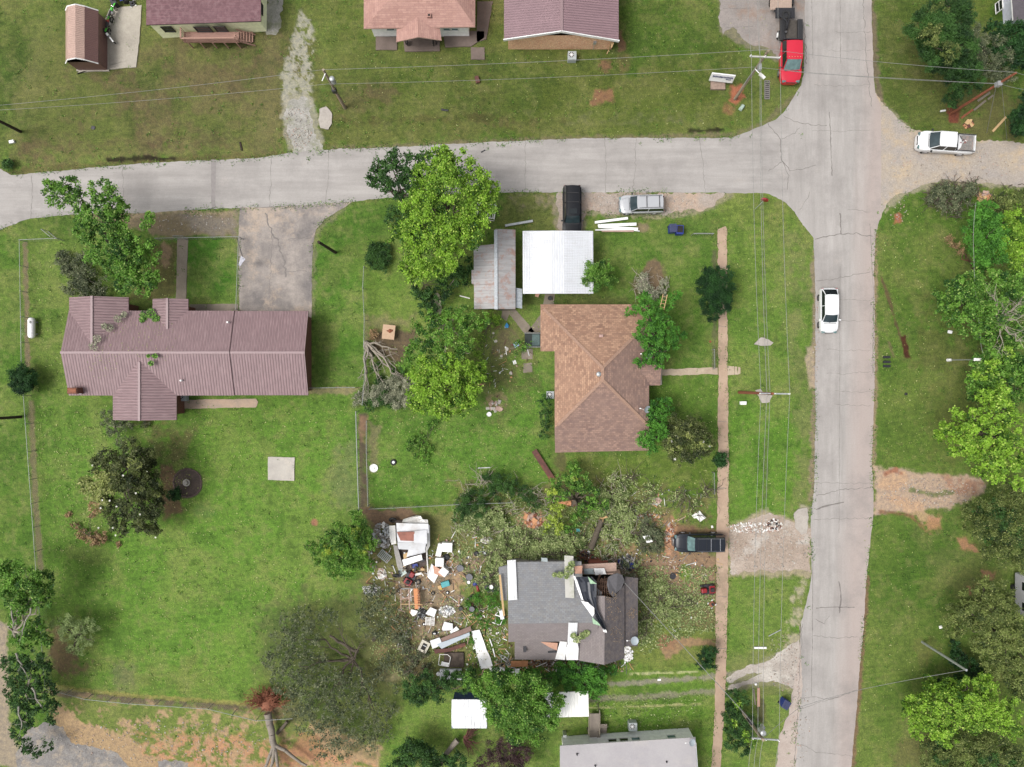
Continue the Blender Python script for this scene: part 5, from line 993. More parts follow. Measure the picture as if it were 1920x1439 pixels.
riding('red riding mower standing near the sidewalk beside the torn yard', 1325,1104, R(185), M['red_paint']); riding('red riding mower half buried in the crushed trailer wreckage', 770,1082, R(60), M['red_paint'])
# ================================================================ trees, shrubs, brush
E_ = .95
LM = dict(
 bright=m_leaf('leaf_bright', S(48,82,24, E_), S(132,172,54, E_), S(166,190,88, E_)), mid=m_leaf('leaf_mid', S(36,72,26, E_), S(104,148,54, E_), S(140,166,88, E_)),
 dark=m_leaf('leaf_dark', S(30,56,28, E_), S(68,104,46, E_)), deep=m_leaf('leaf_deep', S(22,48,26, E_), S(48,86,38, E_)),
 ginkgo=m_leaf('leaf_ginkgo', S(40,82,28, E_), S(88,142,50, E_)), olive=m_leaf('leaf_olive', S(52,68,32, E_), S(114,128,66, E_), S(140,146,90, E_)),
 magnolia=m_leaf('leaf_magnolia', S(38,50,28, E_), S(92,102,54, E_), S(112,116,80, E_)), magpale=m_leaf('leaf_magnolia_pale', S(84,100,50, E_), S(150,158,92, E_), S(176,178,124, E_)),
 grey=m_leaf('leaf_grey_green', S(56,68,48, E_), S(104,112,82, E_), S(136,138,108, E_)), silver=m_leaf('leaf_silver', S(84,92,72, E_), S(158,160,134, E_), S(186,184,160, E_)),
 wither=m_leaf('leaf_withered', S(78,98,50, E_), S(150,164,106, E_), S(188,192,144, E_)), brown=m_leaf('leaf_brown', S(96,76,54, E_), S(168,140,104, E_), S(190,168,130, E_)),
 purple=m_leaf('leaf_purple', S(46,34,36, E_), S(84,62,62, E_)), yellow=m_leaf('leaf_yellow_green', S(88,112,36, E_), S(152,172,66, E_), S(176,188,104, E_)),
 pale=m_leaf('leaf_pale_scrub', S(96,116,68, E_), S(152,168,112, E_)))
tr = np.random.default_rng(21)
def leaf_mesh(name, P, L, Wd, tint, mat, up=.55, parent=None, loc=None):
    """P centres, L leaf length, tint (N,) -> one mesh of kite shaped leaves"""
    n = len(P); nrm = tr.normal(size=(n, 3)); nrm /= np.linalg.norm(nrm, axis=1)[:, None]; nrm[:, 2] = np.abs(nrm[:, 2]) + up; nrm /= np.linalg.norm(nrm, axis=1)[:, None]
    r = tr.normal(size=(n, 3)); a = np.cross(nrm, r); a /= np.linalg.norm(a, axis=1)[:, None] + 1e-9; b = np.cross(nrm, a)
    Lr = (L * tr.uniform(.6,1.35, n))[:, None]; Wr = (Wd * tr.uniform(.7,1.3, n))[:, None]
    v = np.stack([P - a * Lr * .5, P + b * Wr * .5 + a * Lr * .08 - nrm * Lr * .05, P + a * Lr * .5, P - b * Wr * .5 + a * Lr * .08 - nrm * Lr * .05],1).reshape(-1,3)
    o = np.zeros(3) if loc is None else np.array(loc); f = np.arange(4 * n).reshape(-1,4)
    me = np_mesh(name, v - o, f); me.materials.append(mat)
    at_ = me.attributes.new('tint', 'FLOAT_VECTOR', 'POINT'); T = np.zeros((n, 3), 'f'); T[:, 0] = np.clip(tint + tr.normal(0,.13, n),0,1); T[:, 1] = tr.random(n)
    at_.data.foreach_set('vector', np.repeat(T, 4, axis=0).ravel())
    ob = bpy.data.objects.new(name, me); sc.collection.objects.link(ob)
    if parent is not None: ob.parent = parent
    elif loc is not None: ob.location = loc
    return ob
def cloud(blobs, L, Wd, od=1.5, squash=.75, rcf=.26, fill=.5, gap=0.0, grow=1.12):
    """blobs [(px,py,z,r_px[,tint])] -> leaf centres and tints, grown as many clumps on each blob"""
    PP, TT = [],[]
    for bl in blobs:
        px, py, z, rp = bl[:4]; t0 = bl[4] if len(bl) > 4 else .5; c = np.array(W(px, py, z)); r = rp * grow * K * (H - z) / H
        rc0 = min(max(rcf * r, .22),.85); nc = max(6, int(1.7 * (r / rc0) ** 2))
        for _ in range(nc):
            d = tr.normal(size=3); d /= np.linalg.norm(d); d[2] = d[2] * .8 + .18; rr = r * tr.uniform(fill, 1.0) * (1 - .12 * tr.random())
            cc = c + d * rr * np.array([1,1, squash]); rc = rc0 * tr.uniform(.55,1.25)
            if tr.random() < gap: continue
            n = int(od * math.pi * rc * rc / (L * Wd * .35)); q = tr.normal(size=(n, 3)) * np.array([1,1,.6]) * rc * .46
            p = cc + q; p[:, 2] = np.maximum(p[:, 2],.06); PP.append(p); tc = t0 - .04 + tr.normal(0,.30) + .12 * d[2]; TT.append(np.full(n, tc) + .25 * q[:, 2] / rc)  # higher leaves tinted lighter: top light put into the leaf colour
    return np.concatenate(PP), np.concatenate(TT)
def limb(mb, a, b, r0, r1, wob=.12, seg=5, n=6):
    a, b = Vector(a), Vector(b); L = (b - a).length; pts = [a]
    for i in range(1, seg): t_ = i / seg; pts.append(a.lerp(b, t_) + Vector((rnd.gauss(0,1), rnd.gauss(0,1), rnd.gauss(0,.6))) * wob * L * .25)
    pts.append(b); mb.tube(pts, r0, n, 0, r1); return pts
def twigs(mb, pts, r, L, k, depth=2, up=.2, spread=1.0):
    """side branches leaving a limb"""
    for _ in range(k):
        i = rnd.randrange(len(pts) // 3, len(pts)); a = pts[i]; d = (pts[-1] - pts[0]).normalized(); v = Vector((rnd.gauss(0, spread), rnd.gauss(0, spread), abs(rnd.gauss(0, up)))) + d * 1.1; v.normalize()
        l = L * rnd.uniform(.5,1.1); q = limb(mb, a, a + v * l, r, r * .35,.2,3,4)
        if depth > 1: twigs(mb, q, r * .5, l * .6,3, depth - 1, up, spread)
def tree(name, label, base, blobs, mat, cat='tree', L=.26, Wd=.16, od=1.5, bark='bark', tr_r=.22, group=None, limbs=True, extra=None, **kw):
    b = W(*base) if len(base) == 2 else W(*base[:2]); root = thing(name, label, cat, (b.x, b.y, 0), group=group)
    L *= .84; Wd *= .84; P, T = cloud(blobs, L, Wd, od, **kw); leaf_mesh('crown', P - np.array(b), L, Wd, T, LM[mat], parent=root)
    if extra:
        for bl2, m2, l2, w2 in extra: P, T = cloud(bl2, l2, w2, od, **kw); leaf_mesh('crown', P - np.array(b), l2, w2, T, LM[m2], parent=root)
    mb = MB(); big = sorted(blobs, key=lambda q: -q[3])[:9]; top = max(q[2] for q in blobs); cx = sum((W(*q[:3]) for q in big), Vector()) / len(big)
    fork = Vector((b.x * .7 + cx.x * .3, b.y * .7 + cx.y * .3, top * .4)); limb(mb, b, fork, tr_r, tr_r * .75,.05,4,8)
    if limbs:
        for q in big:
            e = W(*q[:3]); pts = limb(mb, fork, e, tr_r * .5, tr_r * .16,.2,5,5); twigs(mb, pts, tr_r * .16, q[3] * K * .7,3,1)
    mb.build('trunk', M[bark], parent=root, world=True, smooth=60); return root
def shrub(name, label, px, py, rp, z, mat, cat='shrub', L=.16, Wd=.10, tint=.5, blobs=None, **kw):
    bl = blobs or [(px, py, z, rp, tint)] + [(px + math.cos(a) * rp * .45, py + math.sin(a) * rp * .45, z * 1.05, rp * .55, tint + rnd.uniform(-.2,.2)) for a in (0.3,1.6,2.8,4.1,5.3)]
    return tree(name, label, (px, py), bl, mat, cat, L, Wd, tr_r=.06, **kw)
# --- the broken tree by the ranch house
tree('broken_tree', 'storm broken tree with torn limbs in the fenced yard beside the ranch house', (236,492),
     [(110,368,6.5,24,.6),(135,352,6.8,22,.4),(96,350,6.6,16,.7),(150,380,6.2,24,.4),(192,362,7,24,.6),(212,385,7,26,.45),(180,400,6.5,24,.5),(160,408,6,20,.5),(205,425,6.5,28,.4),(225,400,6,24,.5),(232,430,6,22,.6),(172,435,5,24,.3),(150,430,4,16,.5),(285,408,6.5,12,.7),(272,420,6,12,.6),
      (230,465,6,30,.3),(200,470,5,28,.5),(262,460,5.5,22,.5),(178,480,4,22,.5),(275,478,5,24,.7),(240,500,5.5,26,.3),(262,510,5.5,30,.6),(285,525,5,20,.7),(215,510,4.5,22,.5),(270,540,4.6,20,.8),(250,530,4.6,22,.6),(232,530,3.8,18,.5)], 'mid', od=1.15, tr_r=.3, gap=.12)
for (a, b, lab, r) in (((186,455,5.6),(158,412,6.4), 'snapped pale trunk section with a broken pink end above the broken tree', .17),):
    pass
tree('fallen_branch_pile', 'heap of grey green torn branches fallen at the left of the broken tree', (150,520),[(125,500,.5,22),(150,515,.7,28),(175,530,.8,26),(135,540,.5,18),(150,555,.6,20),(185,550,.6,16),(118,480,.4,14),(160,490,.6,18)], 'grey', 'branch pile', L=.22, Wd=.1, od=.8, tr_r=.07, gap=.1, squash=.45, bark='bark_pale')
# --- big street trees
tree('maple_tree', 'large bright yellow green tree standing by the street left of the tin shed', (835,440),
     [(830,310,7.5,34,.5),(865,315,7.6,30,.6),(795,330,7.5,26,.6),(800,350,8,36,.5),(850,350,8.5,40,.6),(895,345,7.5,30,.6),(912,365,7,24,.7),(775,380,8,28,.6),(815,395,8.8,38,.4),(860,395,8.6,38,.5),(900,395,7.6,30,.6),(785,430,7.5,36,.5),(830,435,8,36,.6),(870,435,8,34,.6),(770,465,6.5,26,.5),(805,470,7,32,.6),(840,478,7.2,26,.7),(800,500,6,22,.6),(820,505,6,22,.7),(765,500,5,20,.7),(780,520,4.6,18,.6),(843,495,6,16,.7),(925,350,6.5,14,.7),(740,440,6,20,.3),(832,290,7,16,.5),(880,425,6,20,.7)], 'bright', od=1.2, tr_r=.35, L=.25, Wd=.18, gap=.08)
tree('dark_street_tree', 'darker green ragged tree overhanging the street beside the large bright one', (760,400),[(710,315,6.5,20,.6),(735,300,6.6,20,.5),(705,330,6,18,.5),(745,325,7,28,.4),(775,310,7,24,.5),(770,340,7,26,.4),(725,345,6.5,18,.5),(795,300,6.6,16,.5),(700,345,6,10,.5),(752,355,6,18,.4)], 'dark', od=1.1, tr_r=.22, gap=.15)
tree('small_oak', 'leafy young tree in the back garden left of the tin shed', (835,600),[(850,600,4.5,26,.6),(870,590,4.5,18,.7),(820,600,4,20,.5),(800,620,4.2,24,.5),(830,630,5,28,.5),(860,630,4.6,26,.6),(905,600,4,14,.6),(885,615,4,16,.5),(795,650,4.4,26,.5),(835,660,5.4,30,.6),(775,660,4,20,.6),(865,665,4.8,24,.5),(760,685,4,14,.7)], 'mid', od=.9, gap=.32, bark='bark_pale')
tree('bright_garden_tree', 'dense bright green tree in the back garden above the mowed lawn', (825,720),[(790,695,5,28,.6),(830,690,5.5,30,.7),(865,690,5.2,26,.7),(885,710,4.8,22,.8),(800,725,5.5,30,.5),(840,730,5.8,32,.6),(875,735,5,24,.6),(795,755,5,24,.5),(830,762,5.2,26,.4),(865,760,4.6,22,.5),(775,745,4.4,18,.5),(900,690,4,14,.7)], 'bright', od=1.3)
shrub('brush_pile', 'pile of cut grey brown brush with dark leaves under the street trees', 710,482,28,.6, 'dark', 'brush pile', gap=.2, squash=.5, od=.8, bark='bark_pale')
tree('understory_shrub', 'dark green undergrowth between the bright tree and the leaning canoe', (790,545),[(770,430,1.5,30,.5),(740,410,1.2,20,.6),(790,545,1.4,20,.5),(810,565,1.2,22,.4),(830,545,1.5,20,.4),(800,585,1,18,.5),(860,520,1.4,20,.5),(870,500,1.5,20,.4)], 'dark', 'shrub', od=.9, tr_r=.06, squash=.6)
shrub('carport_tree', 'small round light green tree leaning against the carport corner', 1125,515,28,3, 'mid', 'tree', blobs=[(1118,505,3.4,18,.6),(1108,518,3.4,18,.7),(1128,520,3.2,20,.5),(1112,536,2.8,14,.6),(1135,500,2.6,16,.4),(1140,525,2.2,16,.4),(1098,525,3,10,.7)], od=1.1, gap=.1)
tree('ginkgo_tree', 'vivid green tree with long upright sprays over the right corner of the shingle roof', (1222,630),[(1208,562,4.6,14,.6),(1212,580,5,16,.7),(1235,575,4.6,14,.6),(1265,558,4,12,.7),(1250,572,4.4,12,.6),(1192,580,4.4,9,.7),(1178,585,4,8,.8),(1220,600,5.6,20,.5),(1242,605,5.4,18,.5),(1225,625,5.8,20,.4),(1245,635,5.6,20,.5),(1200,612,4.6,10,.7),(1265,625,4.8,14,.6),(1280,630,4,9,.7),(1222,650,5.2,18,.4),(1195,630,4.4,9,.7),(1215,672,4.6,14,.5),(1245,660,4.8,15,.5),(1205,640,4.6,10,.5),(1235,680,4,13,.5),(1200,678,4,10,.6),(1262,645,4.4,12,.5)], 'ginkgo', L=.22, Wd=.14, od=1.3)
tree('round_evergreen', 'dense dark evergreen bush overhanging the sidewalk', (1335,540),[(1330,520,2.4,22,.4),(1350,515,2.2,20,.5),(1322,545,2.4,22,.4),(1345,545,2.9,26,.5),(1362,540,2.2,16,.5),(1330,570,2.2,20,.4),(1350,572,2.2,20,.4),(1340,590,1.6,14,.3),(1362,560,2,14,.5)], 'deep', 'bush', L=.13, Wd=.08, od=1.6)
shrub('round_shrub', 'round dark green shrub astride the left chain link fence', 43,714,27,1.4, 'deep', L=.13, Wd=.09, od=1.4)
# --- magnolias
blos = mp('blossom', (.85,.84,.78,1),.6)
def blossoms(root, pts, r=.09):
    for (x, y, z) in pts:
        mb = MB(); p = W(x, y, z)
        for k in range(6): a = k * 1.047 + x; mb.mesh([p, p + Vector((math.cos(a - .4) * r * .7, math.sin(a - .4) * r * .7,.05)), p + Vector((math.cos(a) * r * 1.3, math.sin(a) * r * 1.3,.07)), p + Vector((math.cos(a + .4) * r * .7, math.sin(a + .4) * r * .7,.05))],[(0,1,2,3)])
        mb.build('blossom', blos, parent=root, world=True)
m1 = tree('magnolia_tree', 'large dark magnolia with white blossoms on the left lawn', (232,915),
     [(240,850,4,24,.4),(270,862,4,24,.4),(210,862,4,24,.5),(185,872,3.6,20,.6),(285,885,4,22,.4),(240,880,5.4,30,.5),(275,915,5,28,.4),(240,920,5.8,30,.3),(285,945,4,24,.4),(250,955,4.6,28,.3),(220,965,4,22,.4),(275,975,3.6,22,.5),(290,995,2.4,12,.5),(225,990,2.8,16,.4),(200,945,3.6,18,.5),(262,985,3,16,.5),(298,925,3.4,12,.5)], 'magnolia', L=.24, Wd=.13, od=1.3, tr_r=.28,
     extra=[([(185,905,4.6,24,.6),(210,905,5,22,.5),(170,920,3.6,18,.6),(195,930,4.4,20,.6),(160,905,3.2,12,.6),(290,925,4.8,8,.6),(252,870,5.6,12,.4)], 'magpale', .24,.14)])
blossoms(m1,[(174,873,4),(231,892,6.4),(255,925,6.6),(192,938,5),(206,939,5),(219,950,4.8),(263,965,5),(212,990,3.6),(185,990,2),(272,996,3.4),(280,992,3.4),(292,1008,2.6),(217,1004,2.8),(262,988,3.6),(189,953,4.2),(276,885,4.8),(300,965,3.2)])
shrub('leaning_branch', 'grey barked torn branch with dull leaves hanging below the ranch house gable', 215,800,18,1, 'grey', 'branch', blobs=[(205,780,1.2,14),(215,800,1.6,18),(235,800,1.3,16),(225,825,1.2,12),(195,790,1,10),(275,795,.5,8),(228,840,1.4,10)], od=.6, gap=.2, bark='bark_pale')
shrub('withered_branch', 'brown withered branch lying below the magnolia', 175,1010,18,.5, 'brown', 'branch', blobs=[(140,987,.4,8),(155,1000,.4,10),(172,1010,.5,16),(190,1008,.5,12),(178,950,1.8,14,.6),(170,965,1.2,8),(222,1020,.2,5),(128,965,.2,5)], L=.22, Wd=.12, od=.9, squash=.4)
shrub('flower_bed_shrub', 'small dark shrub beside the stone ring', 328,926,13,.7, 'deep', od=1.2)
m2 = tree('white_magnolia', 'grey green magnolia with white blossoms beside the shingle house and sidewalk', (1290,825),[(1270,800,3.4,24,.5),(1300,800,3.6,24,.5),(1320,820,3.2,20,.6),(1290,825,4.2,30,.4),(1260,830,3.6,22,.5),(1300,850,3.4,24,.4),(1270,855,3,18,.5),(1325,845,2.6,14,.5),(1255,810,3,16,.5)], 'magnolia', L=.2, Wd=.11, od=1.0, gap=.1, extra=[([(1285,805,4.2,22,.4),(1310,830,4,20,.4),(1268,835,3.9,18,.4)], 'magpale', .2,.12)])
blossoms(m2,[(1258,828,4),(1268,818,4),(1306,811,4),(1319,829,4.1),(1330,837,3.6),(1265,861,3.4)],.12)
tree('leaning_green_tree', 'fresh green small tree at the lower right corner of the shingle house', (1230,810),[(1225,770,3.4,16,.5),(1240,780,3.2,16,.6),(1252,787,3,12,.7),(1222,800,3.6,16,.6),(1235,810,4,18,.5),(1210,820,4,14,.6),(1220,835,3.8,16,.6),(1203,830,3.6,10,.7),(1250,760,3,14,.4),(1232,755,2.8,12,.4)], 'ginkgo', L=.2, Wd=.13, od=1.1, gap=.1)
shrub('sidewalk_shrub', 'small dark green shrub spilling over the sidewalk edge below the white magnolia', 1350,863,14,.9, 'deep', od=1.3)
shrub('wall_shrub', 'dark loose shrub against the left wall of the shingle house', 1022,775,13,.9, 'dark', blobs=[(1020,755,1.4,13),(1024,778,1.4,14),(1022,800,1.2,12),(1018,815,1,9)], od=.8, gap=.15)
shrub('stoop_shrub', 'spindly green sapling beside the green stoop', 985,652,12,1.2, 'mid', blobs=[(970,645,1.4,10),(985,655,1.6,9),(993,645,1.6,6),(972,660,1,8)], od=.6, gap=.2)
shrub('tin_shed_shrub', 'light green shrub at the lower left corner of the tin shed', 920,595,14,1, 'bright', blobs=[(918,592,1.2,12),(932,595,1,9),(928,608,.8,9),(905,610,.8,12),(900,640,.8,12),(895,665,.7,12),(905,690,.6,10),(915,710,.5,10)], od=.6, gap=.2)
# --- fallen wood in the garden
tree('fallen_tree', 'bare pale many branched fallen tree lying across the garden fence', (686,640),[(730,735,.7,26),(750,725,.8,22),(700,740,.7,20),(750,750,.7,18),(670,745,.5,14),(765,745,.6,14)], 'silver', 'fallen tree', L=.16, Wd=.08, od=.9, squash=.5, bark='bark_pale', limbs=False,
     extra=[([(710,725,.5,18),(720,750,.5,20),(695,760,.5,14),(705,690,.4,10),(745,700,.4,12)], 'dark', .16,.09)])
fb = bpy.data.objects['fallen_tree']; mb = MB()
for e, n_ in (((745,655),4),((770,735),5),((720,735),5),((690,735),4),((755,720),5),((742,690),4),((682,745),3)):
    p = limb(mb, W(684,640,.7), W(e[0], e[1],.5),.13,.04,.12,7,6); twigs(mb, p, .04,1.6, n_, 2,.2,.8)
mb.build('bare_branches', M['bark_pale'], parent=fb, world=True, smooth=60)
shrub('root_plate_brush', 'dry brown twigs of the uprooted stump by the wooden table', 700,628,10,.4, 'brown', 'brush', od=.5, gap=.4)
shrub('cut_branch', 'green cut branch lying on the mowed garden lawn', 795,830,20,.3, 'mid', 'branch', blobs=[(810,800,.3,14),(785,820,.3,14),(770,835,.3,14),(800,840,.3,16),(795,860,.3,10),(785,845,.3,14),(820,790,.3,8)], od=.6, squash=.3, gap=.15)
shrub('bent_brush', 'arching dark green weedy brush at the lower garden fence', 945,910,26,.8, 'dark', blobs=[(920,900,.8,18),(945,905,.9,20),(965,915,.9,18),(935,925,.8,18),(890,935,1,22),(870,945,1,20),(900,955,.9,18),(985,925,.8,16),(1000,945,.8,14),(860,965,.8,14)], od=.8, L=.14, Wd=.07, gap=.1, bark='bark_pale')
# --- torn tree in the centre
tree('shattered_tree', 'shattered tree stump with splintered orange wood and a leafy broken crown', (1078,940),[(1045,905,2,14,.6),(1075,890,2.4,18,.5),(1060,915,2.6,20,.4),(1095,910,2.6,20,.4),(1110,925,2.2,18,.4),(1040,930,2,14,.7),(1125,945,1.8,16,.4),(1075,875,1.6,12,.6),(1100,955,1.6,18,.3),(1085,975,1.4,16,.4),(1070,990,1.2,14,.4)], 'mid', 'tree', od=.9, gap=.15, L=.22, Wd=.14,
     extra=[([(1040,925,3,8,.6),(1030,922,3,8,.6),(1040,960,2,16,.6),(1035,975,2,14,.6),(1045,990,1.6,12,.6),(1025,990,1.4,9,.6),(1052,950,2,8,.6),(1076,895,3,7,.6)], 'yellow', .24,.16)])
st_ = bpy.data.objects['shattered_tree']; mb = MB(); p = W(1075,945,2.4); q0 = W(1080,935,0)
for k in range(14): a = rnd.uniform(0,6.28); mb.cyl((p.x + math.cos(a) * .25, p.y + math.sin(a) * .2,1.8),(p.x + math.cos(a) * .5 - .3, p.y + math.sin(a) * .35,2.3 + rnd.uniform(0,.5)),.09,.01,4)
for k in range(5): mb.cyl((p.x - .2, p.y - .1 + k * .06,2.2),(p.x - 1.5 + k * .1, p.y + .05 + k * .03,2.15),.12,.02,4)
mb.build('splintered_wood', M['split_wood'], parent=st_, world=True)
mb = MB(); mb.cyl(q0,(p.x, p.y, 2.1),.42,.36,10); mb.build('stump', M['bark'], parent=st_, world=True, smooth=50)
def brushfield(name, label, cat, blobs, mat, tw=40, L=.2, Wd=.1, od=.9, group=None, bark='bark', squash=.35, twl=1.4, twr=.03, **kw):
    c = blobs[0]; b = W(c[0], c[1]); root = thing(name, label, cat, (b.x, b.y, 0), group=group); P, T = cloud(blobs, L, Wd, od, squash=squash, fill=.1, **kw); P[:, 2] = np.minimum(P[:, 2],.9 + .3 * np.random.default_rng(1).random(len(P)))
    leaf_mesh('leaves', P - np.array(b), L, Wd, T, LM[mat], parent=root, up=.9); mb = MB()
    for _ in range(tw):
        q = rnd.choice(blobs); a = W(q[0] + rnd.gauss(0,.5) * q[3], q[1] + rnd.gauss(0,.5) * q[3],.3 + rnd.random() * .5); an = rnd.uniform(0,6.28); l = twl * rnd.uniform(.4,1.5)
        pts = limb(mb, a, a + Vector((math.cos(an) * l, math.sin(an) * l, rnd.uniform(-.15,.25))), twr * rnd.uniform(.6,1.6), twr * .4,.25,4,4)
    mb.build('branches', M[bark], parent=root, world=True, kind='stuff'); return root
brushfield('felled_tree_top', 'wide mat of withered yellowish green branches above the damaged house roof', 'branches', [(975,1020,.5,26),(1010,1025,.5,28),(1045,1020,.6,28),(1075,1015,.6,26),(1000,1045,.4,18),(940,1030,.4,26),(1060,1040,.5,14),(930,1060,.4,20),(915,1085,.3,16),(1040,1000,.5,20),(925,1035,.3,14)], 'wither', 130, od=1.0)
brushfield('garden_branches', 'grey green branch litter left of the orange soil hole', 'branches', [(880,975,.7,24),(910,985,.7,24),(935,970,.7,20),(900,960,.8,18),(945,990,.5,16),(860,990,.6,14)], 'wither', 60, od=.9, bark='bark_pale')
brushfield('leaf_heap', 'heap of pale withered branches between the stump and the rubble ring', 'branches', [(1130,965,.7,24),(1155,950,.8,24),(1170,975,.7,24),(1140,1000,.6,24),(1175,1005,.6,22),(1130,930,.8,22),(1150,900,.6,14),(1165,925,.7,18),(1150,1025,.4,16)], 'wither', 110, od=.6, bark='bark_pale')
brushfield('ring_branches', 'round clump of dark leafy branches inside the rubble ring', 'branches', [(1215,995,.6,20),(1230,1005,.6,18),(1205,1015,.6,18),(1230,1025,.5,16),(1210,975,.5,12)], 'grey', 40, od=1.0)
brushfield('roadside_branches', 'pale green broken branches strewn right of the damaged house', 'branches', [(1205,1085,.3,20),(1215,1115,.3,22),(1240,1100,.3,22),(1260,1120,.3,20),(1285,1130,.3,16),(1230,1140,.3,22),(1260,1150,.3,18),(1210,1165,.3,14),(1195,1060,.3,14),(1205,1190,.2,10)], 'wither', 70, od=.6, gap=.1)
brushfield('brush_heap', 'low heap of silvery cut branches beside the bare soil in the front yard', 'branches', [(1205,520,.5,14),(1210,540,.6,16),(1240,545,.6,14),(1225,550,.6,14),(1245,530,.4,10),(1200,535,.5,10)], 'silver', 50, od=.8, bark='bark_pale', twl=.9)
brushfield('house_corner_tangle', 'tangled grey roots and wreckage at the upper right corner of the damaged house', 'roots', [(1145,1060,1,12),(1155,1075,1,10),(1135,1050,.9,8),(1180,1085,.8,12),(1172,1060,.8,12)], 'grey', 60, od=.5, twl=1.0, bark='bark_pale', twr=.05)
brushfield('scattered_limbs', 'thin scatter of torn limbs and leaves on the grass under the garden fence', 'branches', [(880,925,.3,20),(960,945,.3,22),(1000,925,.3,18),(1020,955,.3,18),(905,905,.3,14)], 'wither', 70, od=.35, gap=.3, bark='bark_pale')
brushfield('fallen_limbs', 'torn limbs strewn on the grass between the shattered tree and the sidewalk', 'branches', [(1180,900,.3,20),(1220,925,.3,22),(1270,935,.3,22),(1300,950,.3,20),(1195,955,.3,18),(1320,925,.3,14)], 'wither', 80, od=.3, gap=.3)
brushfield('mulch_heap', 'dark heap of fallen twigs under the flattened tree at the rubbish yard', 'branches', [(760,1215,.3,16),(775,1240,.3,16),(745,1200,.3,14),(790,1225,.3,12),(765,1260,.3,12),(800,1250,.3,10)], 'grey', 50, od=.7, twl=.8)
# --- flattened oak lower left of centre
tree('uprooted_oak', 'huge uprooted oak lying flat with dull grey green foliage', (520,1375),
     [(540,1170,1.6,26),(575,1160,1.8,28),(612,1158,1.8,24),(530,1200,2,30),(570,1200,2.2,34),(500,1235,1.4,16),(520,1240,2,28),(560,1245,2.4,36),(600,1240,2.0,20),(540,1280,2.2,34),(580,1285,2.4,36),(625,1280,2.4,34),(560,1320,2.2,34),(605,1325,2.4,38),(650,1320,2.2,36),(690,1310,1.8,28),(580,1360,1.8,30),(620,1370,2,32),(665,1365,1.8,32),(705,1350,1.6,26),(730,1330,1.2,20),(600,1405,1.4,24),(640,1405,1.4,26),(690,1390,1.4,26),(725,1375,1,18),(670,1270,2,26),(700,1280,1.4,20)],
     'grey', 'fallen tree', L=.30, Wd=.10, od=.36, gap=.12, squash=.5, tr_r=.2, limbs=False, rcf=.15, grow=1.02)
tree('downed_oak_limbs', 'second mass of dull olive foliage fallen over the fence beside the rubbish yard', (700,1200),[(700,1110,1,20),(690,1140,1,24),(720,1140,1,24),(745,1165,.8,22),(690,1175,1,24),(720,1185,1,24),(760,1190,.7,18),(725,1240,.8,18),(750,1250,.6,14),(715,1260,.6,16),(740,1290,.5,12),(730,1110,.8,14)], 'grey', 'fallen tree', L=.30, Wd=.10, od=.38, gap=.12, squash=.45, limbs=False, rcf=.16, grow=1.05)
ub = bpy.data.objects['uprooted_oak']; mb = MB()
tk = limb(mb, W(502,1338,.8), W(514,1398,1.0),.38,.30,.04,6,10)
for e in ((496,1450),(508,1460),(524,1465),(575,1436)): limb(mb, W(514,1396,1), W(e[0], e[1],1.2),.2,.12,.08,6,7)
mb.build('main_trunk', mp('bark_grey', S(158,148,136),.9, var=.2, scale=9), parent=ub, world=True, smooth=60)
mb = MB(); 
for e in ((560,1250),(600,1240),(640,1190),(620,1300),(660,1260),(700,1330),(600,1200),(672,1215)): p = limb(mb, W(662,1238,.9), W(e[0], e[1],1.6),.14,.05,.15,6,5); twigs(mb, p, .04,1.8,5,2)
p = limb(mb, W(618,1192,1.6), W(672,1222,1.0),.12,.2,.1,6,6); mb.build('dead_limbs', M['bark'], parent=ub, world=True, smooth=60)
def rootball(parent, c, r, z, col, n=60, dirp=(0,1)):
    mb = MB(); b = W(c[0], c[1], z)
    for k in range(n): a = rnd.uniform(.1,3.0) if k % 4 else rnd.uniform(0,6.28); l = r * rnd.uniform(.4,1.15) * (1 if math.sin(a) > 0 else .55); s = b + Vector((math.cos(a) * l * .25, math.sin(a) * l * .25,0)); limb(mb, s, b + Vector((math.cos(a) * l, math.sin(a) * l * .8, rnd.uniform(-.3,.9))),.05,.012,.5,4,4)
    mb.build('roots', mp('root_brown', S(158,100,74),.9, var=.4, scale=5), parent=parent, world=True, kind='stuff'); mb = MB(); mb.dome((b.x, b.y, .05), r * .36, z + .3,16,4); mb.build('soil_plate', M['soil_red'], parent=parent, world=True, smooth=50)
rootball(ub, (500,1322),2.5,.9,0,170)
rt = thing('uprooted_stump', 'grey leaning uprooted trunk with a fan of roots below the tin storage shed', 'fallen tree', tuple(W(860,1395))); mb = MB(); limb(mb, W(858,1388,.8), W(824,1428,.9),.3,.2,.03,5,8); mb.build('trunk', M['bark_grey'], parent=rt, world=True, smooth=60)
mb = MB(); b = W(870,1385,.8)
for k in range(60): a = rnd.uniform(-1.2,1.3); l = rnd.uniform(.6,2.0); limb(mb, b, b + Vector((math.cos(a) * l, math.sin(a) * l, rnd.uniform(-.3,.7))),.05,.012,.25,4,4)
mb.build('roots', M['brown_paint'], parent=rt, world=True)
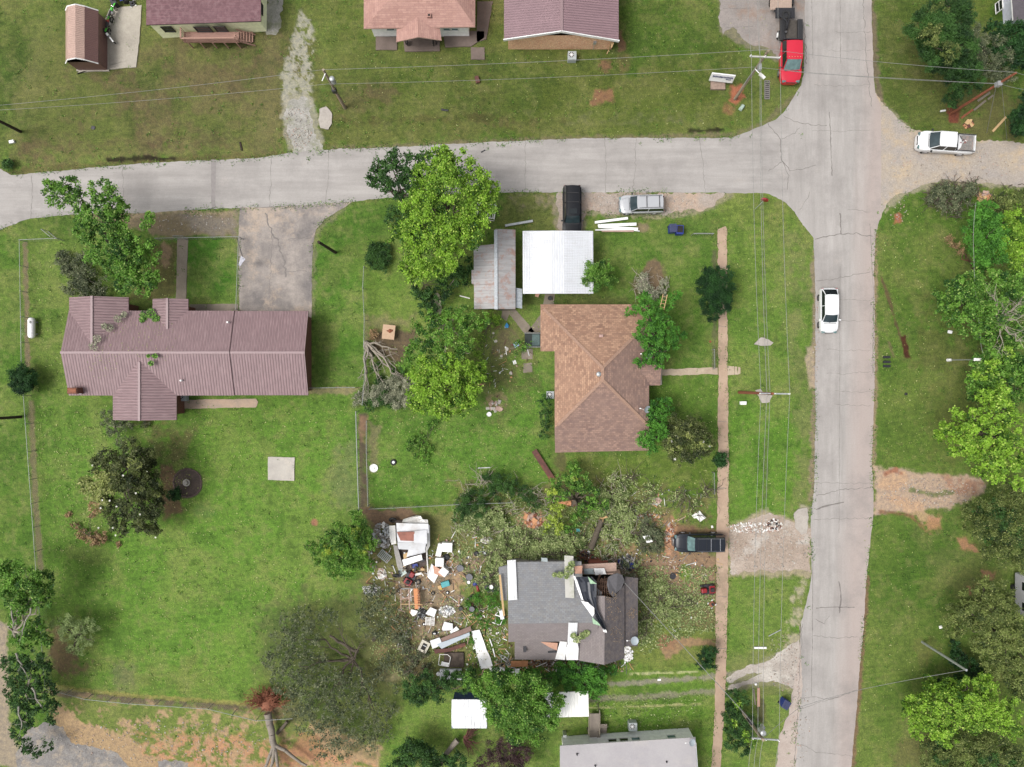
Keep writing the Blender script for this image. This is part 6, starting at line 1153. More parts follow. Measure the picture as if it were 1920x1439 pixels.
# --- spruce-like tree at the fence
tree('feathery_tree', 'feathery green tree at the fence corner beside the crushed trailer', (660,1020),[(600,1030,3,18,.6),(620,1015,3.4,22,.4),(615,1045,3.2,22,.6),(640,1000,3.4,20,.3),(655,1020,4.2,28,.5),(640,1045,4,26,.6),(675,990,3.2,18,.4),(685,1015,3.6,22,.6),(675,1045,3.4,22,.5),(650,1070,2.8,18,.5),(625,1070,2.6,14,.5),(582,1022,2.6,10,.6),(668,968,2.6,12,.3),(690,1060,2.4,14,.7),(595,1055,2.4,10,.5)], 'mid', L=.3, Wd=.09, od=1.2, extra=[([(640,1025,4.4,14,.7),(665,1000,4,12,.6),(615,1035,3.8,12,.7),(680,1030,4,12,.7)], 'yellow', .3,.08)])
# --- lower centre trees
tree('dark_canopy_tree', 'large dark green tree covering the awning and storage shed', (985,1330),[(900,1290,4,20,.5),(930,1285,5,28,.5),(965,1290,5.6,32,.4),(925,1310,5,26,.6),(1000,1300,6,32,.5),(960,1325,6.4,34,.4),(1000,1340,6.2,34,.4),(1030,1320,5.6,26,.5),(965,1360,5.6,30,.4),(1000,1372,5,24,.5),(1035,1345,5,20,.5),(935,1345,5,24,.5),(1048,1310,4.6,12,.5),(880,1275,3.4,16,.4),(1015,1285,5,20,.3)], 'mid', od=1.4, L=.22, Wd=.13, tr_r=.3)
tree('hedge_trees', 'row of bright green undergrowth along the rear wall of the damaged house', (1090,1275),[(1060,1262,2.4,22,.4),(1085,1258,2.6,22,.4),(1110,1265,2.4,22,.6),(1125,1280,2.2,20,.7),(1100,1285,2.4,20,.5),(1075,1285,2.4,18,.4),(1130,1262,1.6,14,.4),(1150,1258,1.2,10,.4),(1040,1270,2.2,16,.3),(1010,1262,1.6,12,.4),(1118,1300,1.4,12,.6),(990,1268,1.4,14,.3),(950,1262,1.4,14,.4),(925,1265,1.6,14,.4)], 'ginkgo', 'trees', L=.2, Wd=.12, od=1.1)
tree('scrub_tree', 'dark scrubby tree left of the small storage shed', (800,1300),[(770,1285,2.4,18,.5),(795,1280,2.8,22,.4),(825,1285,2.6,20,.4),(790,1305,2.4,20,.4),(770,1300,2.2,16,.5),(845,1275,2.2,18,.5),(865,1285,2.2,16,.5),(820,1305,2,14,.4),(880,1262,2,16,.6)], 'dark', od=1.1, L=.2, Wd=.1)
tree('corner_shrubs', 'leafy dark green shrubs at the bottom edge beside the uprooted trunk', (780,1410),[(745,1420,2.4,22,.5),(775,1412,2.8,26,.4),(800,1425,2.6,26,.5),(760,1440,2.4,24,.5),(830,1430,2,20,.4),(860,1425,2,18,.3),(790,1400,2,14,.4)], 'dark', 'shrubs', od=1.2, L=.2, Wd=.13)
tree('purple_leaf_tree', 'dark purple leaved bare looking tree at the bottom edge', (965,1420),[(930,1405,2.6,20),(955,1400,3,22),(980,1412,2.8,22),(945,1430,2.6,24),(975,1440,2.6,24),(915,1425,2,16),(900,1435,1.8,14)], 'purple', od=.7, L=.2, Wd=.06, gap=.1)
shrub('weedy_patch', 'bright weeds beside the scattered white planks', 895,1150,16,.4, 'ginkgo', 'weeds', blobs=[(885,1130,.3,14),(900,1120,.3,12),(920,1110,.3,14),(895,1150,.3,12),(880,1200,.2,12),(940,1160,.3,12),(925,1135,.3,14),(910,1170,.2,12)], od=.5, squash=.3, gap=.2)
tree('sidewalk_bush', 'dark bush just left of the sidewalk near the gravel tracks', (1327,1232),[(1330,1222,1.6,14,.4),(1320,1235,1.4,13,.4),(1332,1245,1.2,12,.3),(1312,1250,.8,9,.3)], 'deep', 'bush', L=.14, Wd=.09)
tree('pole_bushes', 'mixed green bushes around the lower utility pole right of the sidewalk', (1392,1360),[(1375,1305,1.8,14,.5),(1390,1312,2,16,.5),(1375,1325,1.8,14,.4),(1368,1345,1.6,14,.4),(1390,1350,2,16,.4),(1405,1345,1.6,10,.6),(1372,1370,1.8,16,.4),(1395,1375,2,18,.4),(1370,1395,1.6,14,.4),(1395,1400,1.6,16,.3),(1420,1368,1.4,10,.5)], 'dark', 'bushes', L=.18, Wd=.11, od=1.2, extra=[([(1385,1320,2.3,8,.4),(1378,1355,2.1,8,.4),(1400,1380,2.3,10,.5),(1412,1392,2,8,.5)], 'bright', .18,.12)])
tree('pale_scrub_tree', 'thin pale green wispy tree near the lower left fence', (150,1190),[(110,1165,2.2,16),(130,1165,2.6,18),(125,1185,2.6,18),(150,1185,2.6,18),(140,1205,2.2,16),(165,1170,2.4,14),(170,1200,1.8,12),(150,1220,1.6,12),(135,1220,1.6,10),(180,1180,1.6,10)], 'pale', L=.2, Wd=.06, od=.55, gap=.2)
# --- lower left wind-thrown trees
tree('leaning_elm', 'wind torn green tree with white broken limbs at the lower left edge', (30,1200),[(20,1080,5,26,.6),(50,1085,5.4,28,.5),(80,1090,4.6,22,.3),(25,1110,5.6,28,.6),(60,1115,5,26,.5),(90,1120,4,18,.3),(40,1135,4.6,20,.4),(45,1195,4,22,.5),(70,1175,3.6,18,.4),(85,1200,3.2,16,.3),(30,1160,4,14,.5),(10,1065,4,16,.6)], 'mid', od=1.2, bark='bark_pale')
tree('leaning_poplar', 'second torn tree with bare silver branches below it at the lower left', (60,1290),[(30,1240,4,22,.5),(60,1240,4.2,24,.4),(80,1260,3.6,18,.4),(25,1270,4,22,.5),(55,1280,4.2,24,.4),(90,1300,3,18,.4),(40,1310,3.6,24,.4),(70,1320,3.4,24,.4),(100,1325,2.8,16,.4),(50,1345,3,20,.3),(95,1350,2.6,12,.3),(35,1370,2.8,16,.4),(45,1400,2.6,16,.3),(70,1410,2.4,12,.4),(88,1400,2,10,.4),(20,1300,3.2,14,.5)], 'dark', od=1.0, gap=.1, bark='bark_pale')
lp = bpy.data.objects['leaning_poplar']; mb = MB()
for s, e in (((58,1140),(42,1190)),((30,1225),(48,1262)),((60,1290),(76,1325)),((35,1325),(40,1365)),((20,1130),(26,1180))): p = limb(mb, W(s[0], s[1],5.0), W(e[0], e[1],5.4),.09,.04,.15,6,6); twigs(mb, p, .03,.8,3,2,.3)
mb.build('bare_limbs', mp('bark_white', S(172,166,156),.85, var=.25), parent=lp, world=True, smooth=60, kind='stuff')
shrub('road_end_weeds', 'dark weeds at the end of the street on the left edge', 14,308,10,.5, 'dark', 'weeds', od=.8)
# --- east side
tree('cedar_tree', 'tall dark olive cedar at the top right beside the street corner', (1790,130),[(1745,25,6,30,.5),(1780,15,6.4,32,.5),(1800,30,6,26,.4),(1725,50,5.6,26,.5),(1755,60,7,34,.5),(1790,60,7,32,.4),(1730,80,5,22,.6),(1765,95,7,34,.5),(1800,95,6.6,32,.3),(1785,130,6,32,.3),(1815,125,5.6,26,.4),(1755,115,5,20,.5),(1800,160,4.4,26,.3),(1785,190,3,16,.3),(1830,150,4.6,22,.4)], 'dark', L=.2, Wd=.07, od=1.5, tr_r=.3, extra=[([(1745,70,7.6,22,.3),(1760,30,7,20,.3),(1780,100,7.8,18,.3)], 'olive', .2,.07)])
tree('dead_cedar', 'greyish thin topped evergreen between the cedar and the grey roofed house', (1830,105),[(1815,60,6,20,.5),(1830,90,6,24,.4),(1845,115,5,22,.5),(1860,135,4.6,20,.5),(1890,140,4,18,.5),(1850,75,4.6,14,.5)], 'grey', L=.2, Wd=.06, od=1.0)
tree('holly_tree', 'dark glossy leaved tree in front of the grey roofed house', (1895,90),[(1860,55,4,16,.6),(1880,70,4.6,22,.6),(1905,60,4.6,22,.5),(1920,85,4.6,24,.5),(1885,100,4.6,24,.6),(1915,115,4.4,24,.4),(1865,90,4,14,.6),(1930,60,4,20,.4)], 'deep', L=.2, Wd=.11, od=1.3, extra=[([(1872,82,5,14,.4),(1890,105,5,14,.4)], 'grey', .2,.1)])
tree('edge_evergreen', 'dark evergreen at the right edge above the gravel road', (1915,235),[(1905,225,3,18,.4),(1922,215,3.4,22,.4),(1915,240,3,18,.4),(1925,180,3,16,.4),(1905,245,2,12,.4)], 'deep', L=.18, Wd=.08)
brushfield('cut_brush_pile', 'long pile of cut grey brown limbs at the gravel road edge', 'brush pile', [(1760,360,1,16),(1780,355,1.1,20),(1805,368,1.1,22),(1765,385,.9,18),(1790,390,.9,16),(1820,350,.9,16),(1745,375,.8,12)], 'grey', 260, od=.5, twl=.8, twr=.04, bark='bark', L=.16)
brushfield('brush_pile_right', 'second pile of cut limbs reaching the right edge below the gravel road', 'brush pile', [(1880,375,1.1,22),(1905,385,1.1,24),(1870,400,1,16),(1915,365,1,18),(1860,385,1,12),(1900,405,1,16)], 'olive', 180, od=.6, twl=.8, twr=.04, L=.16)
tree('bright_oak', 'bright green tree just below the cut brush piles', (1845,440),[(1845,395,5,20,.6),(1835,415,5,22,.6),(1860,415,5.4,24,.5),(1825,440,5,22,.6),(1850,445,6,30,.5),(1875,430,5,22,.5),(1835,465,5,24,.5),(1860,475,5.4,26,.4),(1840,490,4.6,18,.4),(1840,505,3.4,12,.3)], 'ginkgo', L=.22, Wd=.14)
tree('yellow_oak', 'yellow green tree at the right edge beside the bright one', (1905,440),[(1885,425,5,20),(1905,415,5.4,26),(1925,430,5.4,28),(1890,455,5.4,26),(1915,465,5.6,28),(1880,475,5,18),(1905,495,5,24)], 'bright', L=.22, Wd=.15, extra=[([(1895,385,5,18,.5),(1915,395,5,20,.5)], 'olive', .2,.1)])
tree('dead_branch_tree', 'fan of bare brown branches caught at the edge of the east trees', (1825,505),[(1780,450,2.6,9),(1790,460,2.6,9),(1800,470,2.8,8)], 'brown', L=.14, Wd=.06, od=.6, limbs=True, tr_r=.1, bark='brown_paint')
tree('spreading_elm', 'broad green tree with bare grey twigs in its crown on the east side', (1855,590),[(1775,560,5,22,.4),(1800,545,5.4,26,.5),(1770,585,4.6,18,.5),(1800,575,6,28,.4),(1830,560,6,30,.5),(1850,530,5.6,28,.5),(1885,530,5.6,28,.4),(1825,600,5.6,28,.6),(1860,590,6.2,30,.4),(1895,570,6,28,.4),(1790,600,4.6,18,.5),(1850,625,5,22,.5),(1885,615,5.4,24,.4),(1915,545,5.6,24,.4),(1915,600,5.4,24,.4),(1820,525,5,20,.4),(1900,640,4.6,20,.4)], 'mid', tr_r=.35)
se = bpy.data.objects['spreading_elm']; mb = MB(); 
for e in ((1865,560),(1885,580),(1905,600),(1890,625),(1905,640),(1880,640),(1915,570)): p = limb(mb, W(1872,600,6.4), W(e[0], e[1],7),.09,.03,.2,6,5); twigs(mb, p, .025,1.6,6,2,.3)
mb.build('dead_twigs', M['bark_pale'], parent=se, world=True)
tree('dark_grove_tree', 'dark green tree behind the two street lamps', (1870,690),[(1835,680,4.6,18,.5),(1860,665,5,24,.4),(1890,675,5,26,.4),(1915,690,5,26,.3),(1850,700,5,24,.6),(1880,710,5.4,28,.4),(1830,715,4.6,20,.5),(1910,730,5,26,.4),(1860,735,5,24,.4),(1830,740,4,18,.3),(1885,750,4.6,22,.3)], 'mid', extra=[([(1860,690,5.8,16,.5),(1835,705,5.4,12,.5),(1890,660,5.8,12,.4)], 'bright', .24,.15)])
tree('lime_maple', 'lime green maple with a ragged outline, brightest tree on the east side', (1840,810),[(1870,735,6.4,20,.7),(1845,745,6,16,.6),(1880,755,6.5,22,.6),(1795,780,6,14,.7),(1825,785,6.8,22,.6),(1860,780,7,24,.6),(1895,790,6.6,22,.6),(1775,800,6,13,.7),(1760,818,5.6,12,.8),(1790,815,6.6,20,.7),(1825,820,7.4,28,.6),(1865,820,7.4,28,.5),(1900,830,6.6,22,.5),(1785,845,5.8,12,.7),(1820,850,6.8,22,.6),(1855,855,7,26,.6),(1890,865,6.6,22,.6),(1840,885,6,16,.6),(1870,895,6,16,.6),(1905,905,5.6,14,.6),(1920,860,6,18,.5)], 'bright', od=1.5, tr_r=.35, L=.26, Wd=.2)
tree('olive_thicket', 'wide low olive brown tree below the dirt drive on the right edge', (1870,1000),[(1830,960,3.4,26,.4),(1860,940,3.8,26,.4),(1890,925,4,28,.4),(1915,930,4,28,.3),(1850,985,4.2,30,.4),(1885,970,4.6,34,.3),(1920,975,4.4,30,.3),(1865,1015,4,28,.4),(1900,1015,4.4,32,.4),(1890,1045,3.6,26,.5),(1920,1050,3.6,26,.4),(1850,1040,2.6,16,.5),(1815,985,2.2,14,.4)], 'olive', L=.2, Wd=.1, od=.85, gap=.1, extra=[([(1870,970,4.4,26,.4),(1850,1000,3.6,22,.4),(1905,1000,4.4,24,.4),(1840,960,3.4,18,.4)], 'dark', .2,.1)])
tree('olive_oak', 'olive green oak in front of the half hidden travel trailer', (1860,1180),[(1815,1120,4,20,.5),(1845,1105,4.6,24,.6),(1875,1110,4.6,22,.5),(1790,1145,4,18,.6),(1820,1150,5,28,.5),(1860,1145,5.4,30,.6),(1895,1150,5,24,.5),(1785,1180,4,18,.6),(1825,1185,5,26,.5),(1865,1185,5.6,32,.6),(1900,1190,5.2,28,.5),(1845,1215,5,26,.6),(1885,1225,5.2,28,.5),(1915,1230,5,26,.5),(1865,1250,4.4,22,.5),(1900,1265,4.4,24,.4),(1925,1195,4.6,24,.4),(1915,1290,4,24,.5)], 'olive', L=.22, Wd=.12, od=1.3, tr_r=.35)
tree('lime_thicket', 'bright green spreading tree left of the lower right corner', (1800,1330),[(1700,1320,3.6,14,.4),(1725,1315,4.2,20,.5),(1755,1300,4.6,22,.4),(1715,1345,4.2,20,.6),(1745,1335,5,26,.5),(1780,1320,5.4,28,.5),(1815,1290,5,24,.5),(1845,1285,5,22,.5),(1815,1320,5.6,28,.5),(1850,1315,5.4,28,.6),(1720,1370,4,16,.7),(1755,1365,4.8,24,.6),(1790,1355,5.4,28,.5),(1830,1345,5.6,28,.5),(1870,1345,5,26,.7),(1775,1380,4.4,20,.6),(1900,1365,4.4,22,.5),(1890,1325,4.6,20,.5),(1780,1285,4,18,.3),(1740,1280,3,14,.3)], 'bright', L=.24, Wd=.14, od=1.3, tr_r=.3)
tree('bottom_thicket', 'dull dark green tree in the lower right corner', (1830,1410),[(1740,1400,3,20,.4),(1770,1405,3.4,26,.4),(1800,1400,3.8,28,.5),(1835,1400,4,30,.4),(1870,1400,4,28,.4),(1780,1435,3.4,26,.4),(1820,1435,3.8,28,.4),(1865,1435,3.8,28,.3),(1905,1420,3.6,26,.3),(1740,1435,2.6,18,.4)], 'olive', L=.2, Wd=.1, od=1.1, extra=[([(1760,1415,3.4,22,.4),(1850,1415,4,24,.4),(1895,1440,3.6,22,.4)], 'dark', .2,.1)])
tree('under_trees', 'dark low growth in the gap beside the grey leaning pole', (1830,1265),[(1795,1235,2,16),(1815,1250,2.4,18),(1835,1265,2.4,18),(1770,1285,2,16),(1800,1275,2,16),(1790,1210,1.6,10)], 'deep', 'bushes', L=.2, Wd=.12)
# --- leaf litter: uncountable
def litter(name, regions, L, Wd, mat, z=.05, thick=.05, bias=.5):
    PP = []
    for (pts, n) in regions:
        xs = [p[0] for p in pts]; ys = [p[1] for p in pts]; X = tr.uniform(min(xs), max(xs), n * 2).astype('f'); Y = tr.uniform(min(ys), max(ys), n * 2).astype('f'); d = sdf(pts, X, Y)
        nz = fbm(X, Y, 34,4,2,.7); ok = (d + (nz - .5) * 40 < 0) & (tr.random(n * 2) < np.clip((nz - .3) * 3.2,0.05,1)); X, Y = X[ok][:n], Y[ok][:n]
        k = K; PP.append(np.stack([(X - 960) * k, -(Y - 719.5) * k, z + tr.random(len(X)) * thick],1))
    P = np.concatenate(PP); o = leaf_mesh(name, P, L, Wd, tr.random(len(P)) * .9, LM[mat], up=2.0); props(o, kind='stuff', label='scattered torn leaves', cat=None); return o
litter('leaf_litter', [([(50,450),(330,450),(330,560),(120,560),(110,800),(55,900)],1100),([(60,760),(660,760),(660,1000),(560,1300),(100,1290)],2600),([(100,760),(400,760),(420,900),(100,1050)],900),([(690,650),(1010,600),(1030,900),(700,940)],1200),([(1230,720),(1345,720),(1345,920),(1060,920)],500),([(600,20),(1440,20),(1440,240),(620,260)],500),([(130,560),(560,560),(560,1),(560,560)],1),([(1650,380),(1760,380),(1760,860),(1650,860)],350),([(1620,980),(1790,990),(1780,1439),(1600,1439)],350),([(1365,380),(1520,420),(1520,960),(1365,960)],350),([(95,1290),(240,1304),(460,1320),(240,1312)],240)],.13,.10, 'magpale')
litter('shredded_leaves', [([(840,960),(960,940),(1240,900),(1250,1050),(950,1050),(930,1140),(850,1060)],9000),([(1195,1060),(1340,1060),(1340,1180),(1190,1230)],5000),([(930,985),(1110,985),(1110,1048),(920,1050)],5000),([(860,1030),(940,1030),(940,1110),(870,1100)],1800),([(700,1120),(900,1120),(950,1240),(760,1280),(690,1250)],1600),([(1100,1300),(1330,1300),(1300,1370),(1110,1370)],500)],.18,.10, 'wither', thick=.14)

mp('stone_tan', S(176,160,144),.9, var=.3); mp('stone_white', S(214,208,198),.8, var=.15); mp('sheet_grey', S(170,166,162),.6, var=.25)
def scraps(name, lab, regs, s0, s1, mats, zt_=.12, seed=3):
    r = random.Random(seed); m_ = MB()
    for (cx, cy, rx, ry, n) in regs:
        for i in range(n):
            a = r.uniform(0,6.28); q = math.sqrt(r.random()); p = W(cx + math.cos(a) * q * rx, cy + math.sin(a) * q * ry); u = r.uniform(s0, s1); lg = name[0] == 's' and r.random() < .5
            m_.box((p.x, p.y, r.uniform(.03, zt_)),(u * (r.uniform(2,6) if lg else 1), u * r.uniform(.3,1) * (.4 if lg else 1),.03), r.uniform(0,3.1), m=r.randrange(len(mats)), rx=r.uniform(-.4,.4), ry=r.uniform(-.4,.4))
    props(m_.build(name, [M[k] for k in mats]), lab, kind='stuff')
scraps('storm_scraps', 'countless small scraps of wood, tin and plastic over the wrecked yard', [(800,1120,90,80,420),(900,1200,60,70,260),(860,1040,60,40,140),(1130,1030,110,40,220),(1060,1250,130,16,260),(1250,1100,80,90,150),(740,1060,60,60,200),(930,680,70,70,45),(1240,950,90,40,120),(1300,1060,50,30,60)],.06,.22,['white_dirty', 'wood_grey', 'wood_new', 'brown_paint', 'galv', 'dark_metal', 'tan_paint', 'split_wood'])

def fringe(name, lab, lines, per, wd, L, Wd, mat, zmax=.12):
    P = []
    for ln in lines:
        for i in range(len(ln) - 1):
            a, b = W(*ln[i]), W(*ln[i + 1]); d = b - a; n = int(d.length * per); nn = Vector((-d.y, d.x, 0)).normalized() if d.length else Vector((0,1,0))
            for k in range(n):
                t_ = tr.random(); 
                if vn(np.array([(a.x + d.x * t_) * .8 + 90]), np.array([(a.y + d.y * t_) * .8 + 90]),2)[0] < .42: continue
                p = a + d * t_ + nn * tr.normal(0, wd); P.append((p.x, p.y, .03 + tr.random() * zmax))
    P = np.array(P); o = leaf_mesh(name, P, L, Wd, tr.random(len(P)) * .8, LM[mat], up=.6); props(o, lab, kind='stuff')
dr_e = [(592,580),(586,460),(592,432),(608,412),(640,392)]
fringe('edge_grass', 'ragged grass growing over the edges of streets and walks', [ew_top, ew_bot, ns[12:18], ns[20:24], ns[27:40], sw_l, sw_r, [(300,400),(446,398)], dr_e, [(1040,400),(1100,400),(1160,404),(1252,403),(1320,397),(1360,366)],[(447,448),(447,580)],[(1640,440),(1650,410),(1665,382),(1705,362)],[(1657,197),(1685,222),(1715,246)]],26,.2,.16,.06, 'mid')
P = []
for _ in range(2600):
    x, y = tr.uniform(0,1920), tr.uniform(0,1439); i_, j_ = int((x + 70) / STEP), int((y + 70) / STEP)
    if GRASS[j_, i_] < .6: continue
    p = W(x, y)
    if any(abs(x - a) < b and c < y < d for a, b, c, d in ((1580,62,0,1439),(354,8,440,580),(516,72,380,590),(1354,12,420,1439))) or (y > 230 and y < 435 and not (y > 300 + 140 - x * .03) and y > 330 - x * .05): continue
    for k in range(9): P.append((p.x + tr.normal(0,.12), p.y + tr.normal(0,.12),.03 + tr.random() * .1))
P = np.array(P); props(leaf_mesh('weed_tufts', P, .16,.06, tr.random(len(P)), LM['mid'], up=.4), 'small darker weed tufts all over the lawns', kind='stuff')
scraps('loose_stones', 'loose stones and clods over the gravel and bare soil', [(1440,1030,75,42,420),(1740,925,90,28,420),(1470,1240,30,60,160),(300,1390,200,40,420),(560,240,26,40,220),(1180,382,130,16,260),(1780,310,120,40,260),(360,420,90,16,120),(1250,1020,20,60,90),(1290,1090,50,40,120),(1500,1350,20,80,90),(1680,395,20,30,40),(1530,640,6,90,90)],.035,.13,['stone_tan', 'stone_white', 'sheet_grey', 'tan_paint'],.05,9)
# ================================================================ poles and wires
def pole(name, label, base, top, z, r0=.16, r1=.11, mat='wood_pole', cat='utility pole', group=None):
    b = W(*base); t_ = W(top[0], top[1], z); root = thing(name, label, cat, (b.x, b.y, 0), group=group)
    q = MB(); q.cyl(b, t_, r0, r1,10); q.build('post', M[mat], parent=root, world=True, smooth=50); return root, b, t_
def crossarm(root, a, b, z, dz=0, mat='galv', ins=3):
    p, q_ = W(a[0], a[1], z), W(b[0], b[1], z); d = q_ - p; m_ = MB(); m_.box((p + q_) / 2,(d.length, .12,.12), math.atan2(d.y, d.x)); o = m_.build('crossarm', M[mat], parent=root, world=True)
    for i in range(ins): t_ = (i + .02) / max(1, ins - 1) * .96; c = p + d * t_; m_ = MB(); m_.cyl(c + Vector((0,0,.06)), c + Vector((0,0,.26)),.07,.04,8); m_.build('insulator', M['white'], parent=o, world=True)
def can(root, px, py, z, r=.22, h=.7): c = W(px, py, z); m_ = MB(); m_.cyl(c - Vector((0,0, h / 2)), c + Vector((0,0, h / 2)), r, n=14); m_.dome((c.x, c.y, c.z + h / 2), r, .08,14,3); m_.build('transformer', M['galv'], parent=root, world=True, smooth=40)
arm_w = mp('arm_white', S(214,214,208),.7, var=.1)
M['arm_white'] = arm_w; rA, b, t_ = pole('utility_pole', 'tall wooden power pole with white crossarm beside the church style sign near the corner', (1378,186),(1441,95),9.8); crossarm(rA, (1406,106),(1463,109),9.3, mat='arm_white'); M['arm_white'] = arm_w
m_ = MB(); m_.box(W(1424,127,7.4),(.25,.5,.5)); m_.build('junction_box', M['galv'], parent=rA, world=True); m_ = MB(); m_.tube([W(1416,130,7.2), W(1429,143,7.4)],.04,5); m_.box(W(1429,143,7.4),(.62,.24,.16), R(-42)); m_.build('street_lamp_head', M['white'], parent=rA, world=True)
m_ = MB(); m_.cyl(W(1377.5,184,.05), W(1416,128,7.0),.04, n=5); m_.build('conduit', M['galv'], parent=rA, world=True)
rB, b, t_ = pole('utility_pole', 'wooden power pole with a long crossarm between the sidewalk and main street', (1386,736),(1449,738.5),9.4, mat='wood_red'); M['wood_red']; crossarm(rB, (1424,738),(1481,739),9.1)
rC, b, t_ = pole('utility_pole', 'grey leaning power pole with round transformer near the bottom of the sidewalk', (1384,1324),(1431,1388),9.8,.17,.13); crossarm(rC, (1410,1384),(1461,1388),9.5); can(rC, 1429,1372,9.0,.26); can(rC, 1430,1363,8.2,.16,.5)
m_ = MB(); p = W(1406,1352,6); m_.box(p, (.42,.34,.7), R(-50)); m_.build('splice_box', M['dark_metal'], parent=rC, world=True)
rD, b, t_ = pole('utility_pole', 'short power pole with orange foot and grey transformer beside the top gravel drive', (647,203),(606,131),7.9); can(rD, 624,151,6.9,.24,.8); m_ = MB(); m_.cyl(W(646.5,202,.02), W(629,172,3.2),.175,.165,10); m_.build('painted_foot', M['wood_red'], parent=rD, world=True); m_ = MB(); m_.box(W(627,170,3.9),(.4,.4,.6)); m_.build('junction_box', M['dark_metal'], parent=rD, world=True); m_ = MB(); m_.tube([W(610,138,7.6), W(604,152,7.2)],.05); m_.build('cutout', M['white'], parent=rD, world=True)
rE, b, t_ = pole('utility_pole', 'rust coloured power pole standing in red mulch on the east side', (1783,213),(1905,137),9.2,.16,.11, 'wood_red'); m_ = MB(); m_.box(W(1872,158,7.2),(.4,.4,.5)); m_.build('junction_box', M['galv'], parent=rE, world=True)
pole('utility_pole', 'black wooden pole at the left edge above the street end', (38,247),(-20,218),6.5,.16,.13, 'wood_pole_dark'); pole('utility_pole', 'black wooden pole at the left edge outside the chain link fence', (39,782),(-60,789),8.0,.15,.12, 'wood_pole_dark')
pole('yard_pole', 'short dark brown wooden pole on the green lawn beside the driveway', (629,474),(597,454),6.2,.16,.13, 'wood_pole_dark'); pole('service_pole', 'bare silver grey pole standing against the dark trees at the lower right', (1729,1204),(1812,1257),7.4,.13,.11, 'galv')
def lamp_post(label, base, head, z):
    b = W(*base); root = thing('street_lamp', label, 'street lamp', (b.x, b.y, 0)); t_ = W(head[0], head[1], z); q = MB(); q.cyl(b, t_, .06,.045,8); q.build('post', M['galv'], parent=root, world=True)
    q = MB(); q.box(t_ + Vector((-.15,0,.05)),(.75,.3,.16),0, taper=.8); q.build('lamp_head', M['white'], parent=root, world=True, bevel=.04); q = MB(); q.tube([t_, t_ + Vector((.5,.03,-.1))],.035); q.build('bracket', M['galv'], parent=root, world=True); q = MB(); q.cyl(b, b + Vector((0,0,.5)),.16,.13,10); q.build('foot', M['white'], parent=root, world=True)
lamp_post('thin grey street lamp with white head on the east lawn before the trees', (1777,675.5),(1836,674.5),5.2)
WR = M['wire']
def wire(label, pts, r=.017, sag=0.0):
    P = [W(*p) for p in pts]; out = []
    for i in range(len(P) - 1):
        for k in range(6): t_ = k / 6; p = P[i].lerp(P[i + 1], t_); p.z -= sag * 4 * t_ * (1 - t_); out.append(p)
    out.append(P[-1]); q = MB(); q.tube(out, r, 4); o = q.build('power_line', WR); props(o, label, 'power line', 'overhead wires')
wire('leftmost overhead wire running down beside the sidewalk', [(1404,-60,9.5),(1409,106,9.5),(1427,738,9.3),(1411,1384,9.7),(1404,1500,9.7)], sag=.5)
wire('second overhead wire from the left running down beside the sidewalk', [(1423,-60,9.5),(1425,107,9.5),(1438,738,9.3),(1421,1384,9.7),(1414,1500,9.7)], sag=.5)
wire('third overhead wire running down beside the sidewalk, close to the second', [(1426,-60,8.5),(1427,126,8.3),(1444,739,8.8),(1431,1386,9.7),(1424,1500,9.7)], sag=.5)
wire('overhead wire nearest the main street, ending at the crossarm tips', [(1461,-60,9.5),(1463,109,9.5),(1481,739,9.3),(1461,1388,9.7),(1454,1500,9.7)], sag=.4)
wire('upper overhead wire crossing the top lawns from left to right', [(-60,203,8.6),(606,131,7.9),(1441,93,9.9),(1905,136,9.3),(1990,146,9.3)], sag=.4)
wire('lower overhead wire crossing the top lawns from pole to pole', [(-60,210,6.6),(612,158,6.6),(1415,126,7.4),(1874,157,7.2),(1990,172,7.2)],.016,.5)
wire('thin insulated cable crossing the main street just below the two wires', [(1428,127,7.2),(1520,138,7.0),(1874,158,7.1)],.018)
wire('slanting service cable from the damaged house roof to the leaning power pole', [(1171,1093,4.2),(1385,1326,6.0),(1412,1358,7.0)],.03,.15)
wire('cable from the silver grey pole crossing the street near the bottom', [(1810,1257,7.3),(1620,1292,6.8),(1500,1326,6.8),(1430,1386,9.3)],.02,.1); wire('loose cable dangling from the tree top to the street lamp', [(1846,672,5.2),(1838,620,5.6),(1826,480,6.5),(1830,380,7)],.015,.2)
wire('guy wire slanting down from the rust coloured pole', [(1868,160,7.1),(1850,250,.1)],.02); wire('second cable falling from the rust coloured pole to the ground', [(1878,160,7.1),(1888,262,.1)],.016)
# ================================================================ fences
def m_chain():
    t = NT('chain_link'); uv = t.co('UV'); sx = t.n('SeparateXYZ'); t.l(uv, sx.inputs[0]); f = []
    for s in (1,-1): a = t.math('ADD', sx.outputs[0], t.math('MULTIPLY', sx.outputs[1], s)); a = t.math('FRACT', t.math('MULTIPLY', a, 1 / .075)); f.append(t.math('LESS_THAN', a, .085))
    k = t.math('MAXIMUM', f[0], f[1]); t.b.inputs['Base Color'].default_value = (.45,.46,.47,1); t.b.inputs['Metallic'].default_value = .6; t.b.inputs['Roughness'].default_value = .45
    tr_ = t.n('BsdfTransparent'); mx = t.n('MixShader'); t.l(k, mx.inputs[0]); t.l(tr_.outputs[0], mx.inputs[1]); t.l(t.b.outputs[0], mx.inputs[2]); t.l(mx.outputs[0], t.out.inputs[0]); MATS['chain_link'] = t.mat; return t.mat
CH = m_chain(); frm = mp('fence_rail', (.24,.25,.25,1),.5,.2, var=.15)
